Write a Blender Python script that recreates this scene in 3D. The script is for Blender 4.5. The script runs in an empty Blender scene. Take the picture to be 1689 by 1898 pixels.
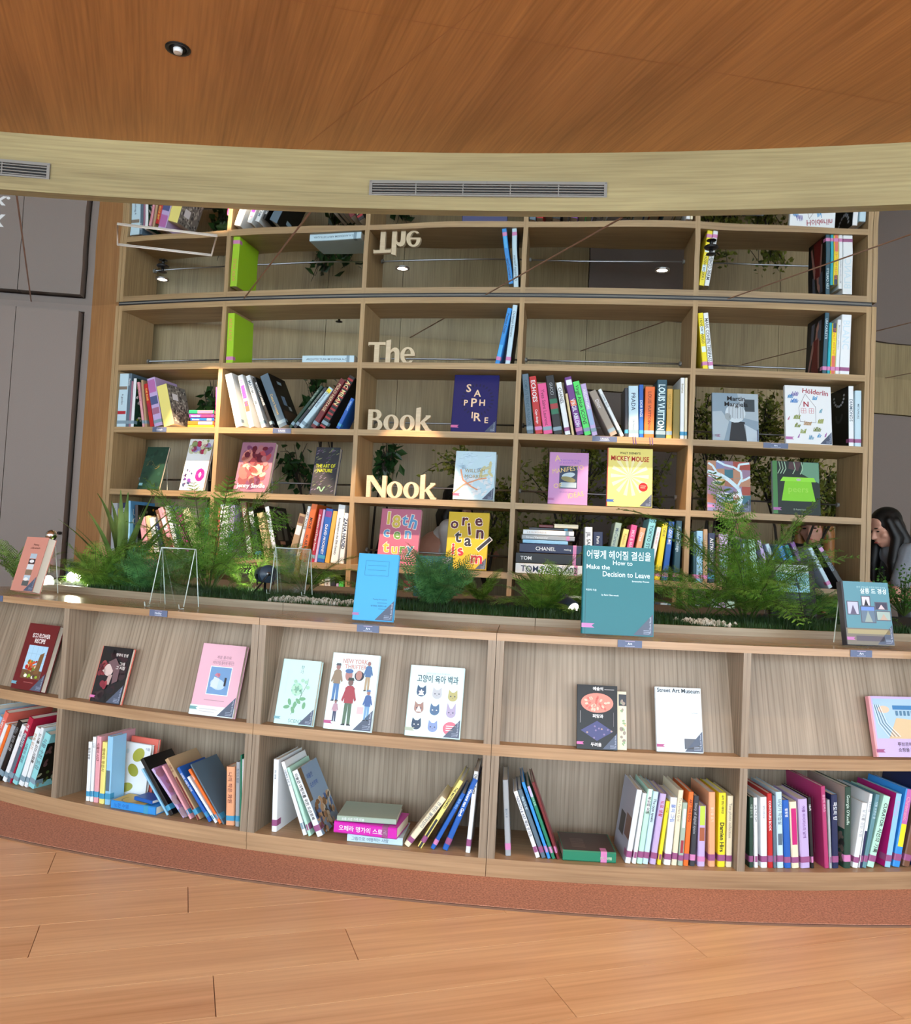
import bpy, bmesh, math, random
from mathutils import Vector, Matrix
rnd = random.Random(7)
S = bpy.context.scene
COL = S.collection
PI = math.pi

# ------------------------------------------------------------------ camera
F_PX, PITCH, ROLL, HC = 1540.0, 0.0498, 0.0494, 0.94
CX, CY = 844.5, 949.0
_f = Vector((0, math.cos(PITCH), math.sin(PITCH)))
_u0 = Vector((0, -math.sin(PITCH), math.cos(PITCH)))
_r = Vector((1, 0, 0)) * math.cos(ROLL) + _u0 * math.sin(ROLL)
_u = Vector((-1, 0, 0)) * math.sin(ROLL) + _u0 * math.cos(ROLL)
CAM = Vector((0, 0, HC))
cam_data = bpy.data.cameras.new('camera')
cam = bpy.data.objects.new('camera', cam_data)
COL.objects.link(cam)
cam_data.sensor_fit = 'HORIZONTAL'
cam_data.sensor_width = 36
cam_data.lens = 36 * F_PX / 1689
cam_data.clip_start = 0.05
cam.matrix_world = Matrix(((_r.x, _u.x, -_f.x, CAM.x), (_r.y, _u.y, -_f.y, CAM.y), (_r.z, _u.z, -_f.z, CAM.z), (0, 0, 0, 1)))
S.camera = cam

# ------------------------------------------------------------------ light and exposure
W = bpy.data.worlds.new('sky')
S.world = W
W.use_nodes = True
W.node_tree.nodes['Background'].inputs[0].default_value = (0.74, 0.89, 1.0, 1)
W.node_tree.nodes['Background'].inputs[1].default_value = 4.3
S.view_settings.view_transform = 'Standard'
S.view_settings.look = 'None'
S.view_settings.gamma = 1
S.view_settings.use_curve_mapping = False
S.view_settings.exposure = 0.67


def lamp(name, kind, loc, energy, color=(1, 1, 1), aim=None, **kw):
    d = bpy.data.lights.new(name, kind)
    d.energy = energy
    d.color = color
    for k, v in kw.items():
        setattr(d, k, v)
    o = bpy.data.objects.new(name, d)
    COL.objects.link(o)
    o.location = loc
    if aim is not None:
        o.rotation_euler = (Vector(aim) - Vector(loc)).to_track_quat('-Z', 'Y').to_euler()
    return o


# the recessed downlights in the mirror ceiling, over the tall bookcase
for (lx, ly), e, ang, aim in (((-1.68, 4.52), 150, 58, (-1.30, 4.78, 0.9)), ((-0.33, 4.15), 125, 42, (-0.30, 4.45, 0.9)), ((0.95, 3.99), 80, 46, (0.95, 4.3, 0.9))):
    lamp('downlight_beam', 'SPOT', (lx, ly, 2.355), e, (1.0, 0.68, 0.42), aim, spot_size=math.radians(ang), spot_blend=0.15, shadow_soft_size=0.02)
# the ceiling spotlight whose shadows fall below the black cover; its can is in the timber ceiling above the picture
SPOT = (0.75, 1.72)
lamp('ceiling_spotlight_offscreen', 'SPOT', (SPOT[0], SPOT[1], 2.565), 32, (1.0, 0.74, 0.50), (0.85, 2.35, 0.2), spot_size=math.radians(62), spot_blend=0.8, shadow_soft_size=0.025)


# ------------------------------------------------------------------ picture geometry helpers
def ray(x, y):
    return (_f * F_PX + _r * (x - CX) - _u * (y - CY)).normalized()


def proj(p):
    q = Vector(p) - CAM
    z = q.dot(_f)
    return CX + F_PX * q.dot(_r) / z, CY - F_PX * q.dot(_u) / z


def on_z(x, y, z):
    d = ray(x, y)
    return CAM + d * ((z - HC) / d.z)


def on_cyl(x, y, c, r):
    d = ray(x, y)
    a = d.x * d.x + d.y * d.y
    b = -(d.x * c[0] + d.y * c[1])
    k = c[0] ** 2 + c[1] ** 2 - r * r
    t = (-b - math.sqrt(b * b - a * k)) / a
    return CAM + d * t


def at_y(x, y, wy):
    d = ray(x, y)
    return CAM + d * (wy / d.y)


LOW = (0.541, 7.122)
LR = 4.676
TALL = (2.2289, 18.4335)
TR = 14.0791
FAS = (-1.0913, -9.215)
FR = 12.63
MZ = 2.37          # mirror ceiling
CZ = 2.60          # timber ceiling
SHELF = [2.37, 1.989, 1.608, 1.230, 0.851, 0.472]
TDEP = 0.30


def theta(p, c):
    return math.atan2(p.x - c[0], c[1] - p.y)


def pol(c, r, th, z=0.0):
    return Vector((c[0] + r * math.sin(th), c[1] - r * math.cos(th), z))


def frame(c, r, th, z):
    p = pol(c, r, th, z)
    return Matrix.Translation(p) @ Matrix.Rotation(th, 4, 'Z')


# ------------------------------------------------------------------ materials
MATS = {}


def new_mat(name):
    m = bpy.data.materials.new(name)
    m.use_nodes = True
    return m, m.node_tree, m.node_tree.nodes['Principled BSDF']


def plain(name, rgb, rough=0.5, metal=0.0, spec=0.5, noise=0.0, nscale=60.0, emit=0.0):
    if name in MATS:
        return MATS[name]
    m, nt, b = new_mat(name)
    c = tuple(v ** 2.2 for v in rgb) + (1,)
    b.inputs['Base Color'].default_value = c
    b.inputs['Roughness'].default_value = rough
    b.inputs['Metallic'].default_value = metal
    b.inputs['Specular IOR Level'].default_value = spec
    if emit:
        b.inputs['Emission Color'].default_value = c
        b.inputs['Emission Strength'].default_value = emit
    if noise:
        n = nt.nodes.new('ShaderNodeTexNoise')
        n.inputs['Scale'].default_value = nscale
        n.inputs['Detail'].default_value = 4
        tc = nt.nodes.new('ShaderNodeTexCoord')
        nt.links.new(tc.outputs['Object'], n.inputs['Vector'])
        mx = nt.nodes.new('ShaderNodeMix')
        mx.data_type = 'RGBA'
        mx.inputs[6].default_value = tuple(max(0, v * (1 - noise)) for v in c[:3]) + (1,)
        mx.inputs[7].default_value = tuple(min(1, v * (1 + noise)) for v in c[:3]) + (1,)
        nt.links.new(n.outputs['Fac'], mx.inputs[0])
        nt.links.new(mx.outputs[2], b.inputs['Base Color'])
    MATS[name] = m
    return m


def paint(rgb, rough=0.42):
    """cover paper / card of one flat colour"""
    k = 'paper_%02x%02x%02x' % tuple(int(max(0, min(1, v)) * 255) for v in rgb)
    return plain(k, rgb, rough)


def wood(name, dark, light, grain='u', fine=1.0, rough=0.45, knots=0.0, scale=1.0, coords='UV', rot=0.0, bump=0.15, blotch=0.0, lines_=0.045):
    if name in MATS:
        return MATS[name]
    m, nt, b = new_mat(name)
    N, L = nt.nodes, nt.links
    tc = N.new('ShaderNodeTexCoord')
    mp = N.new('ShaderNodeMapping')
    L.new(tc.outputs[coords], mp.inputs['Vector'])
    mp.inputs['Rotation'].default_value = (0, 0, rot)
    gm = N.new('ShaderNodeMapping')
    L.new(mp.outputs[0], gm.inputs['Vector'])
    s = (0.9 * scale, 10 * scale, 10 * scale) if grain == 'u' else (10 * scale, 0.9 * scale, 0.9 * scale)
    gm.inputs['Scale'].default_value = s
    n1 = N.new('ShaderNodeTexNoise')
    n1.inputs['Scale'].default_value = 1.0
    n1.inputs['Detail'].default_value = 5
    n1.inputs['Roughness'].default_value = 0.6
    n1.inputs['Distortion'].default_value = 0.6
    L.new(gm.outputs[0], n1.inputs['Vector'])
    fm = N.new('ShaderNodeMapping')
    L.new(mp.outputs[0], fm.inputs['Vector'])
    k = 95 * fine
    fm.inputs['Scale'].default_value = (3 * fine, k, k) if grain == 'u' else (k, 3 * fine, 3 * fine)
    n2 = N.new('ShaderNodeTexNoise')
    n2.inputs['Scale'].default_value = 1.0
    n2.inputs['Detail'].default_value = 3
    L.new(fm.outputs[0], n2.inputs['Vector'])
    wv = N.new('ShaderNodeTexWave')
    wv.wave_type = 'BANDS'
    wv.bands_direction = 'Y' if grain == 'u' else 'X'
    wv.inputs['Scale'].default_value = 21 * scale
    wv.inputs['Distortion'].default_value = 16
    wv.inputs['Detail'].default_value = 2
    wv.inputs['Detail Scale'].default_value = 0.22
    wm = N.new('ShaderNodeMapping')
    L.new(mp.outputs[0], wm.inputs['Vector'])
    wm.inputs['Scale'].default_value = (0.07, 1, 1) if grain == 'u' else (1, 0.07, 0.07)
    L.new(wm.outputs[0], wv.inputs['Vector'])

    def mth(op, a, bb):
        q = N.new('ShaderNodeMath')
        q.operation = op
        for i, v in enumerate((a, bb)):
            if isinstance(v, (int, float)):
                q.inputs[i].default_value = v
            else:
                L.new(v, q.inputs[i])
        return q.outputs[0]
    v = mth('ADD', mth('MULTIPLY', n1.outputs['Fac'], 0.50), mth('MULTIPLY', n2.outputs['Fac'], 0.43))
    v = mth('ADD', v, 0.055)
    v = mth('SUBTRACT', v, mth('MULTIPLY', mth('POWER', wv.outputs['Fac'], 5.0), lines_))
    if blotch:
        n3 = N.new('ShaderNodeTexNoise')
        n3.inputs['Scale'].default_value = 2.2
        n3.inputs['Detail'].default_value = 2
        sm = N.new('ShaderNodeMapping')
        sm.inputs['Scale'].default_value = (0.35, 2.2, 1) if grain == 'u' else (2.2, 0.35, 1)
        L.new(mp.outputs[0], sm.inputs['Vector'])
        L.new(sm.outputs[0], n3.inputs['Vector'])
        v = mth('ADD', v, mth('MULTIPLY', mth('SUBTRACT', n3.outputs['Fac'], 0.5), blotch))
    r = N.new('ShaderNodeValToRGB')
    r.color_ramp.elements[0].position = 0.28
    r.color_ramp.elements[1].position = 0.70
    r.color_ramp.elements[0].color = tuple(q ** 2.2 for q in dark) + (1,)
    r.color_ramp.elements[1].color = tuple(q ** 2.2 for q in light) + (1,)
    L.new(v, r.inputs[0])
    L.new(r.outputs[0], b.inputs['Base Color'])
    b.inputs['Roughness'].default_value = rough
    bp = N.new('ShaderNodeBump')
    bp.inputs['Strength'].default_value = bump
    bp.inputs['Distance'].default_value = 0.002
    L.new(v, bp.inputs['Height'])
    L.new(bp.outputs[0], b.inputs['Normal'])
    MATS[name] = m
    return m


OAK_V = wood('oak_vertical_grain', (0.42, 0.36, 0.29), (0.68, 0.61, 0.53), 'v', blotch=0.25, lines_=0.10)
OAK_H = wood('oak_edge_grain', (0.50, 0.38, 0.27), (0.74, 0.60, 0.45), 'u', blotch=0.2)
OAK_T = wood('oak_tall_case', (0.50, 0.40, 0.28), (0.74, 0.62, 0.45), 'u', blotch=0.2)
OAK_TV = wood('oak_tall_case_upright', (0.50, 0.40, 0.28), (0.74, 0.62, 0.45), 'v', blotch=0.2)
OAK_FAS = wood('oak_fascia', (0.50, 0.45, 0.32), (0.69, 0.635, 0.46), 'u', scale=0.8, blotch=0.3)
OAK_CEIL = wood('oak_ceiling', (0.54, 0.35, 0.18), (0.75, 0.51, 0.29), 'v', scale=0.7, coords='Object', rot=math.radians(-20), blotch=0.35, rough=0.5)
OAK_WALL = wood('oak_wall', (0.50, 0.43, 0.31), (0.70, 0.62, 0.46), 'v', scale=1.2)
OAK_PIL = wood('oak_pilaster', (0.50, 0.34, 0.20), (0.66, 0.48, 0.30), 'v', scale=1.2)
FLOOR_M = wood('oak_floor_plank', (0.82, 0.59, 0.41), (0.98, 0.79, 0.59), 'u', scale=0.9, rough=0.38, blotch=0.35, fine=0.6, bump=0.08)
GREY_DOOR = plain('grey_brown_laminate', (0.50, 0.45, 0.42), 0.55, noise=0.08, nscale=200)
DARK_GAP = plain('dark_reveal', (0.17, 0.15, 0.14), 0.6)
CARPET = plain('rust_carpet', (0.78, 0.54, 0.45), 0.95, spec=0.1, noise=0.85, nscale=190)
BLACK = plain('matt_black', (0.05, 0.05, 0.06), 0.5)
STEEL = plain('brushed_steel', (0.62, 0.63, 0.64), 0.3, 1.0)
GREYM = plain('grey_enamel', (0.52, 0.51, 0.49), 0.45)
WHITE = plain('white_paint', (0.9, 0.9, 0.9), 0.5)


# ------------------------------------------------------------------ mesh helpers
def mk(name, verts, faces, mats=None, parent=None, uv=None, midx=None, smooth=False, mw=None):
    me = bpy.data.meshes.new(name)
    me.from_pydata([tuple(v) for v in verts], [], faces)
    if mats is not None:
        for m in (mats if isinstance(mats, (list, tuple)) else [mats]):
            me.materials.append(m)
    if midx:
        me.polygons.foreach_set('material_index', midx)
    if uv:
        l = me.uv_layers.new(name='UVMap')
        for p in me.polygons:
            for li in p.loop_indices:
                l.data[li].uv = uv[me.loops[li].vertex_index] if not isinstance(uv, dict) else uv[(p.index, me.loops[li].vertex_index)]
    if smooth:
        me.polygons.foreach_set('use_smooth', [True] * len(me.polygons))
    me.update()
    o = bpy.data.objects.new(name, me)
    COL.objects.link(o)
    if parent is not None:
        o.parent = parent
    if mw is not None:
        o.matrix_world = mw if parent is None else o.matrix_world
        if parent is not None:
            o.matrix_local = mw
    return o


def empty(name, mw=None):
    o = bpy.data.objects.new(name, None)
    o.empty_display_size = 0.05
    COL.objects.link(o)
    if mw is not None:
        o.matrix_world = mw
    return o


def tag(o, label, cat, group=None, kind=None):
    o['label'] = label
    o['category'] = cat
    if group:
        o['group'] = group
    if kind:
        o['kind'] = kind
    return o


def struct(o):
    o['kind'] = 'structure'
    return o


BOXF = [(0, 3, 2, 1), (4, 5, 6, 7), (0, 1, 5, 4), (1, 2, 6, 5), (2, 3, 7, 6), (3, 0, 4, 7)]


def boxv(x0, x1, y0, y1, z0, z1):
    return [(x0, y0, z0), (x1, y0, z0), (x1, y1, z0), (x0, y1, z0), (x0, y0, z1), (x1, y0, z1), (x1, y1, z1), (x0, y1, z1)]


def box(name, x0, x1, y0, y1, z0, z1, m, parent=None, mw=None):
    v = boxv(x0, x1, y0, y1, z0, z1)
    uv = {}
    for fi, f in enumerate(BOXF):
        for i in f:
            p = v[i]
            uv[(fi, i)] = (p[0], p[1]) if fi < 2 else ((p[0], p[2]) if fi in (2, 4) else (p[1], p[2]))
    return mk(name, v, BOXF, m, parent, uv=uv, mw=mw)


def arc_box(name, c, ra, rb, t0, t1, z0, z1, m, parent=None, n=14, tilt=0.0, za=None):
    """curved board between radii ra (front) and rb (back); tilt moves the top inwards"""
    V, Fc, uv = [], [], {}
    for i in range(n + 1):
        t = t0 + (t1 - t0) * i / n
        V += [pol(c, ra, t, z0), pol(c, rb, t, z0), pol(c, rb - tilt, t, z1), pol(c, ra - tilt, t, z1)]

    def uvof(i, kind):
        t = t0 + (t1 - t0) * (i // 4) / n
        u = t * max(ra, rb)
        k = i % 4
        zz = z0 if k < 2 else z1
        rr = ra if k in (0, 3) else rb
        return (u, zz) if kind == 's' else (u, rr)
    for i in range(n):
        a, b = 4 * i, 4 * i + 4
        for q, kd in (((a, b, b + 3, a + 3), 's'), ((b + 1, a + 1, a + 2, b + 2), 's'), ((a + 3, b + 3, b + 2, a + 2), 't'), ((a, a + 1, b + 1, b), 't')):
            for i2 in q:
                uv[(len(Fc), i2)] = uvof(i2, kd)
            Fc.append(q)
    e = 4 * n
    for q in ((0, 3, 2, 1), (e, e + 1, e + 2, e + 3)):
        for i2 in q:
            k = i2 % 4
            uv[(len(Fc), i2)] = ((ra if k in (0, 3) else rb), (z0 if k < 2 else z1))
        Fc.append(q)
    return mk(name, V, Fc, m, parent, uv=uv)


def rad_board(name, c, ra, rb, th, hw, z0, z1, m, parent=None):
    """upright board standing on a radius: front at ra, back at rb, half thickness hw"""
    mw = frame(c, ra, th, 0)
    return box(name, -hw, hw, 0, ra - rb, z0, z1, m, parent, mw=mw)


def tube_data(pts, r, n=6, r1=None, caps=True):
    V, Fc = [], []
    pts = [Vector(p) for p in pts]
    up = Vector((0, 0, 1))
    for i, p in enumerate(pts):
        d = (pts[min(i + 1, len(pts) - 1)] - pts[max(i - 1, 0)]).normalized()
        a = d.cross(up)
        if a.length < 1e-3:
            a = d.cross(Vector((0, 1, 0)))
        a.normalize()
        bb = d.cross(a)
        rr = r if r1 is None else r + (r1 - r) * i / max(1, len(pts) - 1)
        for k in range(n):
            w = 2 * PI * k / n
            V.append(p + (a * math.cos(w) + bb * math.sin(w)) * rr)
    for i in range(len(pts) - 1):
        for k in range(n):
            Fc.append((i * n + k, i * n + (k + 1) % n, (i + 1) * n + (k + 1) % n, (i + 1) * n + k))
    if caps:
        Fc.append(tuple(range(n)))
        Fc.append(tuple(range(len(V) - 1, len(V) - n - 1, -1)))
    return V, Fc


def tube(name, pts, r, m, parent=None, n=8, r1=None, smooth=True):
    v, f = tube_data(pts, r, n, r1)
    return mk(name, v, f, m, parent, smooth=smooth)


def lathe(name, prof, m, parent=None, n=20, mw=None, smooth=True):
    """profile of (radius, z) turned about z"""
    V, Fc = [], []
    for (r, z) in prof:
        for k in range(n):
            V.append((r * math.cos(2 * PI * k / n), r * math.sin(2 * PI * k / n), z))
    for i in range(len(prof) - 1):
        for k in range(n):
            Fc.append((i * n + k, i * n + (k + 1) % n, (i + 1) * n + (k + 1) % n, (i + 1) * n + k))
    Fc.append(tuple(range(n - 1, -1, -1)))
    Fc.append(tuple(range(len(V) - n, len(V))))
    return mk(name, V, Fc, m, parent, smooth=smooth, mw=mw)


TXT = {}


def text_mesh(s, bold=0.0):
    """flat outline of a word, cap height about 0.72, as (verts2d, faces, width)"""
    key = (s, bold)
    if key in TXT:
        return TXT[key]
    cu = bpy.data.curves.new('t', 'FONT')
    cu.body = s
    cu.resolution_u = 2
    cu.offset = bold
    ob = bpy.data.objects.new('t', cu)
    me = ob.to_mesh()
    v = [(p.co.x, p.co.y) for p in me.vertices]
    f = [tuple(p.vertices) for p in me.polygons]
    ob.to_mesh_clear()
    bpy.data.objects.remove(ob)
    bpy.data.curves.remove(cu)
    if v:
        x0 = min(p[0] for p in v)
        x1 = max(p[0] for p in v)
    else:
        x0, x1 = 0, 1
    v = [(p[0] - x0, p[1]) for p in v]
    TXT[key] = (v, f, x1 - x0)
    return TXT[key]


# ================================================================== the room
# floor: planks laid askew, each its own board
floor = struct(box('floor', -7, 7, -2.4, 7.4, -0.06, -0.02, plain('floor_underlay', (0.70, 0.52, 0.36), 0.8)))
_pa = math.radians(18)
_pm = Matrix.Rotation(_pa, 4, 'Z')
_pl, _pw = 1.14, 0.165
_offs = {0: -0.30, 2: 0.07, 3: -0.27, 4: 0.44, 5: 0.12, 6: 0.83, 7: 0.38}
for j in range(-6, 18):
    v0 = 2.735 - (j + 1) * _pw
    off = _offs.get(j, (j * 0.41) % 1.0)
    for i in range(-4, 6):
        u0 = i * _pl + off
        c = _pm @ Vector((u0 + _pl / 2, v0 + _pw / 2, 0))
        if not (-2.6 < c.x < 3.0 and 0.2 < c.y < 3.3):
            continue
        g = 0.0009
        o = box('plank', u0 + g, u0 + _pl - g, v0 + g, v0 + _pw - g, -0.02, 0.0, FLOOR_M, floor, mw=_pm)
        # every plank takes its own stretch of the veneer
        du, dv = rnd.random() * 9, rnd.random() * 9
        for d in o.data.uv_layers[0].data:
            d.uv = (d.uv[0] + du, d.uv[1] + dv)
box('plank_field', -7, 7, -2.4, 0.6, -0.02, -0.0012, FLOOR_M, floor)['kind'] = 'stuff'
CARP = (0.6377, 7.8818)
CARPR = 5.637
carpet = arc_box('carpet_strip', CARP, CARPR, CARPR - 0.62, -0.46, 0.36, 0.0, 0.006, CARPET, n=30)
tag(carpet, 'rust red carpet strip curving along the foot of the low bookcase', 'carpet')
trim = arc_box('trim_1', CARP, CARPR + 0.006, CARPR, -0.52, 0.40, 0.0, 0.005, plain('floor_edge_strip', (0.45, 0.33, 0.26), 0.4), n=30)
struct(trim)

# timber ceiling with the curved fascia
struct(box('ceiling', -7, 7, -2.4, 3.9, CZ, CZ + 0.05, OAK_CEIL))
SEAM = plain('ceiling_seam', (0.62, 0.40, 0.24), 0.5)
for a, b in (((540, 0), (1689, 195)), ((900, 0), (560, 275))):
    p, q = on_z(a[0], a[1], CZ), on_z(b[0], b[1], CZ)
    d = (q - p).normalized()
    s = d.cross(Vector((0, 0, 1))) * 0.0012
    p -= d * 1.5 if b[0] > 1000 else d * 0.2
    q += d * 1.5 if b[0] > 1000 else d * 0
    zz = Vector((0, 0, CZ - 0.0008))
    vs = [Vector((w.x, w.y, 0)) + zz for w in (p - s, q - s, q + s, p + s)]
    mk('board_joint', vs, [(0, 1, 2, 3)], SEAM, bpy.data.objects['ceiling'])
T0, T1 = -0.42, 0.42


def th_f(x):      # angle on the fascia circle for a world x
    return math.asin((x - FAS[0]) / FR)


fas = empty('wall_fascia')
struct(fas)


def fas_box(name, r0, r1, z0, z1, m, par, x0=-6.0, x1=5.2, n=60):
    # the fascia is seen from inside its circle: front at the smaller radius
    V, Fc, uv = [], [], {}
    a0, a1 = th_f(x0), th_f(x1)
    for i in range(n + 1):
        t = a0 + (a1 - a0) * i / n
        for (r, z) in ((r0, z0), (r1, z0), (r1, z1), (r0, z1)):
            V.append((FAS[0] + r * math.sin(t), FAS[1] + r * math.cos(t), z))
    for i in range(n):
        a, b = 4 * i, 4 * i + 4
        for q, kd in (((a, b, b + 3, a + 3), 0), ((b + 1, a + 1, a + 2, b + 2), 0), ((a + 3, b + 3, b + 2, a + 2), 1), ((a, a + 1, b + 1, b), 1)):
            for i2 in q:
                u = (a0 + (a1 - a0) * (i2 // 4) / n) * r0
                k = i2 % 4
                uv[(len(Fc), i2)] = (u, (z0 if k < 2 else z1) if kd == 0 else (r0 if k in (0, 3) else r1))
            Fc.append(q)
    e = 4 * n
    for q in ((0, 1, 2, 3), (e + 3, e + 2, e + 1, e)):
        for i2 in q:
            uv[(len(Fc), i2)] = (0, 0)
        Fc.append(q)
    return mk(name, V, Fc, m, par, uv=uv)


fas_box('fascia_board', FR, FR + 0.03, 2.405, CZ, OAK_FAS, fas)
fas_box('fascia_lip', FR - 0.012, FR + 0.045, 2.352, 2.408, OAK_FAS, fas)


def fas_frame(x, z, r=FR):
    t = th_f(x)
    # x along the fascia, y away from the viewer, z up
    return Matrix.Translation((FAS[0] + r * math.sin(t), FAS[1] + r * math.cos(t), z)) @ Matrix.Rotation(-t, 4, 'Z')


def vent(x0, x1, z0, z1, label, cells):
    w = x1 - x0
    mw = fas_frame((x0 + x1) / 2, z0, FR - 0.004 - w * w / 8 / FR)
    r = empty('air_vent', mw)
    tag(r, label, 'vent', 'air vents in the ceiling fascia')
    h = z1 - z0
    fr = 0.012
    box('vent_backing', -w / 2, w / 2, 0.0035, 0.012, 0, h, BLACK, r)
    for a in ((-w / 2, w / 2, 0, fr * 0.6), (-w / 2, w / 2, h - fr, h)):
        box('frame_rail', a[0], a[1], -0.006, 0.004, a[2], a[3], GREYM, r)
    for a in (-w / 2, w / 2 - fr):
        box('frame_stile', a, a + fr, -0.006, 0.004, fr * 0.6, h - fr, GREYM, r)
    n = 4
    for i in range(n):
        z = fr * 0.6 + (h - 1.6 * fr) * (i + 0.5) / n
        box('louvre', -w / 2 + fr, w / 2 - fr, -0.003, 0.003, z - 0.0018, z + 0.0018, GREYM, r)
    for i in range(1, cells):
        x = -w / 2 + w * i / cells
        box('mullion', x - 0.002, x + 0.002, -0.0035, 0.0033, fr * 0.6, h - fr, GREYM, r)
    for sx in (-w / 2 + 0.006, 0, w / 2 - 0.006):
        lathe('screw', [(0.003, 0), (0.003, 0.001)], STEEL, r, 8, Matrix.Translation((sx, -0.006, h - 0.006)) @ Matrix.Rotation(PI / 2, 4, 'X'))


def fx(x, y):
    """world point where the pixel's ray meets the fascia"""
    d = ray(x, y)
    t = 3.0
    for _ in range(40):
        p = CAM + d * t
        e = math.hypot(p.x - FAS[0], p.y - FAS[1]) - FR
        t -= e
    return CAM + d * t


p0, p1, p2 = fx(684, 365), fx(1126, 366), fx(684, 337)
vent(p0.x, p1.x, 2.409, 2.409 + (p2.z - p0.z), 'long grey slotted air vent in the oak fascia over the bookcase middle', 5)
p0, p1 = fx(93, 333), fx(93, 303)
vent(p0.x - 0.96, p0.x, 2.409, 2.409 + (p1.z - p0.z), 'grey slotted air vent in the oak fascia above the grey doors', 5)

# mirror ceiling: panels between slanting joints
MIR, _nt, _b = new_mat('mirror_ceiling')
_b.inputs['Base Color'].default_value = (0.80, 0.81, 0.80, 1)
_b.inputs['Metallic'].default_value = 1
_b.inputs['Roughness'].default_value = 0.02
_n = _nt.nodes.new('ShaderNodeTexNoise')
_n.inputs['Scale'].default_value = 2.6
_n.inputs['Detail'].default_value = 0
_tc = _nt.nodes.new('ShaderNodeTexCoord')
_nt.links.new(_tc.outputs['Object'], _n.inputs['Vector'])
_bp = _nt.nodes.new('ShaderNodeBump')
_bp.inputs['Strength'].default_value = 0.10
_bp.inputs['Distance'].default_value = 0.02
_nt.links.new(_n.outputs['Fac'], _bp.inputs['Height'])
_nt.links.new(_bp.outputs[0], _b.inputs['Normal'])
mirror = empty('ceiling_mirror')
struct(mirror)
JOINT = plain('brown_joint', (0.55, 0.42, 0.34), 0.4)
_xs = [-5.6, -4.4, -3.15, -1.9, -0.64, 0.63, 1.86, 3.1, 4.3, 5.6]
_sl = -0.47


def arc_y(x):
    return FAS[1] + math.sqrt((FR + 0.03) ** 2 - (x - FAS[0]) ** 2)


for i in range(len(_xs) - 1):
    a, b = _xs[i] + 0.004, _xs[i + 1] - 0.004
    V = []
    n = 8
    for k in range(n + 1):
        x = a + (b - a) * k / n
        y = arc_y(x)
        for _ in range(6):
            xx = x + _sl * (y - 3.4)
            y = arc_y(xx)
        V.append((x + _sl * (y - 3.4), y, MZ))
    for k in range(n, -1, -1):
        x = a + (b - a) * k / n
        y = 7.3
        V.append((x + _sl * (y - 3.4), y, MZ))
    nv = len(V)
    V = V + [(x, y, z + 0.01) for x, y, z in V]
    Fc = [tuple(range(nv - 1, -1, -1)), tuple(range(nv, 2 * nv))] + [(k, (k + 1) % nv, nv + (k + 1) % nv, nv + k) for k in range(nv)]
    mk('mirror_panel', V, Fc, MIR, mirror)
    if i:
        x = _xs[i]
        yy = arc_y(x)
        mk('joint_strip', [(x - 0.004, 3.4, MZ - 0.002), (x + 0.004, 3.4, MZ - 0.002), (x + 0.004 + _sl * 3.9, 7.3, MZ - 0.002), (x - 0.004 + _sl * 3.9, 7.3, MZ - 0.002),
                           (x - 0.004, 3.4, MZ + 0.008), (x + 0.004, 3.4, MZ + 0.008), (x + 0.004 + _sl * 3.9, 7.3, MZ + 0.008), (x - 0.004 + _sl * 3.9, 7.3, MZ + 0.008)], BOXF, JOINT, mirror)
struct(box('ceiling_slab', -7, 7, 3.2, 7.4, CZ + 0.05, CZ + 0.09, plain('slab', (0.5, 0.5, 0.5))))

# access hatch outlined in the mirror
hq = [on_z(*p, MZ) for p in ((218, 415), (402, 437), (392, 473), (218, 453))]
hc = sum(hq, Vector()) / 4
hatch = empty('access_hatch', Matrix.Translation(hc))
tag(hatch, 'thin white metal frame of a ceiling access hatch set in the mirror', 'hatch')
for i in range(4):
    tube('frame_bar', [hq[i] - hc - Vector((0, 0, 0.003)), hq[(i + 1) % 4] - hc - Vector((0, 0, 0.003))], 0.0035, plain('white_trim', (0.85, 0.82, 0.78), 0.4), hatch, 6)

# recessed downlights and sprinklers in the mirror
GLOW = plain('lamp_glow', (1.0, 0.95, 0.88), 0.5, emit=14)


def downlight(x, y, z, label, lit=True):
    r = empty('recessed_downlight', Matrix.Translation((x, y, z)))
    tag(r, label, 'downlight', 'recessed downlights')
    lathe('bezel', [(0.036, 0.0), (0.036, -0.004), (0.026, -0.004), (0.026, 0.0)], BLACK if not lit else STEEL, r)
    lathe('lens', [(0.026, -0.001), (0.002, -0.0015)], GLOW if lit else BLACK, r)
    return r


def sprinkler(x, y, z, label):
    r = empty('sprinkler_head', Matrix.Translation((x, y, z)))
    tag(r, label, 'sprinkler', 'ceiling sprinklers')
    lathe('rosette', [(0.032, 0), (0.028, -0.006), (0.010, -0.009)], BLACK, r)
    lathe('stem', [(0.008, -0.009), (0.008, -0.030)], BLACK, r, 10)
    lathe('deflector', [(0.022, -0.030), (0.022, -0.033)], BLACK, r, 12)


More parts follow.
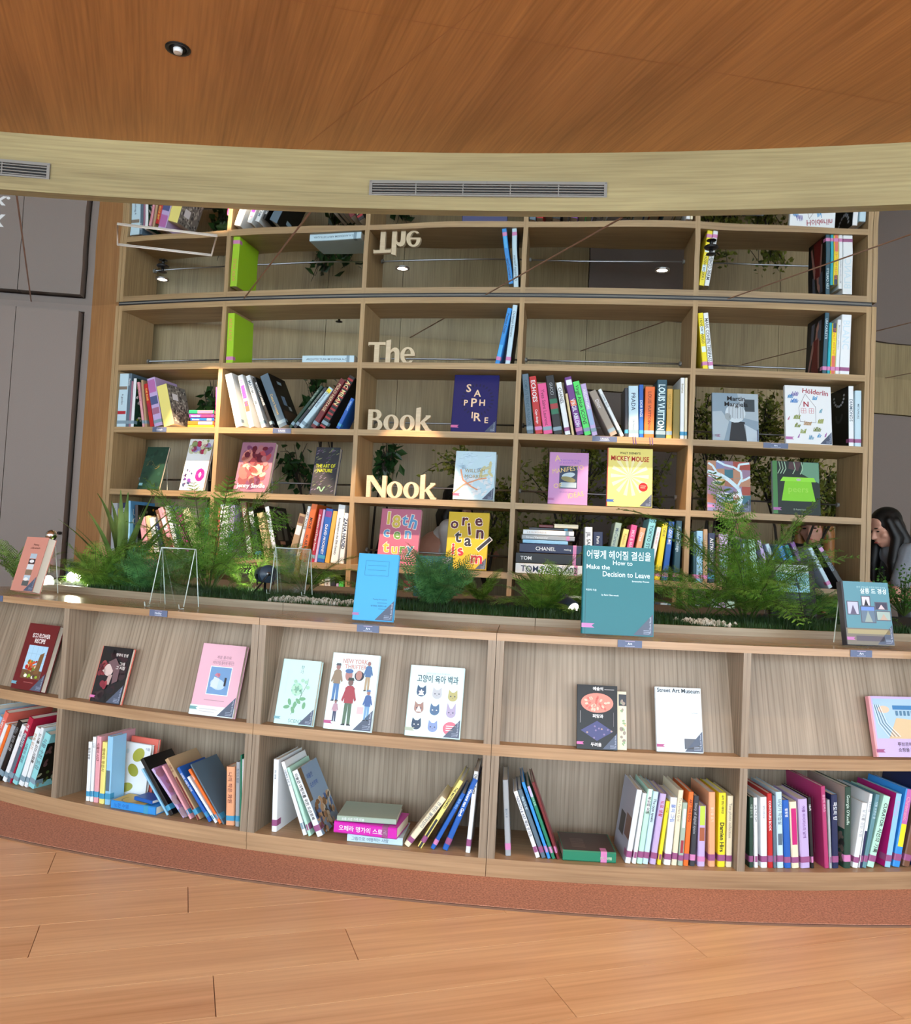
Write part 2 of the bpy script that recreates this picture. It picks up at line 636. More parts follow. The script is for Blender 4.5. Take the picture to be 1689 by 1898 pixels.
downlight(-1.68, 4.52, MZ, 'round lit downlight in the mirror near the access hatch')
downlight(-0.33, 4.15, MZ, 'round lit downlight in the mirror above the wooden word letters')
downlight(0.95, 3.99, MZ, 'round lit downlight in the mirror beside the empty top compartment')
sprinkler(-1.6, 4.30, MZ, 'black sprinkler head next to the downlight by the access hatch')
sprinkler(1.09, 3.67, MZ, 'black sprinkler head before the two leaning books on the top shelf')
sprinkler(-0.78, 5.09, MZ, 'black sprinkler head over the wall behind the lime green book')
can = on_z(330, 90, CZ)
for (sx, sy), sl in (((can.x, can.y), 'black recessed ceiling spotlight with a small white lamp in the brown timber ceiling'), (SPOT, 'recessed ceiling spotlight shining on the black and white covers')):
    r = empty('ceiling_spotlight', Matrix.Translation((sx, sy, CZ)))
    tag(r, sl, 'spotlight')
    lathe('bezel', [(0.042, 0.0), (0.042, -0.003), (0.030, -0.003), (0.030, 0.0)], BLACK, r)
    lathe('baffle', [(0.030, -0.001), (0.003, -0.002)], BLACK, r)
    lathe('lamp', [(0.004, -0.012), (0.014, -0.016), (0.016, -0.002)], WHITE, r, 14)

# the wall behind the tall bookcase; two grey doors stand in it with open gaps all round
bw = [(-2.25, 5.42), (-1.42, 5.44), (-0.43, 5.50), (0.39, 5.60), (0.84, 5.65), (1.64, 5.75), (2.84, 5.95), (3.32, 6.03), (5.6, 6.42)]
wall_back = empty('wall_back')
struct(wall_back)
dz = MZ - 0.27
_dn = 2
for i in range(len(bw) - 1):
    a, b = Vector(bw[i] + (0,)), Vector(bw[i + 1] + (0,))
    d = (b - a)
    L = d.length
    mw = Matrix.Translation(a) @ Matrix.Rotation(math.atan2(d.y, d.x), 4, 'Z')
    box('wall_core', 0, L, 0.055, 0.085, 0, MZ, OAK_WALL, wall_back, mw=mw)
    if i in (4, 6):
        box('wall_panel', 0.0015, L - 0.0015, 0, 0.03, dz + 0.009, MZ, OAK_WALL, wall_back, mw=mw)
        door = empty('door_%d' % _dn, mw)
        _dn -= 1
        struct(door)
        box('door_leaf', 0.006, L - 0.009, 0.002, 0.04, 0.01, dz, GREY_DOOR, door)
        continue
    n = max(1, round(L / 0.62))
    for k in range(n):
        box('wall_panel', L * k / n + 0.0015, L * (k + 1) / n - 0.0015, 0, 0.03, 0, MZ, OAK_WALL, wall_back, mw=mw)

# grey panelled wall with doors at the left
la, lb = Vector((-6.2, 4.77, 0)), Vector((-2.33, 5.12, 0))
d = lb - la
L = d.length
mwl = Matrix.Translation(lb) @ Matrix.Rotation(math.atan2(d.y, d.x), 4, 'Z')
wl = empty('wall_left', mwl)
struct(wl)

PROUD = 0.055     # the leaves stand this far in front of the wall face


def lx(px, py, off=0.0):
    """distance along the left wall, off in front of its face, for a pixel (negative from its right end)"""
    dr = ray(px, py)
    nrm = Vector((-d.y, d.x, 0)).normalized()
    t = (lb - nrm * off - CAM).dot(nrm) / dr.dot(nrm)
    p = CAM + dr * t
    return (p - lb).dot(d.normalized()), p.z


x1, z1 = lx(146, 576, PROUD)
x2, _z = lx(157, 577)
x3, _z = lx(30, 568, PROUD)
zh = z1 + 0.010
xe = x3 - 0.82
box('wall_core', -L, 0, 0.06, 0.09, 0, MZ, GREY_DOOR, wl)
box('wall_face', x2, 0, 0.0, 0.06, 0, MZ, GREY_DOOR, wl)
box('wall_face', xe - 0.01, x2, 0.0, 0.06, zh, MZ, GREY_DOOR, wl)
box('wall_face', -L, xe - 0.01, 0.0, 0.06, 0, MZ, GREY_DOOR, wl)
box('door_leaf', x3 + 0.002, x1, -PROUD, 0.03, 0.02, z1, GREY_DOOR, wl)
box('door_leaf', xe, x3 - 0.002, -PROUD, 0.03, 0.02, z1, GREY_DOOR, wl)
lathe('door_catch', [(0.010, 0), (0.010, 0.03)], BLACK, wl, 10, Matrix.Translation((x1 - 0.012, -PROUD, lx(150, 990, PROUD)[1])) @ Matrix.Rotation(PI / 2, 4, 'X'))
wtxt = empty('wall_lettering')
for i, (s, zz) in enumerate((('the', 2.0), ('book', 1.87), ('nook.', 1.74))):
    v, f, w = text_mesh(s, 0.02)
    xx = lx(-62, 725)[0] - 0.14
    mk('sign_word', [(xx + (p[0]) * 0.15, -PROUD - 0.002, zz + p[1] * 0.15) for p in v], f, WHITE, wtxt)
wtxt.matrix_world = mwl
tag(wtxt, 'white words painted on the grey panel beside the bookcase, seen in the mirror', 'sign')
# oak pilaster between grey wall and bookcase
pa, pb = Vector((-2.33, 5.12, 0)), Vector((-2.135, 5.052, 0))
d2 = pb - pa
struct(box('wall_pilaster', 0, d2.length, 0.0, 0.28, 0, MZ, OAK_PIL, mw=Matrix.Translation(pa) @ Matrix.Rotation(math.atan2(d2.y, d2.x), 4, 'Z')))
# rest of the room behind the camera: plaster side walls and the window front
PL = plain('plaster', (0.78, 0.76, 0.72), 0.8)
struct(box('wall_west', -7.1, -7, -2.4, 7.4, 0, CZ, PL))
struct(box('wall_east', 7, 7.1, -2.4, 7.4, 0, CZ, PL))
struct(box('wall_north', -7, 7, 7.4, 7.5, 0, CZ, PL))
win = empty('window_1')
struct(win)
for i in range(8):
    box('mullion', -7 + i * 2 - 0.04, -7 + i * 2 + 0.04, -2.4, -2.3, 0, CZ, GREYM, win)
box('sill', -7, 7, -2.4, -2.3, 0, 0.08, GREYM, win)
box('head', -7, 7, -2.4, -2.3, CZ - 0.1, CZ, GREYM, win)


# ================================================================== tall bookcase
PX_POST = [-2.1171, -1.4195, -0.581, 0.308, 1.2305, 2.1439]
PTH = [math.asin((x - TALL[0]) / TR) for x in PX_POST]
tall = empty('tall_bookcase', frame(TALL, TR, PTH[2], 0))
tag(tall, 'tall open-backed oak bookcase in a gentle curve behind the planter, touching the mirror ceiling', 'bookcase')
HW = 0.0155


def under(o, par):
    """hang an object on a parent and leave it where it stands"""
    o.parent = par
    o.matrix_parent_inverse = par.matrix_basis.inverted()
    return o


kids = []
for i, t in enumerate(PTH):
    hw = 0.013 if i else 0.012
    kids.append(rad_board('upright', TALL, TR, TR - TDEP, t, hw, 0.0, MZ - 0.012, OAK_TV))
for i in range(5):
    g = HW / TR
    t0, t1 = PTH[i] + 0.013 / TR, PTH[i + 1] - 0.013 / TR
    kids.append(arc_box('shelf', TALL, TR, TR - TDEP, t0, t1, MZ - 0.045, MZ - 0.012, OAK_T, n=8))
    for z in SHELF[1:]:
        kids.append(arc_box('shelf', TALL, TR, TR - TDEP, t0, t1, z - 0.034, z, OAK_T, n=8))
    kids.append(arc_box('shelf', TALL, TR, TR - TDEP, t0, t1, 0.06, 0.094, OAK_T, n=8))
    for j, z in enumerate(SHELF[1:]):
        pa_, pb_ = pol(TALL, TR - TDEP + 0.035, t0, z + 0.085), pol(TALL, TR - TDEP + 0.035, t1, z + 0.085)
        kids.append(tube('guard_rail', [pa_, pb_], 0.005, STEEL, None, 8))
        for q, s in ((pa_, 1), (pb_, -1)):
            dv = (pb_ - pa_).normalized() * s
            kids.append(tube('rail_socket', [q, q + dv * 0.014], 0.013, GREYM, None, 10))
kids.append(arc_box('top_trim', TALL, TR + 0.001, TR - 0.01, PTH[0] - 0.001, PTH[5] + 0.001, MZ - 0.012, MZ - 0.004, BLACK, n=24))
kids.append(arc_box('top_trim', TALL, TR + 0.003, TR - 0.01, PTH[0] - 0.001, PTH[5] + 0.001, MZ - 0.004, MZ - 0.001, GREYM, n=24))
kids.append(rad_board('upright', TALL, TR, TR - TDEP, PTH[4] - 0.055 / TR, 0.01, 0.094, SHELF[4] - 0.034, OAK_TV))
kids.append(rad_board('end_panel', TALL, TR + 0.002, TR - TDEP, PTH[5] + 0.027 / TR, 0.012, 0.0, MZ - 0.012, OAK_TV))
kids.append(rad_board('end_panel', TALL, TR + 0.002, TR - TDEP, PTH[0] - 0.024 / TR, 0.011, 0.0, MZ - 0.012, OAK_TV))
for k in kids:
    under(k, tall)

# ================================================================== low bookcase: three units
DIV = {'a': math.radians(-23.1), 'j1': math.radians(-13.98), 'j2': math.radians(-4.93), 'b': math.radians(4.14)}
LZT0, LZT1 = 0.690, 0.712
LZM0, LZM1 = 0.355, 0.388
LZB = 0.060
LDEP = 0.27
TOPD = 0.32
G = 0.0008 / LR
units = [(math.radians(-33.0), DIV['j1'] - G, [DIV['a']], 'curved oak low bookcase unit with the dark red cover on its display ledge'),
         (DIV['j1'] + G, DIV['j2'] - G, [], 'curved oak low bookcase unit with the cat faces cover on its display ledge'),
         (DIV['j2'] + G, math.radians(22.0), [DIV['b'], math.radians(13.4)], 'curved oak low bookcase unit with the black and the white covers on its ledge')]
DT = 0.0115
for (t0, t1, divs, lab) in units:
    root = empty('low_bookcase', frame(LOW, LR, (t0 + t1) / 2, 0))
    tag(root, lab, 'bookcase', 'low curved bookcase units')
    kids = []
    kids.append(arc_box('plinth', LOW, LR - 0.004, LR - 0.06, t0, t1, 0.0065, 0.029, OAK_H, n=16))
    kids.append(arc_box('base_shelf', LOW, LR, LR - LDEP, t0, t1, 0.030, LZB, OAK_H, n=16))
    kids.append(arc_box('back_panel', LOW, LR - LDEP, LR - LDEP - 0.012, t0, t1, 0.02, LZT0, OAK_V, n=16))
    kids.append(arc_box('top_board', LOW, LR, LR - TOPD, t0, t1, LZT0, LZT1, wood('oak_top', (0.50, 0.38, 0.27), (0.74, 0.60, 0.45), 'u', rough=0.22), n=16))
    kids.append(arc_box('ledge_shelf', LOW, LR, LR - LDEP, t0, t1, LZM0, LZM1, OAK_H, n=16))
    ds = sorted([t0 + DT / LR] + divs + [t1 - DT / LR])
    for i, t in enumerate(ds):
        kids.append(rad_board('divider', LOW, LR, LR - LDEP, t, DT, LZB, LZM0, OAK_V))
        kids.append(rad_board('divider', LOW, LR, LR - 0.15, t, DT, LZM1, LZT0, OAK_V))
    for i in range(len(ds) - 1):
        a, b = ds[i] + DT / LR, ds[i + 1] - DT / LR
        kids.append(arc_box('display_panel', LOW, LR - 0.046, LR - 0.056, a, b, LZM1, LZT0, OAK_V, n=10, tilt=0.085))
    for k in kids:
        under(k, root)

# ================================================================== planter between the bookcases
PLR = LR - TOPD
planter = empty('planter', frame(LOW, PLR, -0.05, 0))
tag(planter, 'long curved oak planter trough of ferns between the low and the tall bookcase', 'planter')
kids = []
pj = [math.radians(-33), math.radians(-15.0), math.radians(-3.4), math.radians(22)]
OAK_P = wood('oak_planter', (0.48, 0.42, 0.34), (0.70, 0.64, 0.54), 'u')
for i in range(3):
    kids.append(arc_box('front_board', LOW, PLR - 0.002, PLR - 0.022, pj[i] + 0.0002, pj[i + 1] - 0.0002, 0.008, 0.738, OAK_P, n=14))
for k in kids:
    under(k, planter)
SOILZ = 0.745
# soil bed reaches from the front board to the foot of the tall bookcase
V = []
n = 24
for i in range(n + 1):
    t = math.radians(-33) + math.radians(55) * i / n
    V.append(pol(LOW, PLR - 0.022, t, SOILZ - 0.02))
for i in range(n, -1, -1):
    x = -2.12 + (4.6) * i / n
    th_ = math.asin((x - TALL[0]) / TR)
    V.append(pol(TALL, TR + 0.012, th_, SOILZ - 0.02))
nv = len(V)
V2 = [Vector((p.x, p.y, 0.02)) for p in V]
soil = mk('soil_bed', V + V2, [tuple(range(nv)), tuple(range(2 * nv - 1, nv - 1, -1))] + [(k, nv + k, nv + (k + 1) % nv, (k + 1) % nv) for k in range(nv)], plain('soil', (0.16, 0.14, 0.10), 0.95, noise=0.4, nscale=90))
under(soil, planter)


# ================================================================== books
PAGES = plain('page_edges', (0.90, 0.87, 0.80), 0.8)
PAL = {  # name: (rgb, words used in labels)
    'white': ((.90, .92, .93), 'white'), 'ivory': ((.90, .86, .74), 'ivory'), 'cream': ((.86, .78, .58), 'cream'), 'sky': ((.55, .76, .90), 'sky blue'),
    'pale': ((.74, .85, .90), 'pale blue'), 'aqua': ((.55, .82, .84), 'aqua'), 'mint': ((.70, .87, .80), 'mint'), 'blue': ((.12, .36, .70), 'blue'),
    'bright': ((.20, .55, .85), 'bright blue'), 'navy': ((.11, .15, .30), 'navy'), 'slate': ((.34, .42, .48), 'slate'), 'grey': ((.62, .64, .66), 'grey'),
    'char': ((.20, .21, .24), 'charcoal'), 'black': ((.07, .07, .08), 'black'), 'red': ((.72, .14, .14), 'red'), 'crimson': ((.66, .12, .24), 'crimson'),
    'maroon': ((.42, .12, .14), 'maroon'), 'pink': ((.88, .62, .66), 'pink'), 'hot': ((.88, .32, .56), 'hot pink'), 'magenta': ((.80, .15, .68), 'magenta'),
    'rose': ((.68, .22, .42), 'deep rose'), 'lilac': ((.74, .66, .84), 'lilac'), 'purple': ((.42, .22, .52), 'purple'), 'orange': ((.89, .42, .16), 'orange'),
    'peach': ((.90, .64, .48), 'peach'), 'coral': ((.86, .42, .36), 'coral'), 'yellow': ((.93, .86, .16), 'yellow'), 'lemon': ((.92, .87, .50), 'lemon'),
    'ochre': ((.80, .62, .28), 'ochre'), 'olive': ((.50, .44, .18), 'olive'), 'tan': ((.70, .58, .44), 'tan'), 'brown': ((.44, .30, .22), 'brown'),
    'taupe': ((.60, .55, .50), 'taupe'), 'green': ((.12, .48, .36), 'green'), 'lime': ((.62, .80, .16), 'lime green'), 'neon': ((.32, .86, .40), 'neon green'),
    'forest': ((.13, .25, .20), 'forest green'), 'teal': ((.08, .42, .46), 'teal'), 'dteal': ((.14, .30, .36), 'dark teal'), 'turq': ((.12, .62, .68), 'turquoise'),
    'sage': ((.62, .70, .64), 'sage'), 'mauve': ((.76, .56, .76), 'mauve'), 'dusty': ((.60, .42, .50), 'dusty rose'), 'gteal': ((.36, .54, .58), 'grey teal'),
}
BAND = {'v': (.58, .32, .50), 'p': (.80, .50, .70), 'b': (.25, .58, .74), 'g': (.50, .60, .66)}


def rgb(c):
    return PAL[c][0] if isinstance(c, str) else c


class Print:
    """flat print on one face: collects polygons in face coordinates (a right, b up), grouped by colour"""

    def __init__(self):
        self.V, self.F, self.M, self.mats = [], [], [], []

    def _m(self, c):
        m = c if isinstance(c, bpy.types.Material) else paint(rgb(c))
        if m not in self.mats:
            self.mats.append(m)
        return self.mats.index(m)

    def poly(self, pts, c, lay=1):
        n = len(self.V)
        self.V += [(p[0], p[1], lay) for p in pts]
        self.F.append(tuple(range(n, n + len(pts))))
        self.M.append(self._m(c))

    def rect(self, x, y, w, h, c, lay=1):
        self.poly([(x, y), (x + w, y), (x + w, y + h), (x, y + h)], c, lay)

    def ell(self, x, y, rx, ry, c, lay=1, n=20, rot=0.0):
        pts = []
        for k in range(n):
            a = 2 * PI * k / n
            px, py = rx * math.cos(a), ry * math.sin(a)
            pts.append((x + px * math.cos(rot) - py * math.sin(rot), y + px * math.sin(rot) + py * math.cos(rot)))
        self.poly(pts, c, lay)

    def line(self, pts, w, c, lay=1):
        for (a, b) in zip(pts[:-1], pts[1:]):
            d = Vector((b[0] - a[0], b[1] - a[1]))
            if d.length < 1e-7:
                continue
            s = Vector((-d.y, d.x)).normalized() * w / 2
            self.poly([(a[0] - s.x, a[1] - s.y), (b[0] - s.x, b[1] - s.y), (b[0] + s.x, b[1] + s.y), (a[0] + s.x, a[1] + s.y)], c, lay)

    def text(self, s, x, y, h, c, lay=2, rot=0.0, align='l', bold=0.0, maxw=None, sx=1.0):
        v, f, w = text_mesh(s, bold)
        k = h / 0.72
        kx = k * sx
        if maxw and w * kx > maxw:
            kx = maxw / w
            k = min(k, kx * 1.6)
        ox = {'l': 0, 'c': -w * kx / 2, 'r': -w * kx}[align]
        n = len(self.V)
        cs, sn = math.cos(rot), math.sin(rot)
        for p in v:
            a, b = p[0] * kx + ox, p[1] * k
            self.V.append((x + a * cs - b * sn, y + a * sn + b * cs, lay))
        mi = self._m(c)
        for q in f:
            self.F.append(tuple(n + i for i in q))
            self.M.append(mi)

    def build(self, name, parent, place):
        """place(a, b, lay) -> local position"""
        if self.F:
            return mk(name, [place(*v) for v in self.V], self.F, self.mats, parent, midx=self.M)


LIFT = 0.00028
BOOKS = []


def cover_box(name, t, dep, h, col, cov=0.0018, mw=None, back=None):
    """book lying in its own frame: x across the spine, y into the shelf, z up; U-shaped cover"""
    m1 = paint(rgb(col))
    m2 = paint(rgb(back)) if back is not None else m1
    cov = min(cov, t * 0.2)
    V, Fc, M = [], [], []

    def add(b, mi):
        n = len(V)
        V.extend(b)
        Fc.extend([tuple(n + i for i in q) for q in BOXF])
        M.extend([mi] * 6)
    r = min(0.003, t * 0.15)
    # rounded spine: a slim prism with its front corners taken off
    n = len(V)
    sec = [(0, r), (r, 0), (t - r, 0), (t, r), (t, r + cov), (0, r + cov)]
    V.extend([(x, y, 0) for x, y in sec] + [(x, y, h) for x, y in sec])
    k = len(sec)
    Fc.append(tuple(n + i for i in range(k - 1, -1, -1)))
    Fc.append(tuple(n + k + i for i in range(k)))
    for i in range(k):
        Fc.append((n + i, n + (i + 1) % k, n + k + (i + 1) % k, n + k + i))
    M.extend([0] * (k + 2))
    add(boxv(0, cov, r + cov, dep, 0, h), 0)
    add(boxv(t - cov, t, r + cov, dep, 0, h), 1)
    o = mk(name, V, Fc, [m1, m2], midx=M, mw=mw)
    g = 0.003
    box('page_block', cov, t - cov, r + cov, dep - g, g * 0.7, h - g * 0.7, PAGES, o)
    return o


def sticker(o, t, h, dep, c, z0=0.020, zh=0.020):
    m = paint(BAND.get(c, c) if isinstance(c, str) else c)
    e = LIFT * 2
    w = min(0.03, dep * 0.3)
    V = []
    for z in (z0, z0 + zh):
        V += [(-e, w, z), (-e, 0.002, z), (0.0025, -e, z), (t - 0.0025, -e, z), (t + e, 0.002, z), (t + e, w, z)]
    mk('shelf_mark_sticker', V, [(i, i + 1, 7 + i, 6 + i) for i in range(5)], m, o)


ROWS = {}


def rect_of(u, t, h, a, g=0.0):
    """corners of a leaning book seen from the front, foot on z = 0"""
    z = t * math.sin(a) if a > 0 else 0.0
    ca, sa = math.cos(a), math.sin(a)
    f = lambda x, y: (u + x * ca + y * sa, z - x * sa + y * ca)
    return [f(-g, 0), f(t + g, 0), f(t + g, h), f(-g, h)]


def apart(A, B):
    for Q in (A, B):
        for i in range(2):
            ex, ey = Q[i + 1][0] - Q[i][0], Q[i + 1][1] - Q[i][1]
            n = (-ey, ex)
            pa_ = [p[0] * n[0] + p[1] * n[1] for p in A]
            pb_ = [p[0] * n[0] + p[1] * n[1] for p in B]
            if max(pa_) <= min(pb_) or max(pb_) <= min(pa_):
                return True
    return False


def settle(key, u, t, h, a):
    """smallest shift, slimming or change of lean that keeps a book clear of those before it"""
    prev = ROWS.setdefault(key, [])
    q = rect_of(u, t, h, a, 0.0014)
    if all(apart(q, rect_of(*p)) for p in prev[-4:] + ROWS[(key, 'posts')]):
        prev.append((u, t, h, a))
        return u, t, a
    best = None
    pa_ = prev[-1][3] if prev else 0.0
    posts = ROWS[(key, 'posts')]
    for k in range(0, 11):
        for aa, j, m in [(w_, j, m) for w_ in ((a,) if k == 0 else (a + (pa_ - a) * k / 10, a * (1 - k / 10))) for j in range(0, 29) for m in (1.0, 0.9, 0.78)]:
            if True:
                du = (j - 12) * 0.0015
                q = rect_of(u + du, t * m, h, aa, 0.0014)
                if all(apart(q, rect_of(*p)) for p in prev[-4:]) and all(apart(q, rect_of(*p)) for p in posts):
                    cost = abs(aa - a) * h * 0.5 + abs(du) + t * (1 - m) * 0.7
                    if best is None or cost < best[0]:
                        best = (cost, u + du, t * m, aa)
        if best and best[0] < 0.0005:
            break
    if best:
        _, u, t, a = best
    prev.append((u, t, h, a))
    return u, t, a


def spine_book(c, r, zs, xl, xr, xt, yt, col, text='', tcol='black', band=None, dep=None, inset=0.015, back=None, patch=None, tsize=0.5, z_lift=0.0, bold=0.01, maxd=0.27, cov=0.0018, name='book', key=None):
    """a book on its foot, spine to the viewer: bottom corners at pixels xl..xr, top left corner at (xt, yt)"""
    rr = r - inset
    # pixel row of the shelf top at that place
    y0 = 1000.0
    for _ in range(12):
        p = on_cyl(xl, y0, c, rr)
        y0 += (p.z - zs) * F_PX / max(1.0, p.y)
    p0 = on_cyl(xl, y0, c, rr)
    p1 = on_cyl(xr, y0, c, rr)
    p2 = on_cyl(xt, yt, c, rr)
    t0, t1, t2 = theta(p0, c), theta(p1, c), theta(p2, c)
    u = (t2 - t0) * rr
    hz = p2.z - zs
    a = math.atan2(u, hz)
    h = math.hypot(u, hz)
    wd = (t1 - t0) * rr
    t = max(0.005, wd * math.cos(a))
    dep = dep or min(maxd, h * 0.74)
    dep = min(dep, (0.243 if c is TALL else LDEP - 0.004) - inset)
    t *= 0.965 - dep / r
    lim = 0.331 if c is TALL else 0.286
    h = min(h, (lim - t * abs(math.sin(a))) / math.cos(a))
    u0 = t0 * rr
    if key not in ROWS:
        ROWS[key] = []
        ROWS[(key, 'posts')] = ([(q * rr - 0.0135, 0.027, 0.6, 0.0) for q in PTH] if c is TALL else
                                [(q * rr - DT - 0.001, 2 * DT + 0.002, 0.6, 0.0) for q in (DIV['a'], DIV['j1'] - DT / rr, DIV['j1'] + DT / rr, DIV['j2'] - DT / rr, DIV['j2'] + DT / rr, DIV['b'])])
    if key is not None:
        u0, t, a = settle(key, u0, t, h, a)
    th_c = u0 / rr
    z = zs + (t * math.sin(a) if a > 0 else 0)
    mw = Matrix.Translation(pol(c, rr, th_c, z + 0.0006 + z_lift)) @ Matrix.Rotation(th_c, 4, 'Z') @ Matrix.Rotation(a, 4, 'Y')
    o = cover_box(name, t, dep, h, col, cov, mw, back)
    P = Print()
    if patch:
        for (b0, b1, pc) in patch:
            P.rect(0.0032 if t > 0.012 else 0.001, b0 * h, t - (0.0064 if t > 0.012 else 0.002), (b1 - b0) * h, pc, 1)
    if text:
        parts = text if isinstance(text, (list, tuple)) else [(text, 0.90, tcol, tsize)]
        for s, top, tc_, ts in parts:
            P.text(s, t * (0.5 - ts * 0.5), top * h, t * ts, tc_, 2, -PI / 2, 'l', bold, maxw=max(0.05, (top - 0.14)) * h)
    P.build('spine_print', o, lambda x, b, l: (x, -LIFT * l, b))
    if band:
        sticker(o, t, h, dep, band, min(0.02, h * 0.08), min(0.02, h * 0.085))
    o['_c'] = PAL[col][1] if isinstance(col, str) else 'patterned'
    o['_lean'] = 'leaning' if abs(a) > 0.12 else 'standing'
    BOOKS.append(o)
    return o, t, h, dep


def side_print(o, t, dep, h, side, P):
    """print on the right (+1) or left (-1) board of a standing book"""
    if side > 0:
        P.build('cover_print', o, lambda x, b, l: (t + LIFT * l, x, b))
    else:
        P.build('cover_print', o, lambda x, b, l: (-LIFT * l, dep - x, b))


def lying_book(c, r, zs, x0, x1, thick, col, text='', tcol='black', band=None, dep=0.2, inset=0.02, yaw=0.0, back=None, flip=False, tsize=0.5, patch=None, bold=0.01, ypix=None, name='book'):
    """a book lying flat with its spine to the viewer from pixel x0 to x1; zs is the height it lies on"""
    dep = min(dep, (0.24 if c is TALL else LDEP - 0.004) - inset)
    rr = r - inset
    y0 = 1000.0
    for _ in range(12):
        p = on_cyl(x0, y0, c, rr)
        y0 += (p.z - zs) * F_PX / max(1.0, p.y)
    p0, p1 = on_cyl(x0, y0, c, rr), on_cyl(x1, y0, c, rr)
    ta, tb = theta(p0, c), theta(p1, c)
    ln = (tb - ta) * rr
    th = ta
    # own frame x across spine -> up; z along the spine -> to the right
    base = Matrix.Translation(pol(c, rr, (ta + tb) / 2, zs + 0.0009)) @ Matrix.Rotation((ta + tb) / 2 + yaw, 4, 'Z')
    m = Matrix(((0, 0, 1, -ln / 2), (0, 1, 0, 0), (-1, 0, 0, thick), (0, 0, 0, 1)))
    o = cover_box(name, thick, dep, ln, col, 0.0018, base @ m, back)
    P = Print()
    if patch:
        for (b0, b1, pc) in patch:
            P.rect(0.002, b0 * ln, thick - 0.004, (b1 - b0) * ln, pc, 1)
    if text:
        parts = text if isinstance(text, (list, tuple)) else [(text, 0.08, tcol, tsize)]
        for s, st, tc_, ts in parts:
            P.text(s, thick * (0.5 + ts * 0.5), st * ln, thick * ts, tc_, 2, PI / 2, 'l', bold, maxw=(0.92 - st) * ln)
    P.build('spine_print', o, lambda x, b, l: (x, -LIFT * l, b))
    if band:
        sticker(o, thick, ln, dep, band, ln - 0.045, 0.018)
    o['_c'] = PAL[col][1] if isinstance(col, str) else 'patterned'
    o['_lean'] = 'lying flat'
    BOOKS.append(o)
    return o, thick, ln, dep


def tri_logo(P, w, h, k=0.30, c=(.30, .34, .42)):
    s = k * w
    P.poly([(w - s, 0.012 * h), (w - 0.01 * w, 0.012 * h), (w - 0.01 * w, s * 1.12)], c, 3)
    P.text('The Book Nook', w - 0.035 * w, s * 0.12, s * 0.10, (.72, .76, .84), 4, PI / 2, 'l', 0, maxw=s * 0.85)
    for i in range(3):
        P.rect(w - s * 0.50, s * (0.12 + i * 0.08), s * 0.30, s * 0.022, (.62, .67, .76), 4)


def flag(P, w, h, c, z=0.07, x=0.0):
    a, b = 0.18 * w, 0.06 * w
    P.poly([(x, z * h), (x + a, z * h), (x + a - 0.04 * w, z * h + b / 2), (x + a, z * h + b), (x, z * h + b)], c, 3)


def face_book(c, r, zs, xl, xr, yt, col, tilt=14, thick=0.02, art=None, label=None, inset=0.02, logo=True, fl=None, yaw=0.0, back=None, spine=None, xt=None, zl=0.0):
    """a book set up cover to the viewer; bottom edge from pixel xl to xr on the surface zs, top at row yt"""
    rr = r - inset
    y0 = 1000.0
    for _ in range(12):
        p = on_cyl(xl, y0, c, rr)
        y0 += (p.z - zs) * F_PX / max(1.0, p.y)
    p0, p1 = on_cyl(xl, y0, c, rr), on_cyl(xr, y0, c, rr)
    ta, tb = theta(p0, c), theta(p1, c)
    w = (tb - ta) * rr / max(0.3, math.cos(yaw))
    tl = math.radians(tilt)
    base = Matrix.Translation(pol(c, rr, ta, zs + zl + thick * math.sin(tl))) @ Matrix.Rotation(ta + yaw, 4, 'Z') @ Matrix.Rotation(-tl, 4, 'X')
    lo, hi = 0.05, 0.6
    for _ in range(30):
        h = (lo + hi) / 2
        if proj(base @ Vector((0, 0, h)))[1] > yt:
            lo = h
        else:
            hi = h
    # own frame of the cover box: x thickness, y from spine to fore-edge, z up -> turn so the front board faces -y
    m = Matrix(((0, 1, 0, 0), (-1, 0, 0, thick), (0, 0, 1, 0.0008), (0, 0, 0, 1)))
    o = cover_box('book', thick, w, h, back if back is not None else (spine if spine is not None else col), 0.0018, base @ m, col)
    P = Print()
    if art:
        art(P, w, h)
    if logo:
        tri_logo(P, w, h, logo if isinstance(logo, float) else 0.30)
    if fl:
        flag(P, w, h, fl)
    P.build('cover_print', o, lambda x, b, l: (thick + LIFT * l, x, b))
    if spine is not None:
        pass
    o['_w'] = w
    o['_h'] = h
    if label:
        tag(o, label, 'book')
    return o, base, w, h


ACR, _nt, _b = new_mat('clear_acrylic')
_b.inputs['Base Color'].default_value = (0.95, 0.98, 0.97, 1)
_b.inputs['Roughness'].default_value = 0.03
_b.inputs['IOR'].default_value = 1.3
_b.inputs['Transmission Weight'].default_value = 1.0
_tr = _nt.nodes.new('ShaderNodeBsdfTransparent')
_tr.inputs[0].default_value = (0.96, 0.98, 0.97, 1)
_mx = _nt.nodes.new('ShaderNodeMixShader')
_mx.inputs[0].default_value = 0.16
_nt.links.new(_tr.outputs[0], _mx.inputs[1])
_nt.links.new(_b.outputs[0], _mx.inputs[2])
_nt.links.new(_mx.outputs[0], _nt.nodes['Material Output'].inputs['Surface'])
ACR_E = plain('acrylic_edge', (0.80, 0.86, 0.84), 0.15)


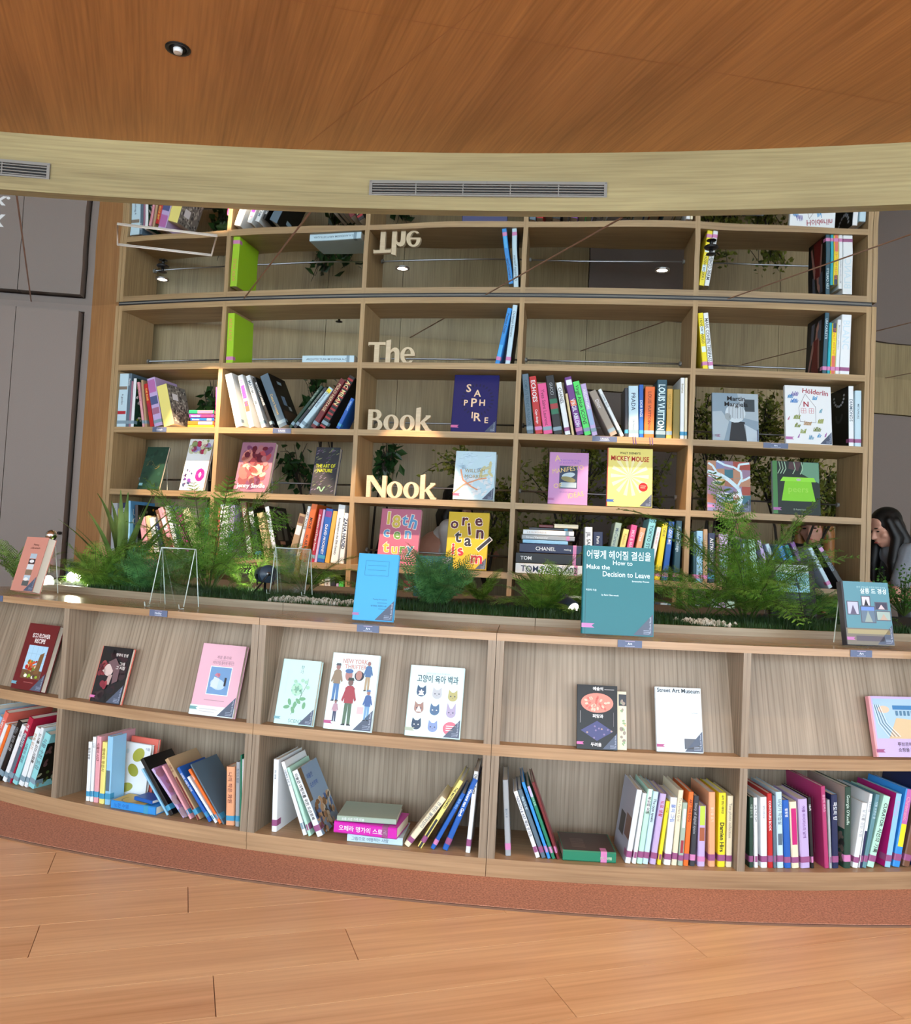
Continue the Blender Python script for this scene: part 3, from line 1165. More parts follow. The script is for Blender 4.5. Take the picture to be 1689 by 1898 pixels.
def stand(mw, w, h, tilt, label, dep=0.075, lip=0.022, group='clear acrylic book stands'):
    """bent acrylic easel: leaning front sheet, back leg, foot and front lip; origin at the front lower left corner"""
    tl = math.tan(math.radians(tilt))
    r = empty('book_stand', mw @ Matrix.Translation((0, 0, 0.0022)))
    tag(r, label, 'book stand', group)
    e = 0.0026
    top = (h * tl, h)

    def sheet(nm, a, b):
        d = Vector((b[0] - a[0], b[1] - a[1]))
        s = Vector((-d.y, d.x)).normalized() * e
        V = []
        for x in (0, w):
            V += [(x, a[0], a[1]), (x, b[0], b[1]), (x, b[0] + s.x, b[1] + s.y), (x, a[0] + s.x, a[1] + s.y)]
        o = mk(nm, V, [(0, 1, 2, 3), (7, 6, 5, 4), (0, 4, 5, 1), (1, 5, 6, 2), (2, 6, 7, 3), (3, 7, 4, 0)], [ACR, ACR_E], r, midx=[1, 1, 0, 0, 0, 0])
        for x in (0.0008, w - 0.0008):
            tube('sheet_edge', [(x, a[0] + s.x / 2, a[1] + s.y / 2), (x, b[0] + s.x / 2, b[1] + s.y / 2)], 0.0016, ACR_E, o, 5)
        return o
    f = sheet('rest', (0.0, 0.004), top)
    tube('top_edge', [(0, top[0], top[1]), (w, top[0], top[1])], 0.0018, ACR_E, f, 5)
    sheet('back_leg', (top[0] + 0.002, h), (top[0] + dep * 0.35, 0.0))
    if lip:
        sheet('foot', (0.0, 0.0), (-lip, 0.0))
        sheet('lip', (-lip, 0.0), (-lip - 0.004, 0.014))
    return r


LOWB = dict(c=LOW, r=LR)


def run(c, r, zs, where, rows, **kw):
    """a row of standing books; every row: xl, xr, xt, yt, colour, text, text colour, band, extras"""
    out = []
    for q in rows:
        q = tuple(q) + (None,) * (9 - len(q))
        ex = dict(kw)
        ex['key'] = (where, zs)
        ex.update(q[8] or {})
        sp = ex.pop('side', None)
        res = spine_book(c, r, zs, q[0], q[1], q[2], q[3], q[4], q[5] or '', q[6] or 'black', q[7], **ex)
        if sp:
            P = Print()
            sp[1](P, res[3], res[2])
            side_print(res[0], res[1], res[3], res[2], sp[0], P)
        out.append(res[0])
    name_run(out, where)
    return out


USED = {}


def name_run(out, where, first=None, last=None):
    cs = [o['_c'] for o in out]
    for i, o in enumerate(out):
        a = cs[i - 1] if i else first
        b = cs[i + 1] if i + 1 < len(out) else last
        if a and b:
            rel = 'between two %s ones' % a if a == b else 'between %s and %s' % (a, b)
        elif a or b:
            rel = 'at row end beside %s' % (a or b)
        else:
            rel = 'on its own'
        lab = '%s book %s %s, %s' % (cs[i], o['_lean'], rel, where)
        if lab in USED:
            for extra in ('slim', 'taller', 'shorter', 'glossy'):
                l2 = extra + ' ' + lab
                if l2 not in USED:
                    lab = l2
                    break
        USED[lab] = 1
        tag(o, lab, 'book', 'books, ' + where)


R_ = {}
Z1, Z2, Z3, Z4, Z5 = SHELF[1:]


# ---- patterns for boards that show
def speckle(seed, cols, n=60, s=0.012, bg=None):
    def f(P, w, h):
        q = random.Random(seed)
        if bg is not None:
            P.rect(0, 0, w, h, bg, 1)
        for i in range(n):
            x, y = q.uniform(0.05, 0.95) * w, q.uniform(0.04, 0.96) * h
            P.ell(x, y, s * q.uniform(.5, 1.3), s * q.uniform(.4, 1.0), q.choice(cols), 2 + i % 3, 7, q.uniform(0, 3))
    return f


def dress(P, w, h):
    P.rect(0, 0, w, h, (.05, .05, .06), 1)
    P.rect(.26 * w, .58 * h, .58 * w, .34 * h, (.34, .36, .42), 2)
    P.poly([(.30 * w, .02 * h), (.78 * w, .02 * h), (.72 * w, .40 * h), (.70 * w, .64 * h), (.42 * w, .64 * h), (.40 * w, .40 * h)], (.40, .08, .10), 3)
    P.poly([(.42 * w, .64 * h), (.36 * w, .60 * h), (.14 * w, .10 * h), (.22 * w, .08 * h), (.44 * w, .48 * h)], (.62, .45, .42), 4)
    P.poly([(.70 * w, .64 * h), (.76 * w, .58 * h), (.82 * w, .12 * h), (.74 * w, .12 * h), (.68 * w, .48 * h)], (.58, .42, .40), 4)
    P.poly([(.50 * w, .63 * h), (.64 * w, .63 * h), (.64 * w, .78 * h), (.54 * w, .76 * h)], (.66, .48, .44), 4)
    P.ell(.62 * w, .83 * h, .085 * w, .085 * h, (.70, .52, .47), 5)
    P.poly([(.40 * w, .62 * h), (.46 * w, .90 * h), (.58 * w, .95 * h), (.66 * w, .91 * h), (.56 * w, .82 * h), (.52 * w, .64 * h)], (.08, .05, .05), 6)


def plate(text, c=(.9, .9, .9), y=.72, hh=.09, bg=None):
    def f(P, w, h):
        if bg:
            P.rect(0, 0, w, h, bg, 1)
        for i, s in enumerate(text):
            P.text(s, .1 * w, (y - i * hh * 1.35) * h, hh * h, c, 2, 0, 'l', .02, maxw=.8 * w)
    return f


T = (TALL, TR)
# top row
lime = run(*T, Z1, 'on the top shelf next to the lying white book', [(418.3, 431.6, 421.3, 580.9, 'lime', 'ALEX KATZ', (.86, .55, .36), 'p', dict(dep=.27, tsize=.42))])[0]
lime['label'] = 'lime green square art book standing alone on the top shelf'
q, *_ = lying_book(*T, Z1, 560, 656, .043, 'pale', 'ARQUITECTURA MODERNA A-Z', 'slate', 'g', dep=.22, tsize=.28)
name_run([q], 'top shelf under the mirror')
q['label'] = 'thick pale book lying flat on the top shelf below the mirror'
run(*T, Z1, 'beside the wooden letters', [(917.7, 926.6, 941, 572, 'bright', 'Premium Design', 'navy', 'p', dict(patch=[(.10, .34, (.30, .68, .92))])), (936.5, 946, 951.4, 560.4, 'pale', 'Christoph Niemann', 'slate', 'p', dict(back='black'))])
run(*T, Z1, 'top shelf leaning pair', [(1303.2, 1313.6, 1292.3, 580.6, 'yellow', 'I KNOW WEGO', 'black', 'p', dict(patch=[(.62, .76, (.85, .92, .94)), (.3, .4, (.85, .92, .94))])), (1314, 1323.5, 1302, 580.6, 'white', 'MARK COHEN TRESPASS', 'black', 'p', dict(tsize=.7))])
run(*T, Z1, 'by the dress cover', [(1524, 1533, 1529.7, 577, 'dteal', 'LISA CARLETTI', (.75, .85, .88), 'p', dict(dep=.27, side=(-1, dress))),
    (1533.4, 1539, 1535.6, 598, 'turq', '', None, 'p'), (1539.5, 1548.5, 1539.6, 599, 'yellow', 'STANLEY WHITNEY', 'orange', 'p', dict(patch=[(.82, 1, 'navy'), (0, .36, 'coral')])),
    (1548.8, 1556, 1550, 592.6, 'white', 'Monochrome exhibition', 'grey', 'p'), (1556.7, 1575.7, 1557.7, 583, 'white', 'BLANC', (.80, .88, .92), 'v', dict(tsize=.7))])
# second row
run(*T, Z2, 'flower book shelf', [(211.7, 228.9, 217, 687.8, 'pale', [('A garden', .62, (.3, .3, .4), .2)], None, 'g', dict(patch=[(.24, .30, (.7, .15, .2)), (.70, .76, (.5, .45, .4))])),
    (228.9, 234.2, 231.7, 688, 'slate', 'Planting', 'white', 'g'), (234.2, 237.6, 235, 707, 'dusty', '', None, 'g'),
    (237.8, 244, 238.4, 702, 'white', '', None, 'g', dict(side=(1, speckle(3, [(.2, .42, .22), (.12, .28, .2), (.9, .9, .88), (.6, .65, .2)], 90, .012, (.10, .24, .18))))),
    (263.8, 268.2, 253.7, 709, 'pink', 'FLOWER COLOUR', 'crimson', 'g'), (268.4, 272.3, 261, 705, 'tan', '', None, 'g'),
    (278, 285.3, 265, 713, 'red', 'THE ROSE', (.95, .8, .4), None, dict(patch=[(.35, .55, 'crimson')])),
    (286, 302, 272, 703, 'lilac', '', None, 'g', dict(patch=[(.7, .96, (.70, .42, .66)), (.45, .62, (.30, .34, .52)), (.25, .38, (.62, .40, .52))])),
    (303.6, 325.7, 282.7, 720, 'lemon', '', None, None, dict(side=(1, lambda P, w, h: (speckle(5, [(.25, .25, .27), (.72, .72, .70)], 150, .009, (.48, .47, .46))(P, w, h), P.rect(.18 * w, .62 * h, .3 * w, .16 * h, (.90, .92, .96), 6)))))])
zz = Z2
st = []
for (x0, x1, t, cl, pt) in ((348, 396, .0135, 'yellow', None), (348, 396, .022, 'orange', [(.4, .95, (.92, .6, .7))]), (353, 396.5, .017, 'blue', [(.7, .9, 'lilac')]), (350.5, 396, .022, 'purple', [(.5, .9, (.7, .2, .4))]), (350, 396.5, .022, 'green', [(.35, .95, (.85, .4, .55))])):
    q, *_ = lying_book(*T, zz, x0, x1, t, cl, 'Naturalist' if cl in ('blue', 'purple') else '', 'white', None, dep=.16, patch=pt)
    st.append(q)
    zz += t + .0018
name_run(st, 'flower book shelf stack')
q = run(*T, Z2, 'flower book shelf', [(399.6, 403.2, 400.4, 717.8, 'hot')], inset=.03)[0]
q['label'] = 'slim hot pink book standing behind the stack on the flower book shelf'
run(*T, Z2, 'style book shelf', [(437, 451, 416.8, 695, 'white', 'INTERIOR OBJECTS', 'grey', 'g'), (462, 472, 440.5, 697, 'white', 'DEFINING STYLE', 'magenta', None, dict(patch=[(.55, .8, (.42, .30, .66)), (.3, .5, (.88, .4, .3))])),
    (485, 493.8, 455.3, 698, 'white', 'MAXIMALISM', 'slate', 'g', dict(tsize=.7)), (502.7, 508.6, 468.6, 701, 'black', 'MOUNTAIN HOUSE', 'white', 'g', dict(tsize=.7)),
    (517.5, 536, 482, 698.4, 'slate', [('Desert houses', .62, (.85, .72, .45), .3)], None, 'g', dict(dep=.25, side=(1, lambda P, w, h: (P.rect(0, 0, w, h, (.08, .08, .09), 1), P.rect(.38 * w, .84 * h, .26 * w, .06 * h, (.62, .72, .78), 2), P.rect(.3 * w, .42 * h, .22 * w, .18 * h, (.45, .55, .66), 2), P.rect(.1 * w, .1 * h, .8 * w, .2 * h, (.30, .22, .18), 2), P.rect(.55 * w, .34 * h, .16 * w, .08 * h, (.75, .78, .8), 3)))))])
run(*T, Z2, 'style shelf end', [(535, 542.6, 594.4, 717.6, 'forest', 'JACQUEMUS', 'sage', 'g'), (543.5, 551.3, 601.8, 720.6, 'char', 'GARDEN OF MATTER', 'sage', 'g'),
    (551.5, 563.4, 606.3, 720.6, 'pale', 'Dreamscapes', 'slate', 'g', dict(patch=[(.88, .97, 'yellow')])), (575, 587, 631.4, 705.8, 'maroon', 'POLO HERITAGE', (.86, .78, .6), 'g', dict(tsize=.55)),
    (591.5, 606, 640, 697, 'black', 'AC MILAN', (.92, .85, .6), 'g', dict(tsize=.6, patch=[(k / 12, k / 12 + .035, (.62, .14, .16)) for k in range(12)])), (622.5, 630.5, 650.6, 740, 'blue', 'FREIGHT', (.7, .85, .95), 'b')])
FASH = run(*T, Z2, 'fashion book shelf', [(977, 990, 966.5, 684, 'slate', 'COMPLETE TRENDS IN FASHION', 'dteal', 'g'), (992.9, 1007, 980, 698.6, 'red', [('ECHOES', .93, 'white', .62), ('Cape design', .42, 'white', .3)], None, 'p'),
    (1008, 1025.5, 995, 712, 'hot', [('Yves Saint Laurent', .88, (.5, .1, .3), .4)], None, 'g'), (1027, 1044, 1010.9, 697.5, 'black', [('GUCCI', .88, 'grey', .35)], None, 'g', dict(patch=[(.52, .60, (.12, .42, .3)), (.43, .52, (.62, .2, .2)), (.34, .43, (.12, .42, .3))])),
    (1048, 1058.6, 1031, 709.9, 'white', 'CHANEL', 'black', 'v', dict(tsize=.6)), (1060.4, 1065, 1048, 730, 'cream', ''),
    (1069, 1082.9, 1043, 700.9, 'purple', [('VIRGIL ABLOH', .62, 'white', .6)], None, 'p', dict(patch=[(.86, .95, 'white'), (.5, .6, 'orange'), (.16, .3, (.62, .4, .7))])),
    (1084, 1097.5, 1060, 708.7, 'neon', [('Virgil Abloh ICONS', .93, 'black', .55)], None, 'g'), (1097.8, 1109, 1075, 713, 'lilac', 'ABLOH-ISMS', 'white', 'g', dict(patch=[(.2, .5, (.6, .7, .85))])),
    (1132, 1148, 1092, 727.5, 'taupe', [('Dior', .80, (.85, .82, .84), .5)], None, 'g'), (1151, 1158.4, 1109, 723, 'white', 'CHANEL BAGS', 'slate', 'g'),
    (1158.6, 1165, 1158.4, 718.9, 'char', '', None, 'b'), (1165.6, 1184.6, 1165.4, 715.5, 'pale', [('PRADA', .86, 'navy', .42), ('CATWALK', .34, 'navy', .2)], None, 'g'),
    (1185, 1193.5, 1185, 713, 'blue', [('DIOR BAGS', .70, 'white', .55)], None, 'b'), (1194, 1213, 1196.5, 716.6, 'orange', [('LOUIS VUITTON', .90, (.4, .15, .1), .34), ('CATWALK', .34, (.4, .15, .1), .2)], None, 'g'),
    (1215.6, 1234.7, 1219, 704, 'dteal', [('LOUIS VUITTON', .92, (.8, .9, .92), .66)], None, 'g', dict(bold=.03)), (1235.2, 1246, 1237, 721, 'ochre', 'VERSACE', (.62, .52, .2), 'g'),
    (1247, 1260.2, 1248.4, 721.8, 'olive', ''), (1260.6, 1268.6, 1262, 697.5, 'white', 'Botanica', 'olive', 'b'), (1269, 1274.6, 1269.6, 697.5, 'ivory', '', None, 'b')], maxd=.25)


for i_, xs_ in ((12, (.35, .6)), (14, (.5, .75))):
    for x_ in xs_:
        tw_ = max(v.co.x for v in FASH[i_].data.vertices)
        mk('ribbon_bookmark', [(x_ * tw_, -.0175, .002), (x_ * tw_ + .003, -.0175, .002), (x_ * tw_ + .008, -.0178, -.040), (x_ * tw_ + .004, -.0178, -.042), (x_ * tw_, -.0185, .002), (x_ * tw_ + .003, -.0185, .002), (x_ * tw_ + .008, -.0188, -.040), (x_ * tw_ + .004, -.0188, -.042)],
           [(0, 1, 2, 3), (7, 6, 5, 4), (0, 4, 5, 1), (1, 5, 6, 2), (2, 6, 7, 3), (3, 7, 4, 0)], paint((.34, .22, .48)), FASH[i_])


def necklace(P, w, h):
    P.rect(0, 0, w, h, (.05, .05, .06), 1)
    for k in range(9):
        a = PI * k / 8
        P.ell(.52 * w - .26 * w * math.cos(a), .88 * h - .16 * h * math.sin(a), .05 * w, .022 * h, (.66, .68, .72), 2, 8)
        P.ell(.52 * w - .16 * w * math.cos(a * .9), .55 * h - .1 * h * math.sin(a), .05 * w, .028 * h, (.26, .26, .28), 2, 8)


run(*T, Z2, 'by the drawn house', [(1573.7, 1583.9, 1573, 715.8, 'white', [('DIAMONDS', .78, 'slate', .6)], None, 'v', dict(dep=.26, side=(-1, necklace))), (1585, 1597.6, 1585.6, 724, 'pale', [('METAPHORS', .76, 'slate', .3)], None, 'v')], inset=.012)
# fourth row
run(*T, Z4, 'garden book shelf', [(204.5, 216, 206.5, 932.7, 'grey', 'WILDING', 'slate'), (217, 225, 219, 942.7, 'yellow', 'Bees', 'black'), (226, 232.2, 227.4, 932, 'navy', 'THE PLANT', 'white'),
    (232.6, 239.7, 235.5, 928.5, 'sky', '', None, 'b', dict(dep=.24, side=(1, plate(['URBAN', 'OASIS'], (.88, .95, .97), .72, .13, (.36, .60, .78))))),
    (249, 255, 250, 936, 'char', '', None, None, dict(side=(1, speckle(9, [(.8, .6, .2), (.2, .3, .2), (.5, .5, .4)], 30, .012, (.08, .09, .08))))),
    (265, 276, 257.5, 960, 'pink', ''), (277.5, 284, 269, 957, 'cream', ''), (286.5, 295, 274.5, 961, 'white', ''), (297, 304.5, 283, 972.5, 'navy', 'PLANTS', 'pale'), (309, 315, 286, 947, 'brown', 'BOTANICAL', 'ivory'),
    (317, 327, 291, 944, 'pink', '', None, None, dict(patch=[(.52, .78, 'white'), (.12, .34, 'maroon')])), (327.4, 335.5, 304.8, 939, 'white', '', None, None, dict(side=(1, plate(['BIG GARDEN', 'DESIGN'], (.40, .52, .66), .80, .09, (.66, .74, .82))))),
    (336.4, 343, 315.4, 961, 'navy', 'BLOOM', 'white'), (345.6, 354, 323.6, 952.6, 'magenta', 'FLORAL', 'white'), (359, 373, 336.4, 945.5, 'ivory', ''), (377, 385.5, 379.7, 941.5, 'green', '', None, 'b')], maxd=.24)
run(*T, Z4, 'behind the planter lamp', [(400.6, 404.4, 404.6, 939, 'coral', ''), (404.8, 421.5, 408.4, 934.6, 'white', ''), (422, 431, 427, 936, 'lilac', '', None, None, dict(patch=[(.1, .5, (.2, .5, .5))])), (459, 470, 446, 933, 'brown', 'COLLECTED', 'white', None, dict(patch=[(.1, .4, 'white')])),
    (474, 485, 459, 941.5, 'black', 'MINIMAL', 'white', 'b', dict(patch=[(.70, .92, 'white')])), (491, 503, 476, 952, 'cream', 'The Modern Garden', 'tan'),
    (507.8, 516.5, 490.8, 940, 'white', 'LUKE ARNOLD', 'pale', None, dict(dep=.25, side=(1, lambda P, w, h: (P.rect(0, 0, w, h, (.14, .13, .12), 1), P.text('LUKE ARNOLD', .08 * w, .88 * h, .06 * h, (.7, .7, .68), 2, 0, 'l', 0, .84 * w), P.rect(.2 * w, .36 * h, .3 * w, .44 * h, (.34, .34, .30), 2), P.rect(.62 * w, .36 * h, .2 * w, .42 * h, (.42, .42, .40), 2), P.rect(.3 * w, .28 * h, .3 * w, .06 * h, (.66, .5, .42), 3), P.text('RUN', .3 * w, .1 * h, .06 * h, (.6, .6, .6), 2)))))], maxd=.24)
run(*T, Z4, 'past the planter lamp', [(532.4, 544.7, 555.5, 953.9, 'tan', '', None, 'g', dict(patch=[(.55, .75, 'white'), (.8, .95, 'brown')])), (547.8, 553.7, 570.4, 939, 'white', 'ART HOUSE', 'black', None, dict(tsize=.75)),
    (554, 565.5, 579.5, 930, 'orange', [('MOVE', .76, 'black', .5), ('to ART', .46, 'black', .5)], None, None), (574.7, 582.2, 592, 943.9, 'crimson', 'Architecture and Design Review', 'white', 'g'), (582.4, 586.8, 599, 944.6, 'lilac', ''),
    (587, 600.9, 602.4, 943, 'blue', [('DAVID HOCKNEY', .70, 'white', .36)], None, 'b', dict(patch=[(.84, .95, (.5, .2, .5))])), (601.7, 610, 614, 947, 'ochre', ''), (612.4, 625.5, 624, 935.4, 'white', [('Architecture in the 20th Century', .78, 'black', .34)], None, None),
    (628, 636.5, 636, 950.8, 'white', 'ZAHA HADID', 'navy', None, dict(tsize=.8, bold=.03))], maxd=.23)
# the lying stack of fashion volumes
zz = Z4
st = []
for (x0, x1, t, cl, tx, tc, bd, ts, ist) in ((955.2, 1080, .054, 'white', 'TOM FORD 002', 'navy', 'p', .62, 0.012), (956, 1077, .056, 'black', 'TOM FORD', 'white', 'p', .40, .014), (963, 1078, .048, 'navy', 'CHANEL', 'white', 'p', .40, .02),
        (969, 1053, .020, 'sky', '', None, None, .4, .03), (967.5, 1065.6, .024, 'grey', 'Street Vernacular', 'white', 'p', .5, .03), (969.7, 1064, .026, 'white', 'L E S U N D R E S S', 'tan', 'g', .35, .03), (981, 1062, .012, 'char', '', None, 'b', .4, .04)):
    parts = tx
    if cl == 'black':
        parts = [('TOM', .07, 'white', .36)]
    elif cl == 'navy':
        parts = [('CHANEL', .26, 'white', .42), ('making', .72, 'white', .2)]
    q, *_ = lying_book(*T, zz, x0, x1, t, cl, parts, tc or 'black', bd, dep=.24 if t > .04 else .19, tsize=ts, inset=ist)
    st.append(q)
    zz += t + .0018
for (x0, x1, t, cl, ist) in ((1027.7, 1072, .022, 'ivory', .03), (999, 1026, .015, 'maroon', .05)):
    q, *_ = lying_book(*T, zz, x0, x1, t, cl, '', None, None, dep=.12, inset=ist)
    st.append(q)
name_run(st, 'fashion volume stack')
run(*T, Z4, 'behind big teal cover', [(1084, 1098.6, 1084.6, 977, 'white', 'JIL SANDER', 'black', None, dict(tsize=.5)), (1099.5, 1118.5, 1100, 986, 'navy', [('Paris', .9, 'white', .3)]), (1121, 1134, 1141, 970, 'sage', 'McCartney', 'slate', None, dict(patch=[(.0, .5, 'ochre')])),
    (1136, 1147, 1156.6, 981.7, 'lemon', 'Fashion', 'ochre'), (1151, 1163, 1171, 974, 'hot', 'MIX & MATCH', (.95, .75, .85)), (1167, 1178, 1187.6, 979, 'peach', 'Dress', 'white'), (1182, 1196, 1204.4, 963.4, 'aqua', 'TOKYO STREET', 'dteal'),
    (1199, 1207, 1219, 977.8, 'white', 'Cut & sew', 'pink'), (1213.5, 1224, 1229, 969, 'yellow', 'DIOR', 'olive', 'p'), (1227, 1238, 1240.4, 967, 'blue', 'COSTUME', 'white', 'p', dict(patch=[(.72, .9, (.3, .5, .8))])), (1248, 1260, 1253.6, 965.4, 'dteal', 'Fashion Design', 'pale', 'p')], maxd=.23)
run(*T, Z4, 'behind feathery fern', [(1284.8, 1290.4, 1286, 986.6, 'dteal', 'TRAVEL', 'pale', 'p'), (1291, 1303, 1291.6, 984, 'sky', 'Anselm', 'blue', 'p'), (1303.7, 1312, 1304.4, 981, 'tan', 'Atlas', 'taupe', 'p'), (1312.6, 1326, 1313.2, 988, 'navy', 'ASTRO DALI', 'white', 'b'),
    (1327, 1332, 1328.6, 996, 'brown', ''), (1333, 1350, 1333.8, 989.6, 'lilac', '', None, 'p', dict(patch=[(.3, .6, (.6, .75, .85))])), (1377, 1390, 1371.6, 1000, 'dteal', 'Paul Gauguin', 'pale', 'p'), (1397, 1411, 1386, 1001, 'mint', '', None, None, dict(patch=[(.2, .4, (.6, .8, .78))])),
    (1430, 1437, 1404, 1002.6, 'lilac', ''), (1447, 1455, 1419, 1009.7, 'pale', 'WILDE', 'slate'), (1470, 1480, 1441, 1011, 'bright', ''), (1484, 1492, 1455, 1012, 'turq', ''), (1499, 1509, 1465, 1007, 'purple', 'Qi', 'white'),
    (1537, 1546, 1498, 1016, 'pale', '', None, 'p'), (1561, 1573, 1513, 1012, 'black', [('Rothko', .72, 'slate', .75)], None, None, dict(patch=[(.84, .93, 'mauve')], bold=.04))], maxd=.22)
# fifth row, half hidden by the planter
run(*T, Z5, 'bottom shelf by pebbles', [(590, 600, 590.6, 1074, 'ivory', ''), (600.4, 611, 601.7, 1067, 'white', 'LIFE IN', 'tan'), (611.4, 620, 613, 1067, 'char', ''), (621, 625.6, 623, 1081.6, 'lilac', ''), (626, 634.6, 628.2, 1077.8, 'neon', 'CUBAN MODERN', 'black', None, dict(tsize=.6))])
run(*T, Z5, 'bottom shelf behind teal cover', [(1204, 1214.6, 1205.4, 1122, 'red', '8', 'black'), (1224, 1238, 1224.6, 1118, 'pale', ''), (1238.6, 1244, 1239, 1119, 'sky', '')])
run(*T, Z5, 'bottom shelf behind fern', [(1279, 1287.6, 1280, 1125, 'pink', ''), (1288, 1299, 1289.5, 1110, 'black', 'JENNY', 'pale', None, dict(tsize=.6)), (1301, 1308, 1302, 1135, 'char', ''), (1318, 1330, 1319, 1111, 'pale', ''), (1331, 1345, 1332, 1116, 'lilac', ''), (1346, 1362, 1347, 1112, 'mint', '')])
q, *_ = lying_book(*T, Z5, 820, 892, .05, 'forest', [('ARDEF', .28, (.72, .60, .3), .5)], None, None, dep=.2)
name_run([q], 'lowest tall shelf')
q['label'] = 'dark green book with gold lettering lying on the lowest tall shelf'

# ---- low bookcase, lower tier
Lw = (LOW, LR)
run(*Lw, LZB, 'under dark red cover', [(-58, -48, -12, 1314, 'pale', ''), (-46, -37, -3, 1329, 'sky', '', None, 'g'), (-36, -28, 9, 1321, 'coral', '스페인 건축', 'white', 'g'), (-27, -21, 8.5, 1343, 'white', '', None, 'g'), (-20, -15, 14, 1343, 'orange', '', None, 'g'), (-14, -6.5, 20, 1344, 'grey', '', None, 'g'),
    (-6, 2.8, 29, 1335.4, 'black', '어느 날의 여행', 'grey', 'g'), (3.5, 11, 37, 1343, 'white', '이유', 'slate', 'g'), (11.4, 20.5, 53, 1331, 'crimson', '겨울 지나가기', 'white', 'g', dict(patch=[(0, .75, 'slate')])), (22, 31, 48, 1369, 'aqua', '사람의 정원', 'slate', 'g'), (33.4, 42.5, 66, 1349.6, 'white', '한옥 읽기', 'tan', 'g'), (44, 50, 76, 1349.6, 'white', '도시를 걷는 사람들', 'black', 'g', dict(tsize=.7)),
    (51, 63, 83.8, 1361, 'aqua', '식물 수집 도감', 'slate', 'g', dict(dep=.165, side=(1, lambda P, w, h: (P.rect(.0 * w, .12 * h, .9 * w, .72 * h, (.10, .11, .09), 1), speckle(4, [(.32, .40, .22), (.4, .3, .3), (.6, .6, .5)], 40, .01)(P, w * .9, h * .8)))))], inset=.03, maxd=.18)
run(*Lw, LZB, 'under plain pink cover', [(158.4, 165, 163.6, 1375, 'white', '빛의 정원', 'black', 'b'), (166, 171.6, 172, 1366, 'white', '나무', 'slate', 'b'), (172.6, 181, 179.4, 1364.6, 'pink', '식물의 시간', 'maroon', 'b'), (182.6, 191.6, 189.4, 1375, 'lemon', '행복한 정원사', 'olive', 'b', dict(dep=.06)),
    (193, 203, 198, 1364.6, 'sky', '', None, 'b', dict(dep=.065, patch=[(.2, .5, 'slate')]))], inset=.03, maxd=.2)
q, base, w, h = face_book(*Lw, LZB, 214, 268, 1374, 'white', 6, .014, lambda P, w, h: (P.ell(.60 * w, .80 * h, .22 * w, .11 * h, (.66, .66, .25), 1, 20, .7), P.ell(.48 * w, .52 * h, .2 * w, .1 * h, (.60, .61, .22), 1, 20, -.6), P.ell(.3 * w, .2 * h, .25 * w, .08 * h, (.64, .65, .3), 1, 20, .3), P.ell(.2 * w, .84 * h, .06 * w, .045 * h, (.8, .86, .88), 1), P.text('식물', .82 * w, .90 * h, .04 * h, 'slate', 2)),
    'white cover with green folded leaf leaning behind the lying blue books', inset=.105, logo=False)
q, *_ = face_book(*Lw, LZB, 228, 280, 1364, 'coral', 6, .012, None, 'coral book leaning behind the white leaf cover on the low shelf', inset=.125, logo=False)
q, *_ = lying_book(*Lw, LZB, 206, 288, .026, 'bright', '노란 수염', 'blue', 'b', dep=.088, back=None, inset=.012, yaw=.02, tsize=.4)
P = Print()
P.rect(.002, .004, .082, .13, (.86, .72, .36), 1)
P.line([(.03 + .03 * math.cos(k / 3), .06 + .035 * math.sin(k / 3)) for k in range(17)], .002, (.25, .2, .1), 2)
P.build('cover_print', q, lambda a, b, l: (-LIFT * l, a, b))
q['_c'] = 'bright blue'
tag(q, 'bright blue book with ochre cover lying flat on the low shelf', 'book')
q, *_ = lying_book(*Lw, LZB + .0285, 246, 284, .012, 'blue', '', None, None, dep=.06, inset=.03, yaw=-.15)
tag(q, 'small blue book lying askew on the bright blue ochre-topped book', 'book')
run(*Lw, LZB, 'beside lying blue book', [(309, 313.6, 262, 1427, 'sky', ''), (315, 324, 260, 1409, 'black', '', None, 'b', dict(dep=.15)), (339, 345.5, 281, 1427, 'lilac', '꿈의 시간', 'white', 'b', dict(back='mauve', side=(1, speckle(12, [(.72, .5, .6), (.5, .3, .34), (.8, .7, .75)], 30, .02)))),
    (352, 357, 300, 1421, 'pink', '', None, 'b'), (366, 375, 306, 1409, 'tan', '마른 잎', 'maroon', 'b', dict(patch=[(0, .7, 'maroon')])), (387, 394.6, 328, 1425, 'blue', '오래된 서랍의 기억', 'white', 'b', dict(tsize=.6)), (398.6, 404.6, 347, 1441.6, 'white', '', None, 'b'), (406.6, 412.8, 349, 1428, 'orange', '그 여름', 'white', 'b'),
    (413.4, 416.6, 353, 1418, 'slate', '', None, 'b', dict(dep=.15))], inset=.03, maxd=.16)
run(*Lw, LZB, 'low shelf beside divider', [(418.2, 434.6, 419.4, 1421, 'peach', '나의 작은 화원', 'maroon', 'b', dict(tsize=.4)), (435.6, 443.4, 437.6, 1412.6, 'grey', '창가의 화분', 'slate', 'b'), (444, 447, 445.8, 1400, 'green', ''), (447.6, 450.4, 449.2, 1407.5, 'white', '')], inset=.03, maxd=.18)
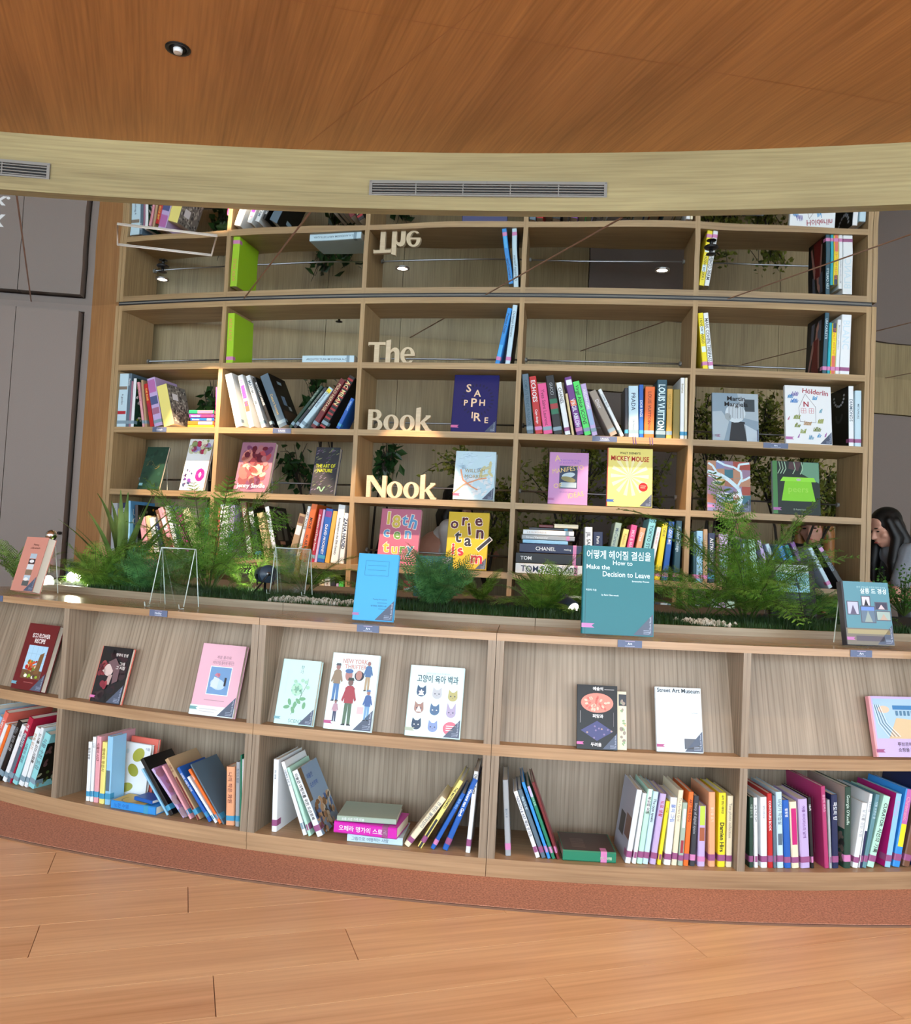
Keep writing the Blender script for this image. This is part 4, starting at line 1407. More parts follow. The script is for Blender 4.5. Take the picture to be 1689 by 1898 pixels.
run(*Lw, LZB, 'under cat faces cover', [(503, 513, 507, 1407.5, 'white', [('좋은 형태들', .85, 'slate', .25)], None, 'v', dict(dep=.18)), (562, 569.4, 521, 1413.5, 'white', '그림책의 모든 것', 'slate', 'g', dict(side=(1, plate(['그림책'], (.25, .45, .15), .78, .08)))), (572, 578, 528, 1425, 'mint', '', None, 'v'),
    (588, 602.5, 534, 1434, 'white', [('미술관 여행자를 위한 도슨트북', .95, 'black', .42)], None, 'v', dict(dep=.16, bold=.02, side=(1, lambda P, w, h: (P.rect(0, 0, w, h, (.52, .62, .72), 1), speckle(21, [(.5, .36, .22), (.75, .6, .45), (.3, .28, .26), (.8, .75, .65), (.3, .4, .6)], 70, .012)(P, w, h * .48), P.text('미술관', .25 * w, .8 * h, .06 * h, 'blue', 6), P.text('도슨트북', .25 * w, .66 * h, .06 * h, 'blue', 6), P.rect(.0 * w, .5 * h, .16 * w, .5 * h, (.42, .34, .24), 5)))))], inset=.03, maxd=.17)
zz = LZB
st = []
for (x0, x1, t, cl, tx, tc, yw, ist) in ((644, 746, .022, 'pale', '그림으로 여행하는 사람', 'slate', .06, .03), (618, 736, .033, 'magenta', '오페라 명가의 스토리', 'white', -.03, .018), (626, 734, .016, 'sage', '요즘 시선 가족 미술', 'white', .10, .03)):
    q, *_ = lying_book(*Lw, zz, x0, x1, t, cl, tx, tc, 'v' if cl == 'magenta' else None, dep=.15, inset=ist, yaw=yw, tsize=.38, back=None)
    st.append(q)
    zz += t + .0018
name_run(st, 'under cat faces cover')
run(*Lw, LZB, 'beside lying magenta book', [(749, 763, 818.6, 1481.5, 'ivory', '한 번은 불러보았다', 'slate', 'v'), (774, 784, 852, 1449, 'lemon', 'THE MASTERMIND', 'black', 'v', dict(patch=[(0, .42, 'char')], bold=.02)), (798, 807, 856, 1472.7, 'blue', '빛의 바다', 'sky', 'p'), (819, 830, 856, 1438, 'blue', [('Vincent van Gogh', .86, 'white', .55)], None, 'v', dict(bold=.03)), (863, 872, 879, 1430, 'white', [('Dieter Rams', .96, 'black', .62)], None, 'v', dict(bold=.02))], inset=.03, maxd=.17)
run(*Lw, LZB, 'under black oval cover', [(937, 948, 931.7, 1446, 'grey', [('물건의 방', .62, 'slate', .3)], None, 'p'), (994, 1002.6, 952, 1468, 'white', [('FASHION & ART 패션 앤 아트', .92, 'navy', .6)], None, 'v'), (1004.6, 1013.6, 957, 1466, 'slate', '예술가의 방', 'pale', 'v'), (1015.6, 1022, 967, 1451, 'bright', '그 숲의 언어', 'navy', 'p'), (1024, 1031, 977, 1458.6, 'green', '디자인의 말들', 'mint', 'p', dict(patch=[(.85, 1, 'lilac')])),
    (1033, 1039, 986, 1451, 'maroon', '', None, 'p', dict(dep=.16, back='maroon', side=(1, lambda P, w, h: (P.rect(.1 * w, .1 * h, .8 * w, .78 * h, (.62, .28, .34), 1), P.text('PORTRAIT', .2 * w, .6 * h, .05 * h, 'black', 2)))))], inset=.03, maxd=.17)
q, *_ = lying_book(*Lw, LZB, 1043, 1142, .031, 'green', [('초록의 사람들', .70, (.85, .95, .8), .4)], None, 'p', dep=.16, inset=.025)
P = Print()
P.rect(.002, .002, .155, .15, (.27, .20, .18), 1)
for k in range(9):
    P.line([(.03 + k * .009, .03), (.03 + k * .009, .07)], .0018, (.55, .48, .45), 2)
P.build('cover_print', q, lambda a, b, l: (-LIFT * l, a, b))
tag(q, 'green spined book lying back up on the low shelf under the black cover', 'book')
BL = [(1158.6, 1169.6, 1181, 1464.8, 'white', '', None, 'v', dict(dep=.17, side=(-1, lambda P, w, h: (P.rect(0, 0, w, h, (.62, .64, .70), 1), P.rect(.2 * w, .25 * h, .35 * w, .3 * h, (.25, .25, .26), 2), P.rect(.62 * w, .3 * h, .38 * w, .3 * h, (.45, .35, .32), 2))))), (1172, 1179.6, 1192.4, 1471, 'white', '', None, 'v'), (1180, 1190.4, 1199, 1463, 'mint', '북유럽 여행', 'black', 'v', dict(patch=[(.7, 1, 'white')], bold=.02)),
    (1191.6, 1202, 1212, 1468, 'pale', 'The type speaks', 'black', 'v'), (1204.8, 1216.6, 1225, 1472, 'lilac', '도쿄 생활', 'crimson', 'v'), (1218.7, 1225.6, 1236, 1486, 'yellow', 'ONE', 'black', 'v'), (1231, 1244, 1242, 1478.6, 'white', '물의 그림', 'blue', 'v'), (1245.5, 1255.2, 1255, 1464.8, 'ivory', 'The Perfect Grid', 'taupe', 'v'), (1257, 1266.6, 1264, 1488, 'sage', '', None, 'v', dict(patch=[(.2, .4, (.6, .2, .25)), (.6, .9, 'white')])),
    (1267.2, 1276.8, 1274.6, 1468, 'orange', 'ART THE DOG', 'maroon', 'v', dict(bold=.02)), (1278.7, 1289, 1285, 1475.6, 'char', 'Story of digital space', 'grey', 'p'), (1293.5, 1307.6, 1296, 1494, 'lilac', '', None, 'p', dict(patch=[(.68, 1, (.72, .82, .3)), (.42, .64, (.62, .35, .24))])), (1314, 1326.8, 1314.7, 1468.8, 'peach', [('불안을 읽기', .8, (.95, .82, .72), .34)], None, 'v'),
    (1331, 1345.2, 1333.6, 1470, 'yellow', [('내가 만난 데미안', .97, 'black', .26), ('Damien Hirs', .60, 'black', .56)], None, 'v', dict(bold=.03)), (1346.6, 1357.6, 1350, 1475.6, 'ivory', 'Tate photo collection', 'taupe', 'v')]
run(*Lw, LZB, 'under plain white cover', BL, inset=.03, maxd=.19)
run(*Lw, LZB, 'beside tall rose book', [(1389.2, 1397, 1389.4, 1477.8, 'forest', '식물원의 밤', 'sage', 'v'), (1399, 1406, 1397.6, 1479, 'white', 'SAVE THE CAT!', 'black', 'v'), (1411.5, 1423.8, 1410.4, 1477.8, 'white', [('뮤직 라디오', .88, 'slate', .3)], None, 'v'), (1424.7, 1434.2, 1420.8, 1471, 'red', 'CONTOURS BOOK', 'white', 'v'), (1434.5, 1440.4, 1431, 1475, 'slate', '', None, 'v'), (1442, 1454, 1436.6, 1468.5, 'pale', '바닷가 작업실', 'slate', 'v', dict(patch=[(.3, .45, 'slate')])),
    (1455.5, 1468, 1449, 1484, 'blue', [('별똥별', .88, 'white', .36)], None, 'v'), (1469, 1483, 1462, 1487, 'ivory', '', None, 'v', dict(patch=[(.35, .9, (.75, .12, .45))])), (1485.8, 1503.4, 1480.4, 1481.7, 'lilac', [('여름 바이러스의 날개', .9, 'purple', .28)], None, 'v'), (1504, 1510, 1498, 1479, 'black', 'Hi-Fi', 'white', 'p', dict(tsize=.7)),
    (1529.8, 1538, 1522.4, 1458, 'rose', '환상의 서커스', (.9, .7, .8), None, dict(dep=.2, side=(-1, lambda P, w, h: [P.rect((.1 + k * .08) * w, .12 * h, .012 * w, .7 * h, (.78, .5, .62), 2) for k in range(9)]))), (1538.5, 1543, 1534, 1483, 'grey', '', None, 'v'), (1543.3, 1555.4, 1541, 1473.8, 'navy', '파도의 방', 'white', 'v', dict(back='sky')),
    (1565.4, 1578.6, 1566.6, 1459, 'forest', [("Georgia O'Keeffe", .90, (.75, .85, .8), .42)], None, 'p', dict(dep=.2, side=(-1, lambda P, w, h: (P.rect(0, .48 * h, w, .52 * h, (.66, .58, .54), 1), speckle(31, [(.2, .17, .16), (.45, .38, .34)], 90, .01, None)(P, w, h * .48)))))], inset=.03, maxd=.19)
run(*Lw, LZB, 'under painted pink cover', [(1581.5, 1591.6, 1600, 1489.6, 'white', '달 위를 걷는 사람', 'grey', 'v'), (1592.8, 1598.8, 1613, 1472.5, 'white', '모두의 지도', 'slate', 'v', dict(patch=[(0, .5, 'navy')])), (1599.4, 1607, 1625, 1473.8, 'gteal', '산을 오르는 중', 'pale', 'v'), (1608.4, 1622, 1640, 1477.8, 'mint', 'CURATOR 시선의 기록', 'black', 'v'), (1640, 1652.4, 1662, 1472.5, 'sky', 'Reading', 'lilac', 'v', dict(dep=.18, side=(-1, lambda P, w, h: P.rect(0, 0, w, h, (.68, .10, .44), 1)))),
    (1655.8, 1670, 1681, 1464.6, 'bright', 'Chromatic', 'pink', 'v', dict(patch=[(.55, 1, (.74, .4, .66)), (.26, .55, 'yellow')])), (1674, 1688, 1702, 1475, 'brown', '', None, 'v'), (1692, 1706, 1718, 1440, 'navy', '')], inset=.03, maxd=.19)


# ================================================================== covers on show
def blobs(P, w, h, seed, cols, n, s, x0=0.0, x1=1.0, y0=0.0, y1=1.0, lay=2, asp=(.5, 1.0)):
    q = random.Random(seed)
    for i in range(n):
        r = s * w * q.uniform(.5, 1.2)
        P.ell(q.uniform(x0 * w + r, x1 * w - r), q.uniform(y0 * h + r, y1 * h - r), r, r * q.uniform(*asp), q.choice(cols), lay + i % 4, 9, q.uniform(0, 3.1))


def lines(P, w, h, x, y, ww, n, c, step=.03, th=.006, lay=2):
    for i in range(n):
        P.rect(x * w, (y - i * step) * h, ww * w * (1 - .13 * (i % 3)), th * h, c, lay)


def a_green(P, w, h):
    P.line([(.18 * w + .6 * w * k / 14, (.55 + .07 * math.sin(k / 2.2)) * h) for k in range(15)], .012 * w, (.62, .52, .28), 2)
    P.line([(.18 * w + .6 * w * k / 14, (.60 + .07 * math.sin(k / 2.2)) * h) for k in range(15)], .008 * w, (.50, .44, .24), 2)
    blobs(P, w, h, 2, [(.10, .20, .17), (.16, .29, .24)], 18, .10)
    P.rect(.05 * w, .08 * h, .16 * w, .06 * h, (.5, .7, .74), 6)


def a_floral(P, w, h):
    blobs(P, w, h, 3, [(.78, .80, .66), (.55, .62, .42), (.62, .58, .78), (.92, .92, .84), (.70, .20, .36)], 46, .12, 0, 1, .68, 1)
    blobs(P, w, h, 4, [(.30, .14, .36), (.45, .26, .60), (.28, .32, .45)], 16, .07, .04, .45, .04, .42)
    for k in range(12):
        a = k * PI / 6
        P.ell(.74 * w + .12 * w * math.cos(a), .30 * h + .09 * h * math.sin(a), .075 * w, .05 * h, (.78, .16, .52) if k % 2 else (.86, .36, .64), 3 + k % 2, 10, a)
    P.ell(.74 * w, .30 * h, .05 * w, .035 * h, (.96, .86, .90), 6)
    P.line([(.52 * w, .04 * h), (.66 * w, .22 * h)], .012 * w, (.45, .55, .3), 2)


def a_saville(P, w, h):
    blobs(P, w, h, 6, [(.70, .30, .32), (.52, .28, .30), (.82, .52, .46), (.45, .25, .38), (.78, .40, .38)], 44, .20, lay=1, asp=(.35, .8))
    blobs(P, w, h, 7, [(.40, .14, .20), (.66, .42, .44)], 14, .10, .1, .9, .5, .95, 5)
    blobs(P, w, h, 8, [(.90, .72, .62), (.86, .30, .32)], 12, .15, .1, .9, .25, .6, 5, (.35, .7))
    P.text('Jenny Saville', .5 * w, .08 * h, .085 * h, (.98, .96, .95), 10, 0, 'c', .018, maxw=.86 * w)


def a_nature(P, w, h):
    q = random.Random(5)
    for k in range(60):
        x, y = q.uniform(.02, .88), q.uniform(.02, .95)
        c = [(.30, .38, .30), (.50, .46, .54), (.34, .28, .38), (.52, .56, .40)][k % 4]
        P.poly([(x * w, y * h), ((x + .10) * w, (y + .03) * h), ((x + .12) * w, (y + .05) * h), ((x + .02) * w, (y + .025) * h)], c, 1 + k % 3)
    P.line([((.3 + .3 * k / 8) * w, (.10 + .05 * math.sin(k)) * h) for k in range(9)], .05 * w, (.60, .78, .62), 5)
    P.text('THE ART OF', .5 * w, .56 * h, .075 * h, (.88, .88, .20), 7, 0, 'c', .018, maxw=.8 * w)
    P.text('NATURE', .5 * w, .46 * h, .075 * h, (.88, .88, .20), 7, 0, 'c', .018, maxw=.62 * w)


def a_sapphire(P, w, h):
    c = (.93, .80, .66)
    for s, x, y, k in (('S', .34, .70, .14), ('A', .54, .62, .12), ('P', .30, .46, .10), ('P', .48, .44, .15), ('H', .66, .46, .11), ('I', .46, .24, .11), ('R', .58, .19, .15), ('E', .78, .16, .10)):
        P.text(s, x * w, y * h, k * h, c, 4, 0, 'c', .018)
    for k in range(26):
        a = k * 2 * PI / 26
        P.ell((.55 + .33 * math.cos(a)) * w, (.56 + .26 * math.sin(a)) * h, .04 * w, .014 * h, (.07, .08, .26), 2, 8, a)


def a_leafy(P, w, h):
    q = random.Random(14)
    for k in range(54):
        x, y = q.uniform(.08, .92), q.uniform(.06, .94)
        c = (.76, .86, .92) if x + (1 - y) < 1.0 else (.80, .78, .58)
        if y < .45:
            c = (.86, .88, .90)
        P.ell(x * w, y * h, .10 * w, .030 * h, c, 1 + k % 3, 9, q.uniform(0, 3))
        P.line([((x - .07) * w, y * h), ((x + .07) * w, (y + .03) * h)], .006 * w, (.52, .66, .74), 5)
    for pts in ([(.0, .12), (.25, .30), (.6, .42), (.8, .45)], [(.15, .62), (.22, .40), (.45, .26), (.6, .2)]):
        P.line([(a * w, b * h) for a, b in pts], .035 * w, (.86, .60, .46), 6)
    P.text('WILLIAM', .5 * w, .56 * h, .075 * h, (.62, .56, .38), 8, 0, 'c', 0, maxw=.72 * w)
    P.text('MORRIS', .48 * w, .44 * h, .075 * h, (.62, .56, .38), 8, 0, 'c', 0, maxw=.66 * w)


def a_mauve(P, w, h):
    P.rect(.27 * w, .30 * h, .46 * w, .44 * h, (.20, .26, .36), 1)
    P.ell(.5 * w, .56 * h, .17 * w, .05 * h, (.72, .80, .84), 2, 16, .2)
    P.ell(.5 * w, .48 * h, .19 * w, .05 * h, (.54, .52, .36), 3, 16, -.2)
    P.rect(.31 * w, .32 * h, .40 * w, .10 * h, (.66, .74, .78), 3)
    P.text('THE ARCHITECTURE', .5 * w, .83 * h, .035 * h, (.50, .40, .74), 2, 0, 'c', 0, maxw=.6 * w)
    P.text('OF BOOKSTORES', .5 * w, .78 * h, .035 * h, (.50, .40, .74), 2, 0, 'c', 0, maxw=.5 * w)
    y = (.90, .80, .52)
    P.text('A', .14 * w, .82 * h, .12 * h, y, 5, .1)
    P.text('MANIFESTO', .10 * w, .58 * h, .09 * h, y, 5, .18, 'l', 0, maxw=.8 * w)
    P.text('OF', .14 * w, .30 * h, .09 * h, y, 5, .1)
    P.text('IDEAS', .52 * w, .11 * h, .10 * h, y, 5, .2, 'l', 0, maxw=.4 * w)
    P.text('BY JOLIE WILLIAMS', .5 * w, .22 * h, .025 * h, (.50, .38, .66), 2, 0, 'c', 0, maxw=.4 * w)


def a_yellow(P, w, h):
    for k in range(14):
        a = 2 * PI * k / 14
        P.poly([(.5 * w, .52 * h), ((.5 + .42 * math.cos(a - .1)) * w, (.52 + .34 * math.sin(a - .1)) * h), ((.5 + .42 * math.cos(a + .1)) * w, (.52 + .34 * math.sin(a + .1)) * h)], (.96, .93, .72), 1)
    P.text("WALT DISNEY'S", .5 * w, .90 * h, .035 * h, (.12, .10, .08), 3, 0, 'c', .02, maxw=.46 * w)
    P.text('MICKEY MOUSE', .5 * w, .78 * h, .085 * h, (.70, .12, .10), 3, -.02, 'c', .018, maxw=.84 * w)
    P.ell(.80 * w, .34 * h, .10 * w, .075 * h, (.76, .10, .12), 3)
    lines(P, w, h, .74, .355, .12, 2, (.95, .8, .7), .03, .008, 4)


def a_return(P, w, h):
    q = random.Random(8)
    cols = [(.62, .42, .36), (.24, .44, .50), (.44, .56, .42), (.58, .48, .58), (.76, .64, .40), (.62, .30, .26), (.50, .52, .68), (.70, .52, .42)]
    for i in range(5):
        for j in range(6):
            x, y = i / 5, j / 6
            a = q.uniform(-.06, .06)
            P.poly([(x * w, y * h), ((x + .2) * w, max(0, y + a * .5) * h), ((x + .2) * w, (y + .1667) * h), ((x + .08) * w, min(1, y + .1667 + a * .3) * h), (x * w, (y + .1667) * h)], q.choice(cols), 1 + (i + j) % 3)
    wt = (.80, .90, .94)
    for pts, k in (([(.66, .0), (.78, .26), (.72, .46), (.5, .62), (.3, .72), (.0, .78)], .09), ([(.70, .5), (.80, .66), (.78, .80), (.62, .88), (.40, .92), (.22, 1.0)], .05), ([(.78, .6), (.92, .66), (.99, .70)], .05), ([(.72, .85), (.74, .94), (.98, .97)], .05), ([(.22, .76), (.12, .90), (.02, .95)], .05), ([(.42, .66), (.2, .66), (.02, .7)], .04)):
        P.line([(a * w, b * h) for a, b in pts], k * w, wt, 5)
    P.ell(.24 * w, .56 * h, .13 * w, .045 * h, (.80, .80, .74), 6)
    P.ell(.24 * w, .56 * h, .09 * w, .025 * h, (.36, .50, .50), 7)
    P.text('RETURN', .5 * w, .28 * h, .085 * h, (.97, .97, .97), 9, 0, 'c', .018, maxw=.56 * w)
    P.text('SON PENTOUR', .5 * w, .20 * h, .04 * h, (.90, .92, .92), 9, 0, 'c', .02, maxw=.5 * w)


def a_bag(P, w, h):
    P.rect(.0, 0, .10 * w, h, (.28, .50, .30), 1)
    P.rect(.10 * w, 0, .90 * w, h, (.10, .17, .16), 1)
    P.poly([(.60 * w, .78 * h), (.99 * w, .60 * h), (.99 * w, .99 * h), (.66 * w, .99 * h)], (.40, .58, .48), 2)
    P.poly([(.34 * w, .86 * h), (.55 * w, .82 * h), (.62 * w, .99 * h), (.36 * w, .99 * h)], (.30, .22, .24), 2)
    for x in (.14, .20, .26, .46, .62):
        P.line([(x * w, .99 * h), ((x + .03) * w, .86 * h), ((x - .03) * w, .76 * h)], .016 * w, (.62, .76, .64), 3)
    g = (.50, .80, .20)
    P.poly([(.18 * w, .25 * h), (.90 * w, .25 * h), (.82 * w, .62 * h), (.26 * w, .62 * h)], g, 4)
    P.poly([(.16 * w, .62 * h), (.92 * w, .62 * h), (.88 * w, .70 * h), (.22 * w, .70 * h)], (.56, .86, .26), 5)
    P.ell(.55 * w, .655 * h, .05 * w, .025 * h, (.70, .70, .66), 6)
    P.text('peers', .54 * w, .42 * h, .12 * h, (.62, .84, .34), 6, 0, 'c', 0, maxw=.5 * w)
    P.text('El Fashionista', .56 * w, .08 * h, .03 * h, (.70, .78, .70), 6, 0, 'c', 0)


def a_bw(P, w, h):
    P.rect(0, 0, w, h, (.52, .60, .66), 1)
    P.poly([(.62 * w, .5 * h), (w, .42 * h), (w, h), (.55 * w, h)], (.64, .70, .74), 2)
    P.rect(.70 * w, .62 * h, .22 * w, .26 * h, (.22, .27, .30), 3)
    P.poly([(0, 0), (.25 * w, .0), (.36 * w, .40 * h), (.2 * w, .62 * h), (0, .6 * h)], (.66, .72, .76), 3)
    P.poly([(.36 * w, 0), (.74 * w, 0), (.70 * w, .40 * h), (.42 * w, .42 * h)], (.18, .20, .22), 4)
    P.poly([(.68 * w, .36 * h), (.96 * w, .22 * h), (.96 * w, 0), (.74 * w, 0)], (.72, .78, .82), 4)
    P.ell(.50 * w, .58 * h, .22 * w, .20 * h, (.78, .83, .86), 5, 16, -.5)
    for k in range(12):
        P.line([((.36 + k * .028) * w, .76 * h), ((.34 + k * .03) * w, (.48 - .01 * (k % 3)) * h)], .010 * w, (.34, .38, .42) if k % 2 else (.60, .65, .69), 6)
    P.ell(.34 * w, .50 * h, .07 * w, .08 * h, (.60, .64, .66), 6, 12, .4)
    P.text('Martin', .52 * w, .84 * h, .10 * h, (.10, .11, .13), 9, 0, 'c', .01, maxw=.46 * w)
    P.text('Margiela', .52 * w, .72 * h, .10 * h, (.10, .11, .13), 9, 0, 'c', .01, maxw=.58 * w)


def a_house(P, w, h):
    r = (.62, .12, .22)
    P.text('Hölderlin', .38 * w, .88 * h, .085 * h, r, 3, -.10, 'l', .01, maxw=.56 * w)
    k = (.45, .42, .44)
    P.line([(.32 * w, .38 * h), (.30 * w, .62 * h), (.44 * w, .86 * h), (.66 * w, .64 * h), (.66 * w, .37 * h), (.32 * w, .38 * h)], .008 * w, k, 2)
    P.text('N', .40 * w, .64 * h, .09 * h, r, 3, 0, 'l', .02)
    for x in (.35, .52):
        P.line([(x * w, .53 * h), ((x + .10) * w, .53 * h), ((x + .10) * w, .61 * h), (x * w, .61 * h), (x * w, .53 * h)], .008 * w, (.80, .45, .50), 2)
        P.line([((x + .05) * w, .53 * h), ((x + .05) * w, .61 * h)], .008 * w, (.80, .45, .50), 2)
        P.line([(x * w, .57 * h), ((x + .10) * w, .57 * h)], .008 * w, (.80, .45, .50), 2)
    q = random.Random(3)
    for x, y, c, n in ((.06, .78, (.20, .52, .74), 6), (.13, .82, (.48, .44, .68), 8), (.12, .70, (.12, .46, .76), 8), (.60, .76, (.22, .58, .80), 5), (.18, .42, (.48, .55, .12), 7), (.20, .28, (.45, .52, .12), 6), (.40, .32, (.66, .50, .30), 8), (.70, .36, (.56, .60, .16), 6), (.60, .22, (.40, .46, .10), 8), (.32, .18, (.52, .58, .16), 6), (.68, .12, (.22, .56, .78), 4), (.74, .54, (.42, .64, .72), 3), (.05, .40, (.68, .40, .50), 2), (.26, .10, (.60, .38, .66), 2), (.84, .13, (.62, .36, .62), 2), (.50, .08, (.30, .56, .70), 5)):
        for i in range(n):
            a = (x + .020 * i) * w
            P.line([(a, y * h), (a + .025 * w, (y + .05 + q.uniform(-.01, .03)) * h)], .014 * w, c, 3 + i % 2)


def letters(rows, out=(.96, .90, .84)):
    def f(P, w, h):
        for s, x, y, k, c, rot in rows:
            P.text(s, x * w, (y - .03) * h, k * h * 1.45, out, 3, rot, 'c', .06)
            P.text(s, x * w, (y - .03) * h, k * h * 1.45, c, 5, rot, 'c', .025)
    return f


B_, Y_, G_ = (.36, .60, .80), (.84, .74, .32), (.44, .62, .32)
a_18 = letters([('1', .20, .76, .15, Y_, 0), ('8', .40, .70, .15, Y_, 0), ('t', .60, .75, .14, B_, -.1), ('h', .80, .70, .16, B_, -.2), ('c', .18, .53, .13, B_, 0), ('e', .45, .50, .13, G_, 0), ('n', .72, .52, .13, B_, 0), ('t', .20, .26, .14, Y_, 0), ('u', .42, .24, .12, Y_, 0), ('r', .62, .25, .12, G_, 0), ('y', .80, .26, .12, B_, 0)])
M_, K_, R2 = (.34, .09, .16), (.20, .20, .24), (.84, .20, .28)
a_or = letters([('o', .16, .74, .13, M_, 0), ('r', .42, .80, .14, M_, 0), ('e', .76, .80, .14, M_, .1), ('i', .55, .64, .15, M_, .15), ('n', .80, .58, .15, M_, 0), ('t', .27, .50, .15, K_, 0), ('a', .52, .44, .14, K_, 0), ('l', .78, .38, .20, K_, -.8), ('i', .17, .28, .14, R2, 0), ('s', .38, .27, .13, R2, .3), ('m', .76, .14, .14, R2, 0)])


def a_eco(P, w, h):
    P.text('ECO FLOWER', .52 * w, .79 * h, .065 * h, (.95, .93, .92), 3, 0, 'c', .018, maxw=.56 * w)
    P.text('RECIPE', .52 * w, .71 * h, .065 * h, (.95, .93, .92), 3, 0, 'c', .018, maxw=.34 * w)
    P.rect(.22 * w, .17 * h, .62 * w, .50 * h, (.66, .82, .93), 1)
    for k in range(1, 4):
        P.rect(.22 * w, (.17 + .125 * k) * h, .62 * w, .003 * h, (.48, .64, .76), 2)
        P.rect((.22 + .155 * k) * w, .3 * h, .005 * w, .37 * h, (.48, .64, .76), 2)
    P.rect(.22 * w, .17 * h, .62 * w, .13 * h, (.42, .30, .20), 3)
    P.poly([(.60 * w, .24 * h), (.76 * w, .26 * h), (.78 * w, .58 * h), (.66 * w, .54 * h)], (.48, .34, .20), 4)
    blobs(P, w, h, 9, [(.82, .32, .12), (.70, .16, .10), (.90, .52, .18), (.45, .50, .2), (.85, .75, .6)], 26, .055, .28, .66, .27, .46, 5)
    blobs(P, w, h, 10, [(.92, .92, .86), (.55, .68, .2), (.3, .25, .24)], 9, .05, .26, .84, .17, .26, 6)
    lines(P, w, h, .38, .11, .3, 1, (.62, .34, .34), .03, .012)


def a_roses(P, w, h):
    blobs(P, w, h, 11, [(.09, .08, .12), (.18, .08, .12), (.05, .05, .08), (.20, .14, .16)], 30, .14, lay=1)
    blobs(P, w, h, 12, [(.46, .16, .20), (.36, .12, .18), (.55, .24, .26)], 16, .07, .05, .35, .45, .75, 5)
    P.ell(.40 * w, .58 * h, .15 * w, .11 * h, (.80, .72, .70), 9, 16, .4)
    P.poly([(.20 * w, .56 * h), (.30 * w, .60 * h), (.32 * w, .50 * h)], (.80, .72, .70), 9)
    P.poly([(.44 * w, .50 * h), (.56 * w, .50 * h), (.52 * w, .32 * h), (.40 * w, .32 * h)], (.70, .60, .58), 9)
    P.poly([(.34 * w, .72 * h), (.55 * w, .80 * h), (.74 * w, .66 * h), (.76 * w, .40 * h), (.60 * w, .34 * h), (.56 * w, .56 * h), (.44 * w, .66 * h)], (.42, .32, .34), 10)
    blobs(P, w, h, 13, [(.60, .22, .26), (.50, .16, .22)], 9, .08, .22, .5, .22, .40, 11)
    P.text('명화의 인생', .92 * w, .84 * h, .045 * h, (.92, .90, .88), 16, 0, 'r', .01, maxw=.38 * w)
    P.text('그때', .88 * w, .68 * h, .05 * h, (.92, .90, .88), 16, 0, 'r', .01)
    P.text('그 사람', .92 * w, .61 * h, .05 * h, (.92, .90, .88), 16, 0, 'r', .01)


def a_pink(P, w, h):
    P.rect(0, 0, w, .135 * h, (.86, .92, .93), 1)
    P.text('계절 플라워', .55 * w, .80 * h, .035 * h, (.55, .42, .46), 2, 0, 'c')
    P.rect(.34 * w, .775 * h, .44 * w, .003 * h, (.62, .5, .54), 2)
    P.text('버터크림 플라워 케이크', .56 * w, .72 * h, .04 * h, (.55, .42, .46), 2, 0, 'c', 0, maxw=.48 * w)
    P.rect(.29 * w, .29 * h, .50 * w, .40 * h, (.92, .94, .95), 2)
    P.rect(.305 * w, .30 * h, .47 * w, .38 * h, (.42, .58, .76), 3)
    P.ell(.52 * w, .44 * h, .17 * w, .075 * h, (.70, .80, .90), 4, 16, -.2)
    P.poly([(.36 * w, .40 * h), (.42 * w, .54 * h), (.54 * w, .52 * h), (.52 * w, .38 * h)], (.78, .84, .90), 5)
    P.rect(.66 * w, .42 * h, .045 * w, .12 * h, (.13, .14, .18), 6)
    blobs(P, w, h, 15, [(.76, .48, .56), (.90, .78, .80)], 6, .03, .42, .58, .52, .60, 7)
    P.rect(.28 * w, .21 * h, .46 * w, .008 * h, (.66, .52, .56), 2)
    lines(P, w, h, .22, .085, .40, 2, (.72, .68, .70), .035, .007)


def a_scent(P, w, h):
    P.text('향', .55 * w, .86 * h, .045 * h, (.26, .45, .40), 2, 0, 'c')
    P.text('기', .54 * w, .79 * h, .045 * h, (.26, .45, .40), 2, 0, 'c')
    st = (.36, .50, .36)
    P.line([(.42 * w, .15 * h), (.54 * w, .32 * h), (.62 * w, .46 * h), (.60 * w, .58 * h)], .012 * w, st, 2)
    P.line([(.60 * w, .44 * h), (.72 * w, .62 * h), (.74 * w, .72 * h)], .009 * w, st, 2)
    for x, y, a in ((.28, .26, .2), (.34, .34, 1.9), (.48, .30, 1.4), (.66, .40, .1), (.72, .30, 1.5), (.45, .22, 2.0), (.56, .36, 2.4)):
        P.ell(x * w, y * h, .085 * w, .028 * h, (.42, .64, .48), 3, 12, a)
    for k in range(11):
        a = k * 2 * PI / 11
        P.ell((.48 + .075 * math.cos(a)) * w, (.54 + .055 * math.sin(a)) * h, .075 * w, .038 * h, (.66, .84, .74) if k % 2 else (.54, .76, .66), 4 + k % 2, 10, a)
    P.ell(.49 * w, .545 * h, .05 * w, .03 * h, (.44, .66, .56), 7)
    for x, y in ((.60, .68), (.70, .66), (.76, .58), (.42, .66)):
        P.ell(x * w, y * h, .045 * w, .030 * h, (.62, .80, .70), 6, 10, 1.2)
    P.text('SCENT', .38 * w, .03 * h, .055 * h, (.40, .56, .54), 2)
    P.rect(.18 * w, .46 * h, .006 * w, .36 * h, (.70, .80, .80), 2)


